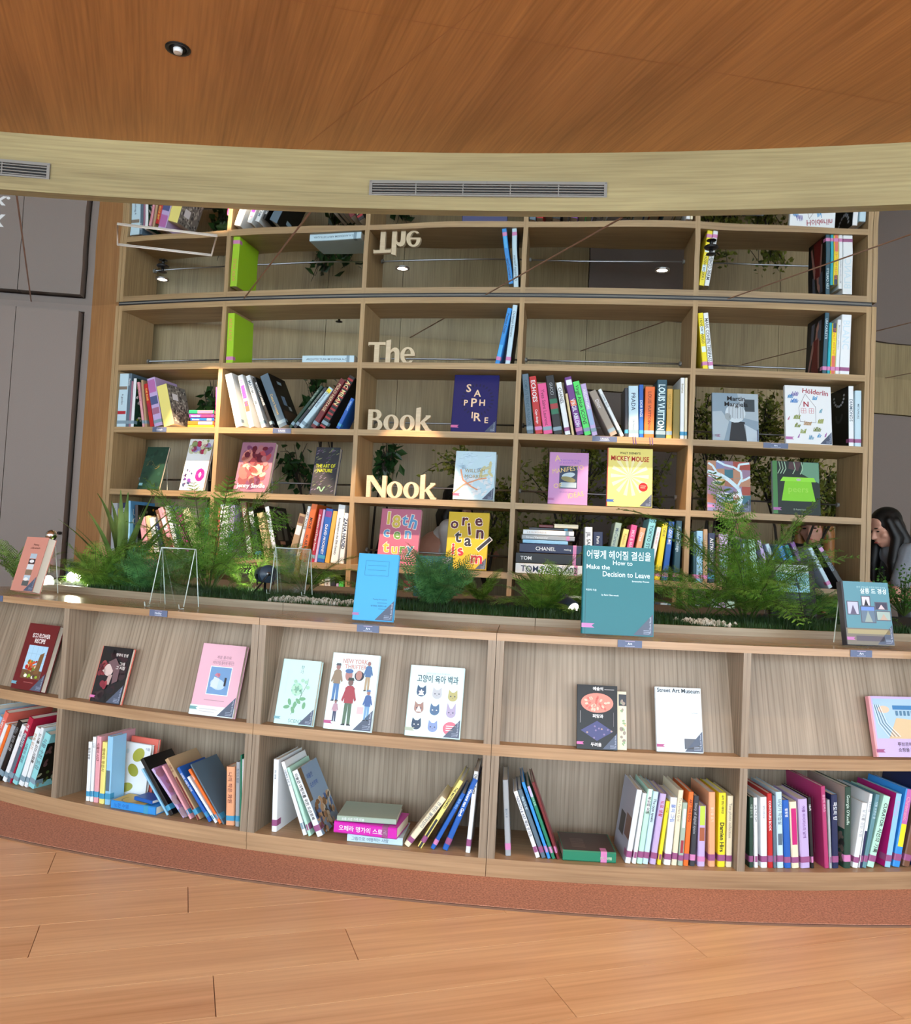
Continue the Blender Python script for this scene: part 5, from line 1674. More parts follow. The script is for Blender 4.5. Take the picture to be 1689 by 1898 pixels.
def man(P, w, h, x, y, s, top, leg, skin=(.60, .44, .42), hat=None):
    """small drawn figure, feet at (x, y), height s"""
    f = lambda pts, c, l: P.poly([((x + a * s) * w, (y + b * s) * h) for a, b in pts], c, l)
    f([(-.13, .02), (-.03, .02), (0, .45), (.03, .02), (.13, .02), (.12, .52), (-.12, .52)], leg, 3)
    f([(-.16, .02), (-.16, 0), (-.03, 0), (-.03, .04)], (.15, .14, .18), 4)
    f([(.16, .02), (.16, 0), (.03, 0), (.03, .04)], (.15, .14, .18), 4)
    f([(-.15, .46), (.15, .46), (.16, .78), (.08, .83), (-.08, .83), (-.16, .78)], top, 4)
    f([(-.14, .78), (-.25, .52), (-.20, .48), (-.10, .66)], top, 5)
    f([(.14, .78), (.25, .54), (.20, .50), (.10, .66)], top, 5)
    P.ell((x) * w, (y + .90 * s) * h, .075 * s * w * 1.2, .075 * s * h, skin, 6, 12)
    if hat:
        f([(-.11, .94), (.11, .94), (.08, 1.0), (-.08, 1.0)], hat, 7)


def a_people(P, w, h):
    c = (.78, .56, .52)
    P.text('NEW YORK', .50 * w, .87 * h, .060 * h, c, 2, 0, 'c', .018, maxw=.52 * w)
    P.text('THRIFTER', .52 * w, .80 * h, .055 * h, c, 2, 0, 'c', .018, maxw=.46 * w)
    man(P, w, h, .16, .36, .50, (.55, .48, .40), (.30, .46, .66), hat=(.28, .30, .34))
    man(P, w, h, .80, .52, .40, (.30, .44, .62), (.66, .58, .46))
    man(P, w, h, .46, .06, .62, (.62, .24, .28), (.32, .42, .34), (.46, .36, .34), (.18, .24, .22))
    man(P, w, h, .86, .14, .40, (.26, .38, .60), (.45, .62, .78), hat=(.34, .50, .70))
    man(P, w, h, .20, .10, .28, (.70, .56, .62), (.24, .26, .38), hat=(.3, .26, .26))
    P.rect(.66 * w, .22 * h, .13 * w, .09 * h, (.84, .72, .74), 7)
    P.ell(.40 * w, .71 * h, .075 * w, .075 * h, (.66, .48, .46), 5)
    P.ell(.40 * w, .765 * h, .085 * w, .03 * h, (.28, .42, .62), 6)
    P.ell(.62 * w, .71 * h, .10 * w, .065 * h, (.16, .16, .22), 4)
    P.ell(.61 * w, .72 * h, .065 * w, .065 * h, (.68, .50, .46), 5)


def a_cats(P, w, h):
    P.text('고양이의 삶을 나누는 집사를 위한', .52 * w, .885 * h, .018 * h, (.55, .62, .64), 2, 0, 'c', 0, maxw=.72 * w)
    P.text('고양이 육아 백과', .52 * w, .77 * h, .085 * h, (.20, .33, .38), 2, 0, 'c', .018, maxw=.76 * w)
    rows = [((.24, .62), (.22, .32, .44)), ((.53, .60), (.70, .72, .75)), ((.82, .58), (.68, .66, .44)), ((.22, .385), (.62, .48, .44)), ((.51, .37), (.30, .42, .56)), ((.81, .35), (.66, .62, .74)), ((.20, .155), (.18, .26, .36)), ((.50, .135), (.50, .58, .76))]
    for k, ((x, y), c) in enumerate(rows):
        X, Y = x * w, y * h
        r = .088 * w
        er = .16 * w if k == 5 else .11 * w
        P.ell(X, Y, r, r * .92, c, 2, 18)
        for s in (-1, 1):
            P.poly([(X + s * r * .98, Y + r * .2), (X + s * r * .15, Y + r * .8), (X + s * r * .85, Y + er * 1.15)], c, 3)
            P.ell(X + s * r * .42, Y + r * .1, r * .16, r * .12, (.92, .93, .94) if k in (0, 4, 6) else (.25, .28, .36), 6, 8)
        if k in (0, 3):
            P.poly([(X, Y + r * .6), (X - r * .62, Y - r * .62), (X + r * .62, Y - r * .62)], (.92, .93, .93), 4)
        P.poly([(X - r * .1, Y - r * .2), (X + r * .1, Y - r * .2), (X, Y - r * .34)], (.5, .36, .4), 7)
    P.ell(.82 * w, .135 * h, .135 * w, .095 * h, (.80, .42, .50), 2)
    lines(P, w, h, .74, .165, .18, 3, (.96, .92, .93), .03, .010, 3)


def a_oval(P, w, h):
    P.ell(.50 * w, .72 * h, .40 * w, .155 * h, (.86, .52, .46), 1, 28)
    q = random.Random(3)
    for k in range(28):
        a, r = q.uniform(0, 6.3), math.sqrt(q.random()) * .85
        P.ell((.5 + .36 * r * math.cos(a)) * w, (.72 + .135 * r * math.sin(a)) * h, .045 * w, .018 * h, (.92, .74, .66) if k % 2 else (.80, .40, .36), 2 + k % 2, 9, a)
    P.poly([(.50 * w, .44 * h), (.90 * w, .285 * h), (.50 * w, .13 * h), (.10 * w, .285 * h)], (.26, .27, .46), 1)
    for k in range(26):
        u, v = q.uniform(-1, 1), q.uniform(-1, 1)
        if abs(u) + abs(v) < .9:
            P.ell((.5 + .4 * u) * w, (.285 + .155 * v) * h, .025 * w, .014 * h, (.50, .44, .60) if k % 2 else (.66, .56, .52), 2, 8)
    for s, x, y in (('예술의', .52, .92), ('희망과', .52, .49), ('두려움', .48, .05)):
        P.text(s, x * w, y * h, .045 * h, (.93, .93, .93), 3, 0, 'c', .02)
    P.rect(.68 * w, .93 * h, .24 * w, .012 * h, (.62, .60, .60), 3)
    P.rect(.90 * w, .36 * h, .010 * w, .22 * h, (.45, .43, .44), 3)
    P.rect(.08 * w, .40 * h, .012 * w, .19 * h, (.60, .58, .58), 3)


def a_street(P, w, h):
    P.text('Street Art Museum', .04 * w, .92 * h, .065 * h, (.16, .20, .24), 3, 0, 'l', .018, maxw=.93 * w)
    for k in range(34):
        P.rect(.03 * w, (.05 + .024 * k) * h, .085 * w, .006 * h, (.76, .82, .86), 2)
        if k > 4:
            P.rect(.90 * w, (.05 + .024 * k) * h, .075 * w, .006 * h, (.78, .84, .88), 2)
    P.rect(.12 * w, .80 * h, .14 * w, .10 * h, (.80, .86, .90), 2)
    P.text('Tate Modern', .76 * w, .60 * h, .016 * h, (.3, .34, .38), 3)
    P.rect(.60 * w, .05 * h, .34 * w, .16 * h, (.34, .36, .40), 2)
    P.poly([(.60 * w, .05 * h), (.94 * w, .05 * h), (.94 * w, .12 * h)], (.52, .54, .56), 3)


def a_louvre(P, w, h):
    P.rect(.06 * w, .30 * h, .94 * w, .66 * h, (.62, .74, .82), 1)
    P.poly([(.3 * w, .30 * h), (1 * w, .30 * h), (1 * w, .60 * h), (.5 * w, .64 * h)], (.80, .70, .55), 2)
    P.rect(.45 * w, .78 * h, .55 * w, .07 * h, (.20, .45, .66), 3)
    P.ell(.26 * w, .78 * h, .12 * w, .06 * h, (.86, .72, .62), 3)
    for k in range(7):
        P.line([((.06 + .02 * k) * w, .86 * h), ((.12 + .03 * k) * w, .55 * h), ((.3 + .04 * k) * w, .33 * h)], .010 * w, (.24, .36, .46) if k % 2 else (.85, .90, .93), 4)
    for k in range(6):
        P.rect((.50 + .08 * k) * w, .68 * h, .05 * w, .08 * h, (.30, .46, .58), 4)
    P.text('루브르에서', .45 * w, .18 * h, .055 * h, (.34, .26, .34), 3, 0, 'l', .02, maxw=.5 * w)
    P.text('쇼핑을 읽다', .45 * w, .09 * h, .055 * h, (.34, .26, .34), 3, 0, 'l', .02, maxw=.5 * w)


def a_wreath(P, w, h):
    P.text('Making', .55 * w, .84 * h, .038 * h, (.30, .16, .14), 2, 0, 'c')
    P.text('a life-wreath', .55 * w, .78 * h, .038 * h, (.30, .16, .14), 2, 0, 'c', 0, maxw=.5 * w)
    for k, c in enumerate(((.66, .74, .80), (.22, .20, .22), (.80, .84, .86), (.52, .44, .36), (.70, .78, .84), (.34, .36, .36))):
        P.rect(.44 * w, (.60 - .10 * k) * h, .28 * w, .092 * h, c, 2)
    P.ell(.58 * w, .55 * h, .10 * w, .03 * h, (.9, .9, .9), 3)
    P.ell(.56 * w, .22 * h, .10 * w, .03 * h, (.92, .92, .9), 3)


def a_blue(P, w, h):
    k = (.10, .34, .52)
    P.line([(.20 * w, .67 * h), (.78 * w, .67 * h), (.78 * w, .89 * h), (.20 * w, .89 * h), (.20 * w, .67 * h)], .006 * w, k, 2)
    P.rect(.26 * w, .82 * h, .46 * w, .004 * h, k, 2)
    P.rect(.26 * w, .75 * h, .46 * w, .004 * h, k, 2)
    P.text('Thinking Photography', .82 * w, .31 * h, .018 * h, (.08, .28, .42), 2, 0, 'r', 0, maxw=.4 * w)
    P.text('생각하는 사진의 노트', .82 * w, .21 * h, .020 * h, (.08, .28, .42), 2, 0, 'r', .01, maxw=.46 * w)
    P.rect(.58 * w, .265 * h, .24 * w, .006 * h, (.10, .34, .5), 2)
    P.rect(.62 * w, .175 * h, .20 * w, .006 * h, (.10, .34, .5), 2)


def a_teal(P, w, h):
    c = (.80, .90, .92)
    P.text('어떻게 헤어질 결심을', .05 * w, .86 * h, .080 * h, c, 2, 0, 'l', .01, maxw=.90 * w)
    P.text('How to', .42 * w, .79 * h, .052 * h, c, 2, 0, 'l', .01)
    P.text('Make the', .05 * w, .735 * h, .052 * h, c, 2, 0, 'l', .01)
    P.text('Decision to Leave', .28 * w, .655 * h, .062 * h, c, 2, 0, 'l', .01, maxw=.66 * w)
    P.text('Screenwriter Process', .93 * w, .605 * h, .018 * h, c, 2, 0, 'r', .02, maxw=.24 * w)
    P.text('박찬욱 지음', .05 * w, .485 * h, .018 * h, c, 2, 0, 'l', .01)
    P.text('by Park Chan-wook', .27 * w, .435 * h, .018 * h, c, 2, 0, 'l', .02, maxw=.24 * w)
    P.rect(.045 * w, 0, .006 * w, h, (.05, .30, .34), 1)


def a_teal2(P, w, h):
    lines(P, w, h, .12, .90, .55, 4, (.50, .72, .72), .045, .012)
    P.ell(.86 * w, .90 * h, .14 * w, .09 * h, (.66, .60, .60), 2)
    P.poly([(.20 * w, .9 * h), (.6 * w, .1 * h), (.98 * w, .1 * h), (.98 * w, .8 * h)], (.10, .40, .42), 1)


def a_salon(P, w, h):
    P.text('한국 근대사의 우정과 현재 화가들', .93 * w, .90 * h, .026 * h, (.66, .82, .86), 2, 0, 'r', 0, maxw=.62 * w)
    P.text('살롱 드 경성', .94 * w, .82 * h, .066 * h, (.90, .95, .95), 2, 0, 'r', .01, maxw=.56 * w)
    for x, y, ww, hh, c, c2 in ((.08, .48, .22, .19, (.70, .72, .82), (.36, .34, .44)), (.40, .62, .16, .14, (.78, .78, .84), (.14, .14, .18)), (.68, .57, .24, .10, (.24, .24, .32), (.78, .72, .74)), (.36, .36, .28, .24, (.38, .46, .54), (.56, .62, .60)), (.69, .40, .28, .13, (.60, .68, .66), (.70, .62, .56))):
        P.rect((x - .02) * w, (y - .015) * h, (ww + .04) * w, (hh + .03) * h, (.34, .36, .42), 2)
        P.rect(x * w, y * h, ww * w, hh * h, c, 3)
        P.poly([((x + .2 * ww) * w, y * h), ((x + .8 * ww) * w, y * h), ((x + .5 * ww) * w, (y + .75 * hh) * h)], c2, 4)
    P.rect(.36 * w, .54 * h, .28 * w, .06 * h, (.40, .54, .82), 5)
    P.rect(0, 0, w, .26 * h, (.46, .44, .40), 2)
    P.rect(.03 * w, .17 * h, .9 * w, .07 * h, (.62, .58, .44), 3)
    P.rect(.20 * w, .06 * h, .6 * w, .08 * h, (.34, .32, .36), 3)


def a_screen(P, w, h):
    P.rect(.16 * w, .42 * h, .72 * w, .50 * h, (.62, .84, .90), 1)
    P.rect(.16 * w, .78 * h, .72 * w, .14 * h, (.88, .94, .95), 2)
    blobs(P, w, h, 31, [(.10, .20, .26), (.30, .55, .62), (.80, .92, .94)], 22, .07, .18, .86, .44, .78, 3, (.2, .6))
    P.rect(.16 * w, .30 * h, .72 * w, .08 * h, (.12, .20, .28), 1)


FB = []


def cover(c, r, zs, xl, xr, yt, col, label, art, st=None, **kw):
    q = face_book(c, r, zs, xl, xr, yt, col, art=art, label=label, **kw)
    o, base, w, h = q
    th = kw.get('thick', .02)
    if st:
        m = base @ Matrix.Rotation(math.radians(kw.get('tilt', 14)), 4, 'X')
        mw = m @ Matrix.Translation((w * .12, th / math.cos(math.radians(kw.get('tilt', 14))) + .0075, -th * math.sin(math.radians(kw.get('tilt', 14)))))
        stand(mw, w * .76, min(h * .86, .2), kw.get('tilt', 14), st, lip=0)
    FB.append(o)
    return q


# tall bookcase
SG = 'clear acrylic easel behind the %s'
cover(*T, Z3, 253.4, 294, 828.6, 'forest', 'dark green book with a gold curve on its cover, set up on the tall bookcase', a_green, SG % 'dark green gold-lettered cover', tilt=16, inset=.04, logo=False, thick=.018)
cover(*T, Z3, 331, 376, 814, 'white', 'white book with purple and pink flowers on its cover beside the dark green one', a_floral, None, tilt=15, inset=.03, logo=False, thick=.02)
cover(*T, Z3, 431, 495, 820, 'dusty', 'painted red face book cover set up on the tall bookcase shelf', a_saville, SG % 'painted red face cover', tilt=15, inset=.03, logo=False, thick=.03)
cover(*T, Z3, 573, 618, 829, 'char', 'dark patterned nature book with yellow title set up near the red face cover', a_nature, None, tilt=15, inset=.03, logo=False, thick=.035, back='navy')
cover(*T, Z2, 834.7, 918.8, 695, (.09, .09, .36), 'deep blue cover with scattered cream letters above the wooden word shelf', a_sapphire, None, tilt=10, inset=.03, logo=.24, fl=(.80, .42, .62), thick=.022)
cover(*T, Z3, 838.7, 914.4, 836, 'pale', 'pale blue leaf patterned cover beside the lowest wooden word', a_leafy, SG % 'pale leaf patterned cover', tilt=10, inset=.03, logo=.28, fl=(.86, .40, .52), thick=.05)
cover(*T, Z4, 697, 772, 942.5, (.76, .42, .52), 'pink cover with big colourful letters and numbers above the blue notebook', a_18, SG % 'pink lettered cover', tilt=11, inset=.03, logo=False, thick=.03)
cover(*T, Z4, 824, 900.5, 948.5, (.84, .70, .16), 'yellow cover with big scattered maroon, black and red letters', a_or, SG % 'yellow scattered letter cover', tilt=11, inset=.03, logo=.26, thick=.03)
cover(*T, Z3, 1015, 1088.5, 838, 'mauve', 'mauve cover with a framed picture and yellow scrawled words', a_mauve, SG % 'mauve cover', tilt=10, inset=.03, logo=False, fl=(.66, .42, .62), thick=.02)
cover(*T, Z3, 1124, 1208.8, 830, 'lemon', 'big yellow cover with red heading and red dot beside the mauve cover', a_yellow, SG % 'big yellow cover', tilt=10, inset=.03, logo=.28, fl=(.24, .40, .70), thick=.03, back='coral')
cover(*T, Z2, 1321, 1407, 728, 'slate', 'black and white photo cover of a person with fair hair, set up on the shelf', a_bw, SG % 'black and white photo cover', tilt=10, inset=.03, logo=.26, fl=(.84, .48, .68), thick=.022)
cover(*T, Z2, 1456.9, 1543, 714, 'white', 'white cover with a child like drawing of a house', a_house, SG % 'drawn house cover', tilt=8, inset=.03, logo=.26, fl=(.70, .44, .66), thick=.024)
cover(*T, Z3, 1311.6, 1392, 853.5, 'taupe', 'patchwork coloured cover with a pale tree and white title', a_return, SG % 'patchwork tree cover', tilt=9, inset=.03, logo=.30, fl=(.86, .50, .72), thick=.022)
cover(*T, Z3, 1434, 1521.6, 854, 'forest', 'dark green cover with a lime green handbag', a_bag, SG % 'handbag cover', tilt=9, inset=.03, logo=False, fl=(.66, .42, .66), thick=.026, spine='grey')
cover(*T, Z5, 739, 762, 1076, 'red', 'red book with a white framed picture on the lowest tall shelf', lambda P, w, h: (P.poly([(.2 * w, .5 * h), (.9 * w, .6 * h), (.8 * w, .9 * h), (.1 * w, .85 * h)], 'white', 1), P.poly([(.26 * w, .55 * h), (.82 * w, .63 * h), (.74 * w, .86 * h), (.18 * w, .82 * h)], 'navy', 2)), None, tilt=8, inset=.03, logo=False, thick=.03)
# low bookcase ledge
TI = 15.0
LG = dict(tilt=TI, inset=.012)
cover(*Lw, LZM1, 17.8, 76.4, 1154.5, (.40, .09, .11), 'dark red flower recipe cover on the low display ledge', a_eco, None, logo=.36, fl=(.44, .66, .74), thick=.022, **LG)
cover(*Lw, LZM1, 164, 222, 1197, 'black', 'black cover with a painted girl smelling roses on the display ledge', a_roses, None, logo=.44, fl=(.80, .44, .66), thick=.014, back='coral', **LG)
cover(*Lw, LZM1, 349, 432, 1192, (.87, .68, .75), 'pink cover with a blue cake photo on the display ledge', a_pink, None, logo=.36, fl=(.42, .62, .64), thick=.018, **LG)
cover(*Lw, LZM1, 505.7, 578, 1221, (.76, .90, .90), 'pale mint cover with a drawn green rose on the display ledge', a_scent, None, logo=.36, fl=(.46, .66, .70), thick=.020, **LG)
cover(*Lw, LZM1, 598, 688, 1209.5, (.84, .92, .93), 'white cover crowded with drawn people in street clothes', a_people, None, logo=.38, fl=(.70, .32, .52), thick=.014, **LG)
cover(*Lw, LZM1, 749, 852, 1232.5, (.82, .94, .95), 'white cover with rows of drawn cat faces on the display ledge', a_cats, None, logo=.30, fl=(.66, .70, .62), thick=.016, **LG)
q = cover(*Lw, LZM1, 1090, 1162, 1279, 'ivory', 'ivory book with small plant drawings behind the black oval cover', lambda P, w, h: (blobs(P, w, h, 41, [(.55, .66, .50), (.86, .66, .45), (.6, .55, .5)], 16, .05, .80, 1.0, .05, .95, 1), P.rect(.8 * w, .75 * h, .2 * w, .2 * h, 'char', 1)), None, logo=False, thick=.004, tilt=TI, inset=.020)
cover(*Lw, LZM1, 1068.7, 1144.8, 1268.5, (.06, .06, .07), 'black cover with a coral oval and a blue diamond', a_oval, None, logo=.36, fl=(.80, .40, .64), thick=.006, tilt=TI, inset=.006)
cover(*Lw, LZM1, 1218, 1304, 1273, (.86, .91, .94), 'plain white cover with a bold dark heading on the display ledge', a_street, None, logo=.40, fl=(.66, .30, .50), thick=.014, **LG)
cover(*Lw, LZM1, 1626.8, 1716, 1290.5, 'lilac', 'pink spined cover with a painted desk scene on the display ledge', a_louvre, None, logo=.30, fl=(.58, .28, .46), thick=.022, spine='pink', **LG)
# top board of the low bookcase and planter
tb = dict(c=LOW, r=LR, zs=LZT1 + .0042)
cover(xl=17.3, xr=60, yt=995, col=(.78, .53, .47), label='dusty pink wreath book on a clear stand at the planter edge', art=a_wreath, st='clear acrylic easel behind the dusty pink wreath book', tilt=15, inset=.08, logo=.40, thick=.034, **tb)
cover(xl=651.8, xr=728, yt=1025.5, col=(.24, .64, .86), label='bright blue notebook cover standing on the low bookcase top', art=a_blue, st='clear acrylic easel behind the bright blue notebook', tilt=11, inset=.07, logo=.44, fl=(.66, .44, .64), thick=.016, **tb)
cover(xl=1077.5, xr=1211, yt=1011, col=(.08, .42, .46), label='large teal book with pale title lettering standing on the low bookcase top', art=a_teal, st='clear acrylic easel behind the large teal book', tilt=7, inset=.06, logo=.28, fl=(.72, .48, .70), thick=.022, **tb)
cover(xl=1571.5, xr=1658, yt=1077, col=(.34, .54, .60), label='grey teal book with small framed paintings standing on the low bookcase top', art=a_salon, st='clear acrylic easel behind the grey teal paintings book', tilt=12, inset=.05, logo=.36, fl=(.72, .46, .68), thick=.030, spine='char', **tb)
RP = 3.70
cover(LOW, RP, SOILZ, 765, 833, 1029.5, 'teal', 'teal back cover standing among the ferns behind the blue notebook', a_teal2, 'clear acrylic easel behind the teal back cover', tilt=8, inset=0, logo=False, thick=.02, zl=.006)
cover(LOW, RP + .1, SOILZ, 1429, 1513, 1037, 'black', 'black book with a pale blue picture standing in the feathery fern', a_screen, 'clear acrylic easel behind the black picture book', tilt=9, inset=0, logo=False, thick=.02, zl=.006)
# empty stands
def empty_stand(xl, xr, ybase, ytop, rr, z, tilt, label):
    y0 = 1000.0
    for _ in range(12):
        p = on_cyl(xl, y0, LOW, rr)
        y0 += (p.z - z) * F_PX / max(1.0, p.y)
    a, b = on_cyl(xl, y0, LOW, rr), on_cyl(xr, y0, LOW, rr)
    ta, tb_ = theta(a, LOW), theta(b, LOW)
    mw = Matrix.Translation(pol(LOW, rr, ta, z + .001)) @ Matrix.Rotation(ta, 4, 'Z')
    lo, hi = .05, .5
    for _ in range(30):
        h = (lo + hi) / 2
        if proj(mw @ Vector((0, h * math.tan(math.radians(tilt)), h)))[1] > ytop:
            lo = h
        else:
            hi = h
    stand(mw, (tb_ - ta) * rr, h, tilt, label, dep=.10)


empty_stand(277, 342, 1128, 1016, LR - .09, LZT1, 12, 'empty clear acrylic easel standing on the low bookcase top')
empty_stand(500, 566, 1110, 1016, 4.02, SOILZ, 8, 'empty clear acrylic easel standing in the planter by the black lamp')

# ================================================================== the wooden words
def ellp(cx, cy, rx, ry, a0, a1, n=18):
    return [(cx + rx * math.cos(math.radians(a0 + (a1 - a0) * k / n)), cy + ry * math.sin(math.radians(a0 + (a1 - a0) * k / n))) for k in range(n + 1)]


GL = {
    'T': (1.12, [[(0, 1.35), (1.12, 1.35), (1.12, 1.12), (1.06, 1.18), (.72, 1.18), (.72, 0), (.40, 0), (.40, 1.18), (.06, 1.18), (0, 1.12)]]),
    'h': (.90, [[(0, 0), (0, 1.44), (.30, 1.52), (.30, .84), (.40, .95), (.54, 1.01), (.70, .99), (.83, .88), (.88, .68), (.88, 0), (.58, 0), (.58, .60), (.55, .73), (.47, .78), (.38, .74), (.30, .64), (.30, 0)]]),
    'e': (.95, [ellp(.47, .49, .47, .52, -4, 322, 26) + ellp(.50, .49, .23, .40, 312, 186, 14), ellp(.47, .57, .20, .32, 0, 180, 12)]),
    'o': (1.02, [ellp(.5, .49, .5, .52, 0, 345, 26), ellp(.5, .49, .20, .41, 0, 340, 20)]),
    'B': (1.0, [[(0, 0), (0, 1.35)] + ellp(.50, 1.02, .38, .33, 90, -62, 10) + ellp(.55, .37, .42, .37, 62, -90, 12), [(.30, .80), (.30, 1.19)] + ellp(.46, .995, .13, .195, 90, -90, 8), [(.30, .15), (.30, .66)] + ellp(.50, .405, .17, .255, 90, -90, 8)]),
    'k': (1.04, [[(0, 0), (0, 1.44), (.30, 1.52), (.30, .56), (.64, .92), (.62, 1.0), (.95, 1.0), (.95, .90), (.58, .60), (.92, .12), (1.04, .10), (1.04, -.02), (.70, -.02), (.36, .46), (.30, .42), (.30, 0)]]),
    'N': (1.28, [[(0, 0), (0, 1.35), (.34, 1.35), (1.0, .46), (1.0, 1.35), (1.26, 1.35), (1.26, -.02), (1.04, -.02), (.26, 1.0), (.26, 0)]]),
}
LET = wood('pale_letter_wood', (.70, .62, .50), (.86, .79, .66), 'u', scale=1.5, coords='Object')


def glyph(ch):
    cu = bpy.data.curves.new('g', 'CURVE')
    cu.dimensions = '2D'
    cu.fill_mode = 'BOTH'
    cu.extrude = .13
    for pts in GL[ch][1]:
        sp = cu.splines.new('POLY')
        sp.points.add(len(pts) - 1)
        for p, (x, y) in zip(sp.points, pts):
            p.co = (x, y, 0, 1)
        sp.use_cyclic_u = True
    ob = bpy.data.objects.new('g', cu)
    me = ob.to_mesh()
    v = [tuple(q.co) for q in me.vertices]
    f = [tuple(q.vertices) for q in me.polygons]
    ob.to_mesh_clear()
    bpy.data.objects.remove(ob)
    bpy.data.curves.remove(cu)
    return v, f


for word, z, px, xend, lab in (('The', Z1, 681, 769, 'pale wooden letters spelling The on the highest shelf'), ('Book', Z2, 681, 800, 'pale wooden letters spelling Book on the middle shelf'), ('Nook', Z3, 678, 809, 'pale wooden letters spelling Nook on the shelf beside the leaf patterned cover')):
    rr = TR - .035
    yy = proj(pol(TALL, rr, PTH[2], z))[1]
    a, b = on_cyl(px, yy, TALL, rr), on_cyl(xend, yy, TALL, rr)
    ta, tb_ = theta(a, TALL), theta(b, TALL)
    W_ = sum(GL[c][0] for c in word) + .03 * (len(word) - 1)
    s = (tb_ - ta) * rr / W_
    r = empty('wooden_word', Matrix.Translation(pol(TALL, rr, ta, z)) @ Matrix.Rotation(ta, 4, 'Z'))
    tag(r, lab, 'letters', 'wooden words on the tall bookcase')
    x = 0.0
    for ch in word:
        v, f = glyph(ch)
        lo = min(q[1] for q in v)
        mk('letter', [((x + q[0]) * s, -q[2] * s + .012, (q[1] - lo) * s + .0005) for q in v], f, LET, r)
        x += GL[ch][0] + .03

# ================================================================== shelf signs
SIGN = plain('sign_blue', (.33, .38, .50), .4)


def shelf_sign(c, r, x0, x1, z0, z1, text, where):
    y = proj(pol(c, r, 0, (z0 + z1) / 2))[1]
    for _ in range(8):
        p = on_cyl((x0 + x1) / 2, y, c, r)
        y += (p.z - (z0 + z1) / 2) * F_PX / p.y
    a, b = on_cyl(x0, y, c, r), on_cyl(x1, y, c, r)
    ta, tb_ = theta(a, c), theta(b, c)
    w = (tb_ - ta) * r
    h = z1 - z0
    mw = frame(c, r + .0008, (ta + tb_) / 2, z0)
    o = box('shelf_sign', -w / 2, w / 2, -.0015, .0, 0, h, SIGN, None, mw)
    tag(o, 'small blue section sign on the shelf edge ' + where, 'sign', 'blue section signs on the shelf edges')
    P = Print()
    P.text(text, 0, h * .36, h * .34, (.86, .90, .95), 2, 0, 'c', .01, maxw=w * .6)
    P.rect(-w * .2, h * .16, w * .4, h * .05, (.74, .78, .86), 1)
    P.rect(-w * .2, h * .82, w * .4, h * .05, (.74, .66, .78), 1)
    P.build('sign_print', o, lambda x, b_, l: (x, -.0016 - LIFT * l, b_))


for x0, x1, tx, wh in ((283, 309, 'Lifestyle', 'below the flower books'), (506, 540, 'Lifestyle', 'below the style books'), (1098, 1144, 'Lifestyle', 'below the fashion books'), (1415, 1461, 'Art', 'below the drawn house cover')):
    shelf_sign(TALL, TR, x0, x1, Z2 - .030, Z2 - .002, tx, wh)
for x0, x1, tx, wh in ((-20, 6, 'Hobby', 'above the dark red cover'), (278, 311, 'Hobby', 'above the roses girl cover'), (662, 703, 'Art', 'below the bright blue notebook'), (1145, 1190, 'Art', 'below the large teal book'), (1576, 1616, 'Art', 'below the grey teal book')):
    shelf_sign(LOW, LR, x0, x1, LZT0 + .001, LZT1 - .0005, tx, wh)


# ================================================================== plants
def leaf_mat(name, a, b, rough=.5):
    m, nt, bs = new_mat(name)
    n = nt.nodes.new('ShaderNodeTexNoise')
    n.inputs['Scale'].default_value = 9
    tc = nt.nodes.new('ShaderNodeTexCoord')
    nt.links.new(tc.outputs['Object'], n.inputs['Vector'])
    r = nt.nodes.new('ShaderNodeValToRGB')
    r.color_ramp.elements[0].position, r.color_ramp.elements[1].position = .35, .65
    r.color_ramp.elements[0].color = tuple(v ** 2.2 for v in a) + (1,)
    r.color_ramp.elements[1].color = tuple(v ** 2.2 for v in b) + (1,)
    nt.links.new(n.outputs['Fac'], r.inputs[0])
    nt.links.new(r.outputs[0], bs.inputs['Base Color'])
    bs.inputs['Roughness'].default_value = rough
    tr = nt.nodes.new('ShaderNodeBsdfTranslucent')
    nt.links.new(r.outputs[0], tr.inputs['Color'])
    mx = nt.nodes.new('ShaderNodeMixShader')
    mx.inputs[0].default_value = .3
    nt.links.new(bs.outputs[0], mx.inputs[1])
    nt.links.new(tr.outputs[0], mx.inputs[2])
    nt.links.new(mx.outputs[0], nt.nodes['Material Output'].inputs['Surface'])
    return m


FERN = leaf_mat('fern_green', (.34, .50, .18), (.58, .76, .32))
FERN2 = leaf_mat('fern_blue_green', (.28, .48, .28), (.46, .68, .40))
ASP = leaf_mat('asparagus_green', (.30, .48, .16), (.54, .72, .30))
STRAP = leaf_mat('strap_green', (.30, .42, .20), (.52, .62, .34))
TREE = leaf_mat('tree_leaf_green', (.30, .34, .12), (.60, .62, .26))
IVY = leaf_mat('ivy_green', (.12, .24, .12), (.24, .38, .20), .35)
BUSH = leaf_mat('bush_green', (.18, .36, .14), (.36, .56, .22))
BARK = plain('dark_bark', (.20, .17, .14), .8, noise=.4, nscale=40)
STEM = plain('fern_stem', (.26, .34, .14), .6)


def spine_pts(n, el, droop):
    """unit-length arching midrib in the xz plane"""
    p = Vector((0, 0, 0))
    out = [p.copy()]
    for k in range(n):
        a = el - droop * ((k + .5) / n) ** 1.3
        p = p + Vector((math.cos(a), 0, math.sin(a))) / n
        out.append(p.copy())
    return out


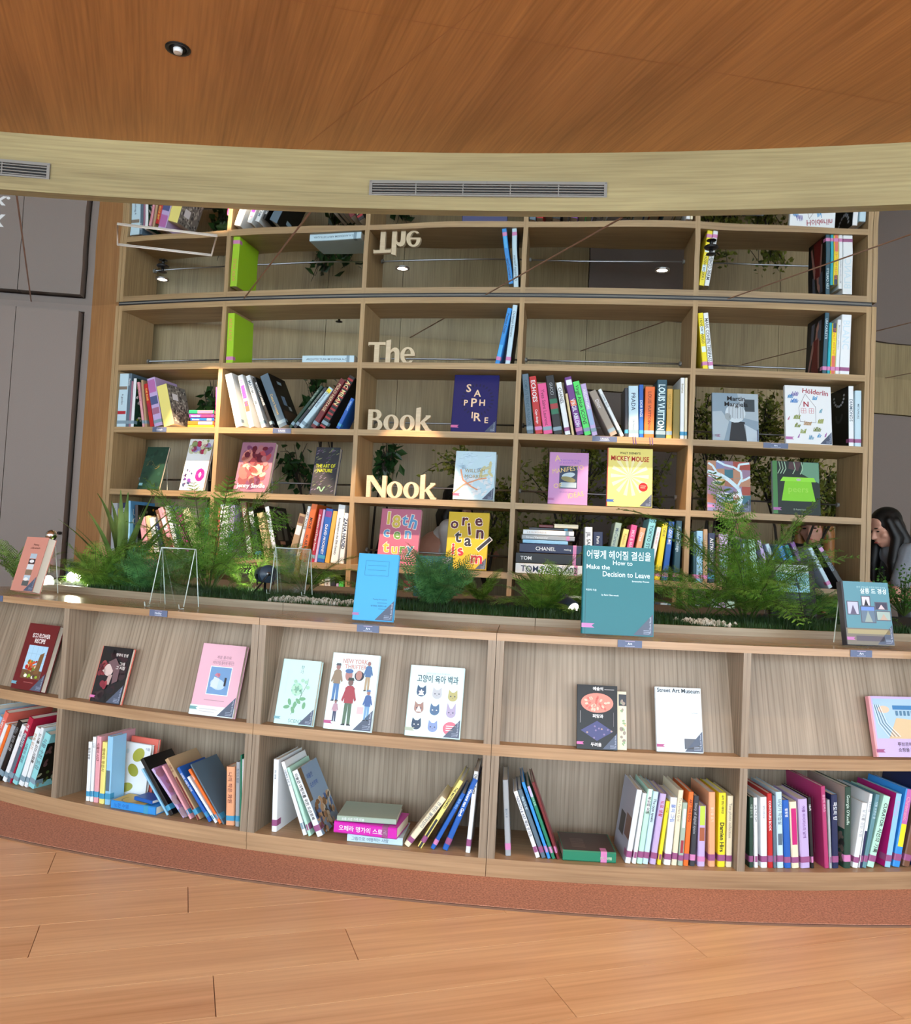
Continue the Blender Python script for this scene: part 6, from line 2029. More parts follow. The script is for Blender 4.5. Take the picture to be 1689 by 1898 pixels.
def frond_mesh(name, kind, el, droop, seed, mats):
    q = random.Random(seed)
    n = 26 if kind == 'fern' else 22
    S_ = spine_pts(n, el, droop)
    V, Fc, M = tube_data(S_[::2], .006, 4, .0015)[0], [], []
    Fc = list(tube_data(S_[::2], .006, 4, .0015)[1])
    M = [1] * len(Fc)

    def tri(*ps):
        b = len(V)
        V.extend(ps)
        Fc.append(tuple(range(b, b + len(ps))))
        M.append(0)
    Y = Vector((0, 1, 0))
    for k in range(2 if kind == 'fern' else 4, n + 1):
        t = k / n
        d = (S_[min(k + 1, n)] - S_[k - 1]).normalized()
        up = d.cross(Y).normalized() * -1
        if kind == 'fern':
            ln = .23 * math.sin(PI * min(1, t * .86 + .12)) ** .8 + .02
            for s in (-1, 1):
                ax = (Y * s * .93 + d * .42 - up * -.05 + up * q.uniform(-.18, .10)).normalized()
                m = 5
                side = ax.cross(up).normalized()
                for j in range(m):
                    c0 = S_[k] + ax * ln * (j + .3) / m
                    w = ln * .20 * (1 - .12 * j)
                    for z in (-1, 1):
                        tip = c0 + side * z * w + ax * ln * .12
                        tri(c0, c0 + ax * ln * .10 + side * z * w * .25, tip, c0 - ax * ln * .03 + side * z * w * .6)
                tri(S_[k] + ax * ln * .95, S_[k] + ax * ln * 1.15, S_[k] + ax * ln * .98 + side * .01)
        else:
            ln = .19 * math.sin(PI * min(1, t * .80 + .18)) + .02
            for s in (-1, 1):
                for e in (0, 1):
                    ax = (Y * s * q.uniform(.75, .95) + d * q.uniform(.35, .75) + up * q.uniform(-.12, .22)).normalized()
                    ll = ln * q.uniform(.65, 1.05)
                    side = ax.cross(up).normalized()
                    m = 8
                    for j in range(1, m + 1):
                        c0 = S_[k] + ax * ll * j / m
                        nl = ll * .24 * (1.1 - .6 * j / m)
                        for z in (-1, 1):
                            tip = c0 + (side * z + ax * .9 + up * q.uniform(-.3, .4)).normalized() * nl
                            tri(c0 - ax * .004, c0 + ax * .005, tip)
                    tri(S_[k] - d * .002, S_[k] + d * .002, S_[k] + ax * ll)
    me = bpy.data.meshes.new(name)
    me.from_pydata([tuple(v) for v in V], [], Fc)
    for m_ in mats:
        me.materials.append(m_)
    me.polygons.foreach_set('material_index', M)
    me.update()
    return me


FM = {}
for kd, mt in (('fern', FERN), ('fern2', FERN2), ('asp', ASP)):
    for i, (el, dr) in enumerate(((1.35, .7), (1.15, 1.1), (.95, 1.5), (.65, 1.3))):
        FM[(kd, i)] = frond_mesh('frond', 'asp' if kd == 'asp' else 'fern', el, dr, 11 + i * 7 + len(kd), [mt, STEM])


import numpy as np
OBST = []          # boxes of books and stands that foliage must pass beside: (inverse matrix, low, high)
for _o in list(bpy.data.objects):
    if _o.parent is None and _o.get('category') in ('book', 'book stand') and (_o.matrix_basis.translation.z < 0.80 and _o.matrix_basis.translation.z > 0.70):
        pts = [_o.matrix_basis.inverted() @ (_o.matrix_basis @ Vector(c)) for c in _o.bound_box] if _o.type == 'MESH' else [c.matrix_basis @ Vector(v) for c in _o.children for v in c.bound_box]
        A_ = np.array([tuple(p) for p in pts])
        OBST.append((np.array(_o.matrix_basis.inverted()), A_.min(0) - .006, A_.max(0) + .006))
for _c in (at_y(497, 1064, 3.42), at_y(140, 1058, 3.55), at_y(1040, 1113, 3.45)):      # and the planter lamps
    OBST.append((np.array(Matrix.Translation(-_c)), np.array((-.055, -.075, -.055)), np.array((.055, .075, .055))))
FPTS = {k: np.array([tuple(v.co) for v in me.vertices][::3]) for k, me in FM.items()}


def clear(P, own=None):
    """true where none of the world points P lies in soil, boards, shelves, books or stands"""
    rl = np.hypot(P[:, 0] - LOW[0], P[:, 1] - LOW[1])
    rt = np.hypot(P[:, 0] - TALL[0], P[:, 1] - TALL[1])
    root = P[:, 2] < SOILZ - .015
    if (root & (rl < PLR - .0)).sum() > .02 * len(P) + 10:
        return False
    if ((rl > PLR - .03) & (P[:, 2] < .742)).any() or (rt < TR + .004).any():
        return False
    H = np.c_[P, np.ones(len(P))]
    for inv, lo, hi in OBST:
        q_ = (H @ inv.T)[:, :3]
        if ((q_ > lo) & (q_ < hi)).all(1).any():
            return False
    return True


def clump(name, kind, px, py, n, L, label, cat='fern', spread=1.0, z=None, arcs=None, types=(0, 1, 2, 3), wy=None, group='ferns in the planter'):
    p = on_z(px, py, .702)
    q = random.Random(int(px * 7 + py))
    r = empty(name, Matrix.Translation((p.x, p.y, SOILZ - .022)))
    tag(r, label, cat, group)
    for k in range(n):
        az = 2 * PI * (k + q.uniform(-.3, .3)) / n
        if arcs:
            az = arcs[0] + (arcs[1] - arcs[0]) * (k + q.uniform(0, .9)) / n
        s = L * q.uniform(.7, 1.05)
        rm = Matrix.Translation((p.x, p.y, SOILZ - .022))
        for tr in range(60):
            ty = types[k % len(types)] if tr < 20 else tr % 3
            a2 = az + q.uniform(-.06, .06) * tr
            s2 = s * (1 - .008 * tr)
            ml = Matrix.Translation((.012 * math.cos(a2), .012 * math.sin(a2), 0)) @ Matrix.Rotation(a2, 4, 'Z') @ Matrix.Rotation(q.uniform(-.35, .35), 4, 'X') @ Matrix.Scale(s2, 4)
            W4 = np.array(rm @ ml)
            if clear(FPTS[(kind, ty)] @ W4[:3, :3].T + W4[:3, 3]):
                break
        else:
            continue
        me = FM[(kind, ty)]
        o = bpy.data.objects.new('frond', me)
        COL.objects.link(o)
        o.parent = r
        o.matrix_local = ml
    return r


def strap_plant(px, py, n, L, label):
    p = on_z(px, py, .702)
    q = random.Random(5)
    r = empty('strap_leaf_plant', Matrix.Translation((p.x, p.y, SOILZ - .022)))
    tag(r, label, 'plant')
    for k in range(n):
        az = 2 * PI * k / n + q.uniform(-.3, .3)
        S_ = spine_pts(9, q.uniform(.95, 1.5), q.uniform(.2, 1.0))
        ll = L * q.uniform(.7, 1.1)
        V, Fc = [], []
        for i, c in enumerate(S_):
            w = .030 * math.sin(PI * min(.98, .12 + .88 * i / 9)) + .002
            V += [(c.x * ll, -w / 2, c.z * ll), (c.x * ll, 0, c.z * ll - w * .18), (c.x * ll, w / 2, c.z * ll)]
        for i in range(9):
            a = 3 * i
            Fc += [(a, a + 1, a + 4, a + 3), (a + 1, a + 2, a + 5, a + 4)]
        mk('leaf', V, Fc, STRAP, r, mw=Matrix.Rotation(az, 4, 'Z'))


strap_plant(222, 1098, 20, .42, 'spiky strap leaved plant among the ferns beside the grey doors')
clump('fern', 'fern', 40, 1088, 9, .26, 'fern behind the dusty pink wreath book')
clump('fern', 'fern', 178, 1104, 13, .30, 'fern in front of the spiky strap leaved plant')
clump('fern', 'fern2', 262, 1108, 12, .27, 'blue green fern behind the empty stand on the low bookcase')
clump('asparagus_fern', 'asp', 386, 1108, 16, .58, 'tall feathery asparagus fern before the shelf of garden books', types=(0, 0, 1, 2))
clump('asparagus_fern', 'asp', 335, 1104, 9, .34, 'small feathery asparagus fern beside the blue green fern')
clump('asparagus_fern', 'asp', 455, 1106, 9, .30, 'low feathery fern around the black planter lamp')
clump('asparagus_fern', 'asp', 566, 1108, 11, .42, 'wide feathery fern above the white pebbles', types=(1, 2, 3, 1))
clump('fern', 'fern2', 803, 1136, 14, .29, 'upright blue green fern before the teal back cover', types=(0, 0, 1, 2))
clump('fern', 'fern', 890, 1122, 9, .20, 'low fern below the yellow scattered letter cover')
clump('fern', 'fern', 1003, 1146, 14, .29, 'bright green fern beside the large teal book', types=(0, 1, 2, 3))
clump('fern', 'fern', 1058, 1138, 9, .24, 'fern half hidden behind the large teal book')
clump('asparagus_fern', 'asp', 1385, 1165, 17, .68, 'very large feathery asparagus fern in front of the tall bookcase', types=(0, 1, 2, 3, 1))
clump('asparagus_fern', 'asp', 1300, 1160, 9, .44, 'feathery fern leaning towards the large teal book', types=(1, 2, 3))
clump('asparagus_fern', 'asp', 1492, 1168, 9, .40, 'feathery fern before the black picture book', types=(1, 2, 3))
clump('fern', 'fern2', 1545, 1150, 9, .24, 'fern behind the grey teal paintings book')
clump('fern', 'fern', 705, 1122, 7, .16, 'small fern beside the bright blue notebook')

# moss along the rim, white pebbles
q = random.Random(77)
V, Fc = [], []
for k in range(42000):
    t = math.radians(q.uniform(-27, 17.5))
    dd = q.random() ** 1.4 * .60
    c = pol(LOW, PLR - .026 - dd, t, SOILZ - .02)
    a = q.uniform(0, 6.28)
    s = q.uniform(.004, .010)
    h = q.uniform(.010, .034)
    b = len(V)
    lx_, ly_ = math.cos(a), math.sin(a)
    V += [(c.x - lx_ * s * .3, c.y - ly_ * s * .3, c.z), (c.x + lx_ * s * .3, c.y + ly_ * s * .3, c.z), (c.x + q.uniform(-.008, .008), c.y + q.uniform(-.008, .008), c.z + h)]
    Fc.append((b, b + 1, b + 2))
moss = mk('moss', V, Fc, leaf_mat('moss_green', (.10, .22, .08), (.20, .34, .12)))
tag(moss, 'dark green moss carpet filling the front of the planter', 'moss', kind='stuff')


def pebbles(px0, px1, py, n, lab):
    p0, p1 = on_cyl(px0, py, LOW, PLR - .10), on_cyl(px1, py, LOW, PLR - .10)
    V, Fc = [], []
    for k in range(n):
        f = q.random()
        c = p0.lerp(p1, f) + Vector((q.gauss(0, .012), q.uniform(-.05, .16), 0))
        r = q.uniform(.006, .013)
        b = len(V)
        V += [(c.x, c.y, SOILZ - .012 + r * 1.6)] + [(c.x + r * math.cos(i * PI / 3 + f), c.y + r * .8 * math.sin(i * PI / 3 + f), SOILZ - .012 + r * .7 + q.uniform(-.1, .1) * r) for i in range(6)] + [(c.x, c.y, SOILZ - .02)]
        for i in range(6):
            Fc += [(b, b + 1 + i, b + 1 + (i + 1) % 6), (b + 7, b + 1 + (i + 1) % 6, b + 1 + i)]
    tag(mk('pebbles', V, Fc, plain('white_pebble', (.82, .82, .78), .6, noise=.2, nscale=30)), lab, 'pebbles', kind='stuff')


pebbles(505, 645, 1124, 330, 'white pebbles scattered below the wide feathery fern')
pebbles(1285, 1350, 1166, 130, 'white pebbles under the very large feathery fern')
pebbles(100, 170, 1100, 130, 'white pebbles lit by the hidden planter lamp')

# planter lamps
LAMPM = plain('lamp_slate', (.22, .27, .33), .4)


def planter_lamp(pos, aim, label, e):
    pos, aim = Vector(pos), Vector(aim)
    d = (aim - pos).normalized()
    mw = Matrix.Translation(pos) @ d.to_track_quat('Z', 'Y').to_matrix().to_4x4()
    r = empty('planter_lamp', mw)
    tag(r, label, 'lamp', 'planter lamps')
    lathe('barrel', [(.034, 0), (.034, .075), (.030, .078)], LAMPM, r, 24)
    lathe('back_plate', [(.037, -.006), (.037, 0)], LAMPM, r, 24)
    lathe('hub', [(.009, -.010), (.009, -.006)], STEEL, r, 12)
    lathe('lens', [(.028, .0782), (.002, .0788)], GLOW, r, 20)
    inv = mw.inverted()
    g = Vector((pos.x, pos.y, SOILZ - .02))
    hub = pos - d * .010
    foot = Vector((hub.x - .05, hub.y - .06, SOILZ - .01))
    tube('cable', [inv @ hub, inv @ (hub + (foot - hub) * .4 + Vector((0, -.012, -.005))), inv @ foot], .0035, BLACK, r, 6)
    tube('stake', [inv @ (pos + d * .03 + Vector((0, 0, -.034))), inv @ (pos + d * .03 + Vector((0, 0, -(pos.z - SOILZ + .03))))], .005, BLACK, r, 6)
    for s in (-1, 1):
        sd = d.cross(Vector((0, 0, 1))).normalized() * .037 * s
        tube('yoke_arm', [inv @ (pos + d * .03 + sd), inv @ (pos + d * .03 + sd * .9 + Vector((0, 0, -.045)))], .003, BLACK, r, 6)
    f = pos + d * .085
    lamp('planter_beam', 'SPOT', f, e, (1.0, .93, .76), f + d, spot_size=math.radians(75), spot_blend=.5, shadow_soft_size=.02)


lp = at_y(497, 1064, 3.42)
planter_lamp(lp, lp + Vector((-.45, .75, -.06)), 'round slate coloured planter lamp with a black cable among the feathery ferns', 5)
lp = at_y(140, 1058, 3.55)
planter_lamp(lp, lp + Vector((.30, -.80, -.30)), 'blazing planter lamp facing out through the fern before the grey doors', 20)
lp = at_y(1040, 1113, 3.45)
planter_lamp(lp, lp + Vector((.22, -.30, -.16)), 'slate planter lamp lighting the fern beside the large teal book', 6)

# silver globe on a stake behind the wreath book
p = at_y(95, 992, 3.42)
r = empty('silver_globe', Matrix.Translation((p.x, p.y, SOILZ - .02)))
tag(r, 'small mirror finished globe on a stake behind the dusty pink book', 'ornament')
gz = p.z - SOILZ + .02
lathe('globe', [(.002, gz - .023)] + [(.023 * math.sin(PI * k / 10), gz - .023 * math.cos(PI * k / 10)) for k in range(1, 10)] + [(.002, gz + .023)], plain('chrome', (.85, .86, .86), .06, 1.0), r, 20)
lathe('stake', [(.003, 0), (.003, gz - .021)], STEEL, r, 8)


def bush(px, py, lab):
    p = on_z(px, py, .702)
    qq = random.Random(9)
    r = empty('leafy_shrub', Matrix.Translation((p.x, p.y, SOILZ - .02)))
    tag(r, lab, 'shrub')
    V, Fc, SV, SF = [], [], [], []
    for k in range(44):
        a = qq.uniform(0, 6.28)
        rad, ht = qq.uniform(.03, .22), qq.uniform(.08, .24)
        tip = Vector((rad * math.cos(a), rad * math.sin(a), ht))
        v, f = tube_data([(0, 0, 0), tip * .6 + Vector((0, 0, .02)), tip], .0025, 4, .001)
        b = len(SV)
        SV += v
        SF += [tuple(b + i for i in z_) for z_ in f]
        for j in range(14):
            c = tip * qq.uniform(.5, 1.05) + Vector((qq.gauss(0, .012), qq.gauss(0, .012), qq.gauss(.01, .012)))
            leaf(V, Fc, c, qq, .017, .015)
    mk('foliage', V, Fc, BUSH, r)['kind'] = 'stuff'
    mk('stems', SV, SF, STEM, r)


def leaf(V, Fc, c, qq, ln, wd, hang=0.0):
    """folded pointed leaf of four triangles at c"""
    d = Vector((qq.gauss(0, 1), qq.gauss(0, 1), qq.gauss(0, .7) - hang)).normalized()
    s = d.cross(Vector((qq.gauss(0, 1), qq.gauss(0, 1), qq.gauss(0, 1)))).normalized()
    u = d.cross(s)
    b = len(V)
    V += [c, c + d * ln * .5 + s * wd * .5 + u * wd * .15, c + d * ln, c + d * ln * .5 - s * wd * .5 + u * wd * .15, c + d * ln * .5]
    Fc += [(b, b + 1, b + 4), (b + 1, b + 2, b + 4), (b + 4, b + 2, b + 3), (b, b + 4, b + 3)]


bush(1676, 1150, 'round leaved shrub behind the grey teal paintings book')


def tree(x, y, seed, targets, nleaf, ln, wd, lab, mat, z0=.0, hang=.0, name='indoor_tree'):
    """slim indoor tree: trunk and boughs reach for the given crown centres (x, y, z, radius)"""
    qq = random.Random(seed)
    r = empty(name, Matrix.Translation((x, y, z0)))
    tag(r, lab, 'tree', 'indoor trees behind the tall bookcase')
    BV, BF, V, Fc = [], [], [], []

    def bough(pts, ra, rb):
        v, f = tube_data(pts, ra, 6, rb)
        b = len(BV)
        BV.extend(v)
        BF.extend(tuple(b + i for i in z_) for z_ in f)
    base = Vector((0, 0, 0))
    fork = Vector((qq.uniform(-.04, .04), 0, .75))
    bough([base, fork * .5 + Vector((.02, 0, 0)), fork], .018, .013)
    for (tx, ty, tz, tr) in targets:
        c = Vector((tx - x, ty - y, tz - z0))
        mid = fork.lerp(c, .5) + Vector((qq.uniform(-.06, .06), qq.uniform(-.03, .03), qq.uniform(-.02, .08)))
        bough([fork, mid, c], .011, .004)
        tw = []
        for k in range(14):
            e = c + Vector((qq.gauss(0, tr * .6), qq.gauss(0, tr * .3), qq.gauss(0, tr * .6)))
            e.y = max(-.09, min(.09, e.y))
            s = mid.lerp(c, qq.uniform(.2, 1))
            m2 = s.lerp(e, .5) + Vector((0, 0, .03))
            bough([s, m2, e], .004, .0012)
            tw.append((s, m2, e))
        for k in range(int(nleaf * (2.4 if mat is TREE else 1.2))):
            s, m2, e = qq.choice(tw)
            f = qq.uniform(.15, 1.0)
            p = s.lerp(m2, f * 2) if f < .5 else m2.lerp(e, f * 2 - 1)
            p = p + Vector((qq.gauss(0, .022), qq.gauss(0, .02), qq.gauss(0, .022)))
            p.y = max(-.11, min(.11, p.y))
            if p.z + z0 < 2.25:
                leaf(V, Fc, p, qq, ln * qq.uniform(.7, 1.2), wd, hang)
    mk('branches', BV, BF, BARK, r)
    mk('foliage', V, Fc, mat, r)['kind'] = 'stuff'
    return r


def tp(px, py, y, rad):
    p = at_y(px, py, y)
    return (p.x, p.y, p.z, rad)


YB = 4.93
tree(.22, YB, 3, [tp(850, 850, YB, .16), tp(935, 930, YB, .17), tp(945, 985, YB, .15), tp(900, 1010, YB, .12)], 150, .034, .020, 'slim indoor tree behind the yellow scattered letter cover', TREE)
tree(.62, YB + .01, 5, [tp(1010, 880, YB, .14), tp(1050, 965, YB, .17), tp(1075, 900, YB, .15), tp(1100, 840, YB, .13)], 130, .034, .020, 'slim indoor tree behind the mauve cover', TREE)
tree(1.08, YB, 8, [tp(1150, 975, YB, .16), tp(1220, 880, YB, .16), tp(1180, 800, YB, .14), tp(1240, 970, YB, .14)], 140, .034, .020, 'slim indoor tree behind the big yellow cover', TREE)
tree(1.52, YB, 11, [tp(1310, 750, YB, .16), tp(1340, 820, YB, .16), tp(1320, 900, YB, .15), tp(1420, 790, YB, .15), tp(1430, 760, YB, .12)], 150, .034, .020, 'slim indoor tree behind the black and white photo cover', TREE)
tree(1.98, YB, 13, [tp(1410, 880, YB, .17), tp(1500, 850, YB, .16), tp(1540, 890, YB, .15), tp(1450, 930, YB, .15), tp(1560, 930, YB, .10)], 150, .034, .020, 'slim indoor tree behind the handbag cover', TREE)
YA = 5.28
tree(-1.55, YA, 21, [tp(392, 730, YA, .07), tp(385, 760, YA, .05)], 36, .075, .045, 'dark leaved plant behind the flower book stack', IVY, hang=.8)
tree(-.95, YA, 23, [tp(590, 700, YA, .11), tp(620, 730, YA, .09), tp(545, 850, YA, .14), tp(560, 1000, YA, .12)], 60, .075, .045, 'dark leaved plant behind the style books', IVY, hang=.8)
tree(-.52, YA, 25, [tp(720, 830, YA, .07), tp(716, 850, YA, .05)], 34, .075, .045, 'dark leaved plant behind the lowest wooden word', IVY, hang=.8)


# ================================================================== people
SKIN = plain('skin', (.84, .62, .53), .5, noise=.05, nscale=30)
HAIR = plain('black_hair', (.07, .06, .06), .5, noise=.3, nscale=120)
HAIR2 = plain('tan_hair', (.62, .42, .24), .4, noise=.25, nscale=120)


def blob(bm, parts):
    """union of tapered capsules and ellipsoids: ('c', a, b, ra, rb) or ('e', centre, (rx, ry, rz)[, matrix])"""
    for p in parts:
        if p[0] == 'c':
            a, b, ra, rb = Vector(p[1]), Vector(p[2]), p[3], p[4]
            n = 12
            d = b - a
            L_ = d.length
            rot = d.to_track_quat('Z', 'Y').to_matrix().to_4x4()
            prof = [(ra * math.sin(k * PI / 8), -ra * math.cos(k * PI / 8)) for k in range(1, 5)] + [(rb * math.sin(PI / 2 + k * PI / 8), L_ - rb * math.cos(PI / 2 + k * PI / 8)) for k in range(0, 4)]
            rings = []
            for r_, z in prof:
                rings.append([bm.verts.new(a + (rot @ Vector((r_ * math.cos(2 * PI * k / n), r_ * math.sin(2 * PI * k / n), z)))) for k in range(n)])
            for i in range(len(rings) - 1):
                for k in range(n):
                    bm.faces.new((rings[i][k], rings[i][(k + 1) % n], rings[i + 1][(k + 1) % n], rings[i + 1][k]))
            bm.faces.new(rings[0][::-1])
            bm.faces.new(rings[-1])
        else:
            m = Matrix.Translation(p[1]) @ (p[3] if len(p) > 3 else Matrix.Identity(4)) @ Matrix.Diagonal((p[2][0], p[2][1], p[2][2], 1))
            bmesh.ops.create_uvsphere(bm, u_segments=18, v_segments=12, radius=1.0, matrix=m)


def fleshed(name, parts, mat, parent, voxel=.007, smooth=5):
    bm = bmesh.new()
    blob(bm, parts)
    me = bpy.data.meshes.new(name)
    bm.to_mesh(me)
    bm.free()
    me.materials.append(mat)
    o = bpy.data.objects.new(name, me)
    COL.objects.link(o)
    if parent:
        o.parent = parent
    r = o.modifiers.new('remesh', 'REMESH')
    r.mode = 'VOXEL'
    r.voxel_size = voxel
    r.use_smooth_shade = True
    s = o.modifiers.new('smooth', 'SMOOTH')
    s.iterations = smooth
    s.factor = .5
    return o


def hand(parts, wrist, d, side, up):
    """palm and five bent fingers from the wrist along d; side points to the thumb"""
    d, side, up = Vector(d).normalized(), Vector(side).normalized(), Vector(up).normalized()
    w = Vector(wrist)
    parts.append(('c', w, w + d * .045, .024, .030))
    for i, (o, l) in enumerate(((.026, .070), (.009, .080), (-.009, .075), (-.026, .058))):
        a = w + d * .062 + side * o
        b = a + d * l * .45 - up * .006
        c = b + d * l * .32 - up * .018
        e = c + d * l * .14 - up * .018
        parts += [('c', a, b, .0095, .009), ('c', b, c, .009, .008), ('c', c, e, .008, .007)]
    a = w + d * .018 + side * .026
    b = a + d * .032 + side * .022
    parts += [('c', a, b, .012, .010), ('c', b, b + d * .028 + side * .004, .010, .008)]


def head_parts(c, fwd, up, s=1.0):
    """skull, jaw, nose, lips, brow, ears; c is the middle of the head"""
    f, u = Vector(fwd).normalized(), Vector(up).normalized()
    r = u.cross(f).normalized()
    R3 = Matrix(((r.x, f.x, u.x, 0), (r.y, f.y, u.y, 0), (r.z, f.z, u.z, 0), (0, 0, 0, 1)))
    g = lambda a, b, k: Vector(c) + (r * a + f * b + u * k) * s
    P = [('e', g(0, -.012, .03), (.076 * s, .094 * s, .088 * s), R3), ('e', g(0, .022, -.03), (.060 * s, .066 * s, .080 * s), R3), ('e', g(0, .050, -.082), (.026 * s, .026 * s, .022 * s), R3),
         ('c', g(0, .082, .010), g(0, .101, -.026), .009 * s, .012 * s), ('e', g(0, .092, -.030), (.017 * s, .012 * s, .009 * s), R3),
         ('e', g(0, .082, -.054), (.021 * s, .012 * s, .006 * s), R3), ('e', g(0, .079, -.064), (.019 * s, .012 * s, .007 * s), R3),
         ('e', g(0, .070, .026), (.050 * s, .016 * s, .010 * s), R3), ('e', g(0, .058, .055), (.056 * s, .022 * s, .035 * s), R3)]
    for k in (-1, 1):
        P += [('e', g(k * .075, -.012, -.004), (.010 * s, .020 * s, .031 * s), R3), ('e', g(k * .042, .054, -.022), (.026 * s, .022 * s, .022 * s), R3)]
    return P, g, R3


def face_bits(o, g, R3, s=1.0):
    for k in (-1, 1):
        e = mk('eye', *sphere_data(g(k * .031, .0765, .008), (.013 * s, .006 * s, .0045 * s), R3), plain('eye_dark', (.10, .07, .06), .2), o, smooth=True)
        mk('eyebrow', *sphere_data(g(k * .032, .083, .030), (.019 * s, .005 * s, .0035 * s), R3), HAIR, o, smooth=True)
    mk('lips', *sphere_data(g(0, .0915, -.0585), (.019 * s, .006 * s, .006 * s), R3), plain('lip_red', (.72, .36, .34), .4), o, smooth=True)


def sphere_data(c, rad, R3, n=10, m=6):
    V, Fc = [], []
    for i in range(1, m):
        for k in range(n):
            a, b = PI * i / m, 2 * PI * k / n
            v = R3 @ Vector((rad[0] * math.sin(a) * math.cos(b), rad[1] * math.sin(a) * math.sin(b), rad[2] * math.cos(a)))
            V.append(Vector(c) + v)
    V += [Vector(c) + R3 @ Vector((0, 0, rad[2])), Vector(c) - R3 @ Vector((0, 0, rad[2]))]
    for i in range(m - 2):
        for k in range(n):
            Fc.append((i * n + k, (i + 1) * n + k, (i + 1) * n + (k + 1) % n, i * n + (k + 1) % n))
    for k in range(n):
        Fc.append((len(V) - 2, k, (k + 1) % n))
        Fc.append((len(V) - 1, (m - 2) * n + (k + 1) % n, (m - 2) * n + k))
    return V, Fc


def sitter(hip, lean, fwd, headc, headf, headu, label, top, topc, leg, hair=HAIR, long_hair=True, elbows=None, hands=None, bun=False, voxel=.008):
    """a seated person: hip point, chest and neck from the lean, arms through given elbows to hands"""
    f = Vector(fwd).normalized()
    r = f.cross(Vector((0, 0, 1))).normalized()          # the person's right
    hip, headc = Vector(hip), Vector(headc)
    U = Vector((0, 0, 1))
    neck = headc - Vector(headu).normalized() * .115 - Vector(headf).normalized() * .025
    chest = hip.lerp(neck, .62) - f * .03
    waist = hip.lerp(neck, .30) - f * .02
    P, g, R3 = head_parts(headc, headf, headu)
    body = list(P)
    body += [('c', neck - U * .03, headc - Vector(headu).normalized() * .05 - Vector(headf).normalized() * .02, .052, .050), ('e', chest, (.15, .15, .16)), ('c', waist, chest, .125, .135), ('c', hip - U * .0, waist, .145, .125)]
    cloth = [('c', waist, chest, .137, .150), ('c', hip, waist, .152, .138), ('c', chest, neck - U * .05, .13, .075)]
    pants = [('c', hip - U * .01, hip + U * .05, .158, .150)]
    shs = []
    for k in (1, -1):
        sh = neck - U * .055 + r * k * .155
        el = Vector(elbows[0 if k == 1 else 1])
        ha = Vector(hands[0 if k == 1 else 1])
        body += [('c', neck - U * .05, sh, .06, .055), ('c', sh, el, .048, .038), ('c', el, ha, .038, .025)]
        hand(body, ha, (ha - el), U * .4 + f, U)
        cloth += [('c', neck - U * .06, sh, .066, .066), ('c', sh, sh.lerp(el, .62), .066, .060)]
        kn = hip + f * .42 + r * k * .11 - U * .01
        ft = kn + Vector((0, 0, .075 - kn.z)) + f * .03
        body += [('c', hip + r * k * .08, kn, .085, .058), ('c', kn, ft, .055, .036), ('c', ft - U * .03, ft + f * .14 - U * .045, .032, .024)]
        pants += [('c', hip + r * k * .08, kn, .094, .068), ('c', kn, kn.lerp(ft, .85), .066, .052)]
    o = fleshed('person', body, SKIN, None, voxel)
    tag(o, label, 'person', 'people sitting behind the tall bookcase')
    face_bits(o, g, R3)
    fleshed('shirt', cloth, topc, o, .009, 4)
    fleshed('trousers', pants, leg, o, .011, 4)
    hp = [('e', g(0, -.022, .042), (.086, .100, .088), R3), ('e', g(0, -.055, -.02), (.080, .062, .085), R3)]
    if long_hair:
        for k in range(-4, 5):
            a = k / 4
            s0 = g(a * .076, -.03 - .05 * (1 - abs(a)), .03)
            s1 = g(a * .088, -.045 - .05 * (1 - abs(a)), -.10)
            s2 = s1 + Vector((0, 0, -.14)) + f * (.02 + .03 * abs(a))
            s3 = s2 + Vector((0, 0, -.12)) + f * .01
            hp += [('c', s0, s1, .030, .032), ('c', s1, s2, .032, .027), ('c', s2, s3, .027, .010)]
        for k in (-1, 1):
            s0, s1 = g(k * .070, .012, .055), g(k * .090, .012, -.06)
            s2 = s1 + Vector((0, 0, -.15)) + f * .02
            s3 = s2 + Vector((0, 0, -.14))
            hp += [('c', s0, s1, .026, .034), ('c', s1, s2, .034, .036), ('c', s2, s3, .036, .012)]
    if bun:
        hp += [('e', g(0, -.125, .01), (.04, .04, .04), R3)]
    fleshed('hair', hp, hair, o, .007, 4)
    return o


GREYT = plain('grey_shirt', (.55, .57, .60), .85, noise=.15, nscale=60)
WHITT = plain('white_shirt', (.88, .86, .85), .8, noise=.08, nscale=30)
PINKT = plain('blush_shirt', (.88, .80, .79), .8, noise=.05, nscale=30)
BLKT = plain('black_cloth', (.06, .06, .07), .85)


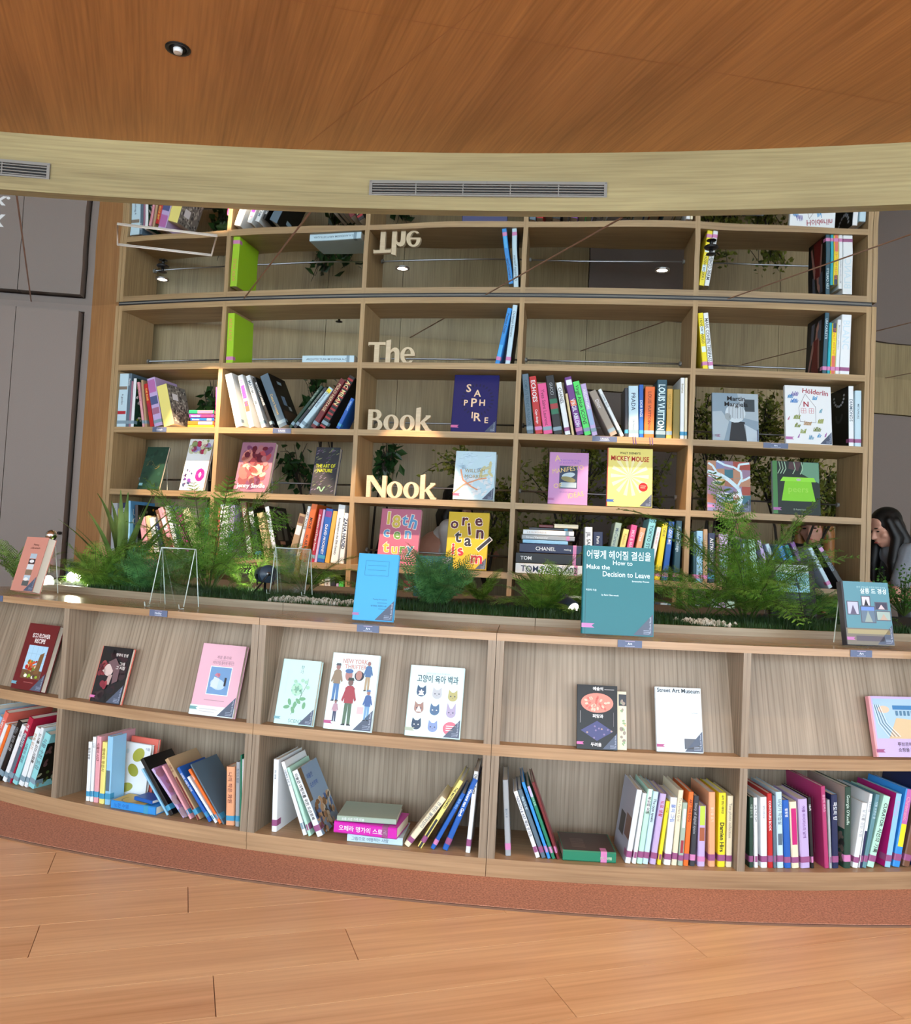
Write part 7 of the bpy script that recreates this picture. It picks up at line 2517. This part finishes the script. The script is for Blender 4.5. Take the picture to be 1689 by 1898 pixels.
def stool(x, y, who):
    r = empty('stool', Matrix.Translation((x, y, 0)))
    tag(r, 'round brown stool under the ' + who, 'stool', 'stools behind the tall bookcase')
    lathe('seat', [(.16, .355), (.17, .365), (.17, .392), (.16, .398)], plain('stool_brown', (.36, .28, .22), .6), r, 24)
    for k in range(4):
        a = PI / 4 + k * PI / 2
        tube('leg', [(.11 * math.cos(a), .11 * math.sin(a), .355), (.15 * math.cos(a), .15 * math.sin(a), .004)], .012, BLACK, r, 8)


for x_, y_, w_ in ((3.08, 5.38, 'woman in the grey shirt'), (1.49, 5.33, 'person in the blush top'), (2.30, 5.54, 'person with tan hair'), (-.12, 5.36, 'person in the white shirt')):
    stool(x_, y_, w_)

sitter((3.08, 5.38, .57), .2, (-1, -.12, 0), (2.665, 5.14, 1.225), (-.90, -.16, -.40), (-.38, -.05, .92), 'woman with long black hair in a grey shirt looking down beside the bookcase end', 'grey', GREYT, BLKT,
       elbows=[(2.80, 5.44, .84), (2.655, 4.99, .80)], hands=[(2.62, 5.36, .86), (2.56, 5.06, .86)], voxel=.006)
sitter((1.49, 5.33, .57), .1, (1, -.05, 0), (1.735, 5.16, 1.235), (.96, -.10, -.22), (.2, 0, .98), 'person with tied back black hair in a blush top facing the woman in grey', 'pink', PINKT, BLKT, long_hair=False, bun=True,
       elbows=[(1.66, 5.09, .82), (1.66, 5.46, .82)], hands=[(1.82, 5.12, .88), (1.82, 5.40, .88)])
sitter((2.30, 5.54, .57), .1, (-.15, -1, 0), (2.245, 5.20, 1.215), (-.60, -.75, -.25), (-.15, -.1, .98), 'person with tan hair in black clothes half hidden by the bookcase upright', 'black', BLKT, BLKT, hair=HAIR2,
       elbows=[(2.10, 5.28, .82), (2.38, 5.26, .82)], hands=[(2.14, 5.08, .74), (2.28, 5.08, .74)])
sitter((-.12, 5.36, .57), .1, (1, -.02, 0), (.02, 5.24, 1.245), (.95, -.15, -.28), (.25, 0, .97), 'person with black hair in a white shirt behind the yellow scattered letter cover', 'white', WHITT, BLKT,
       elbows=[(.0, 5.17, .86), (.0, 5.45, .86)], hands=[(.15, 5.20, .92), (.15, 5.40, .92)])

for o in bpy.data.objects:
    for k in ('_c', '_lean', '_w', '_h'):
        if k in o:
            del o[k]
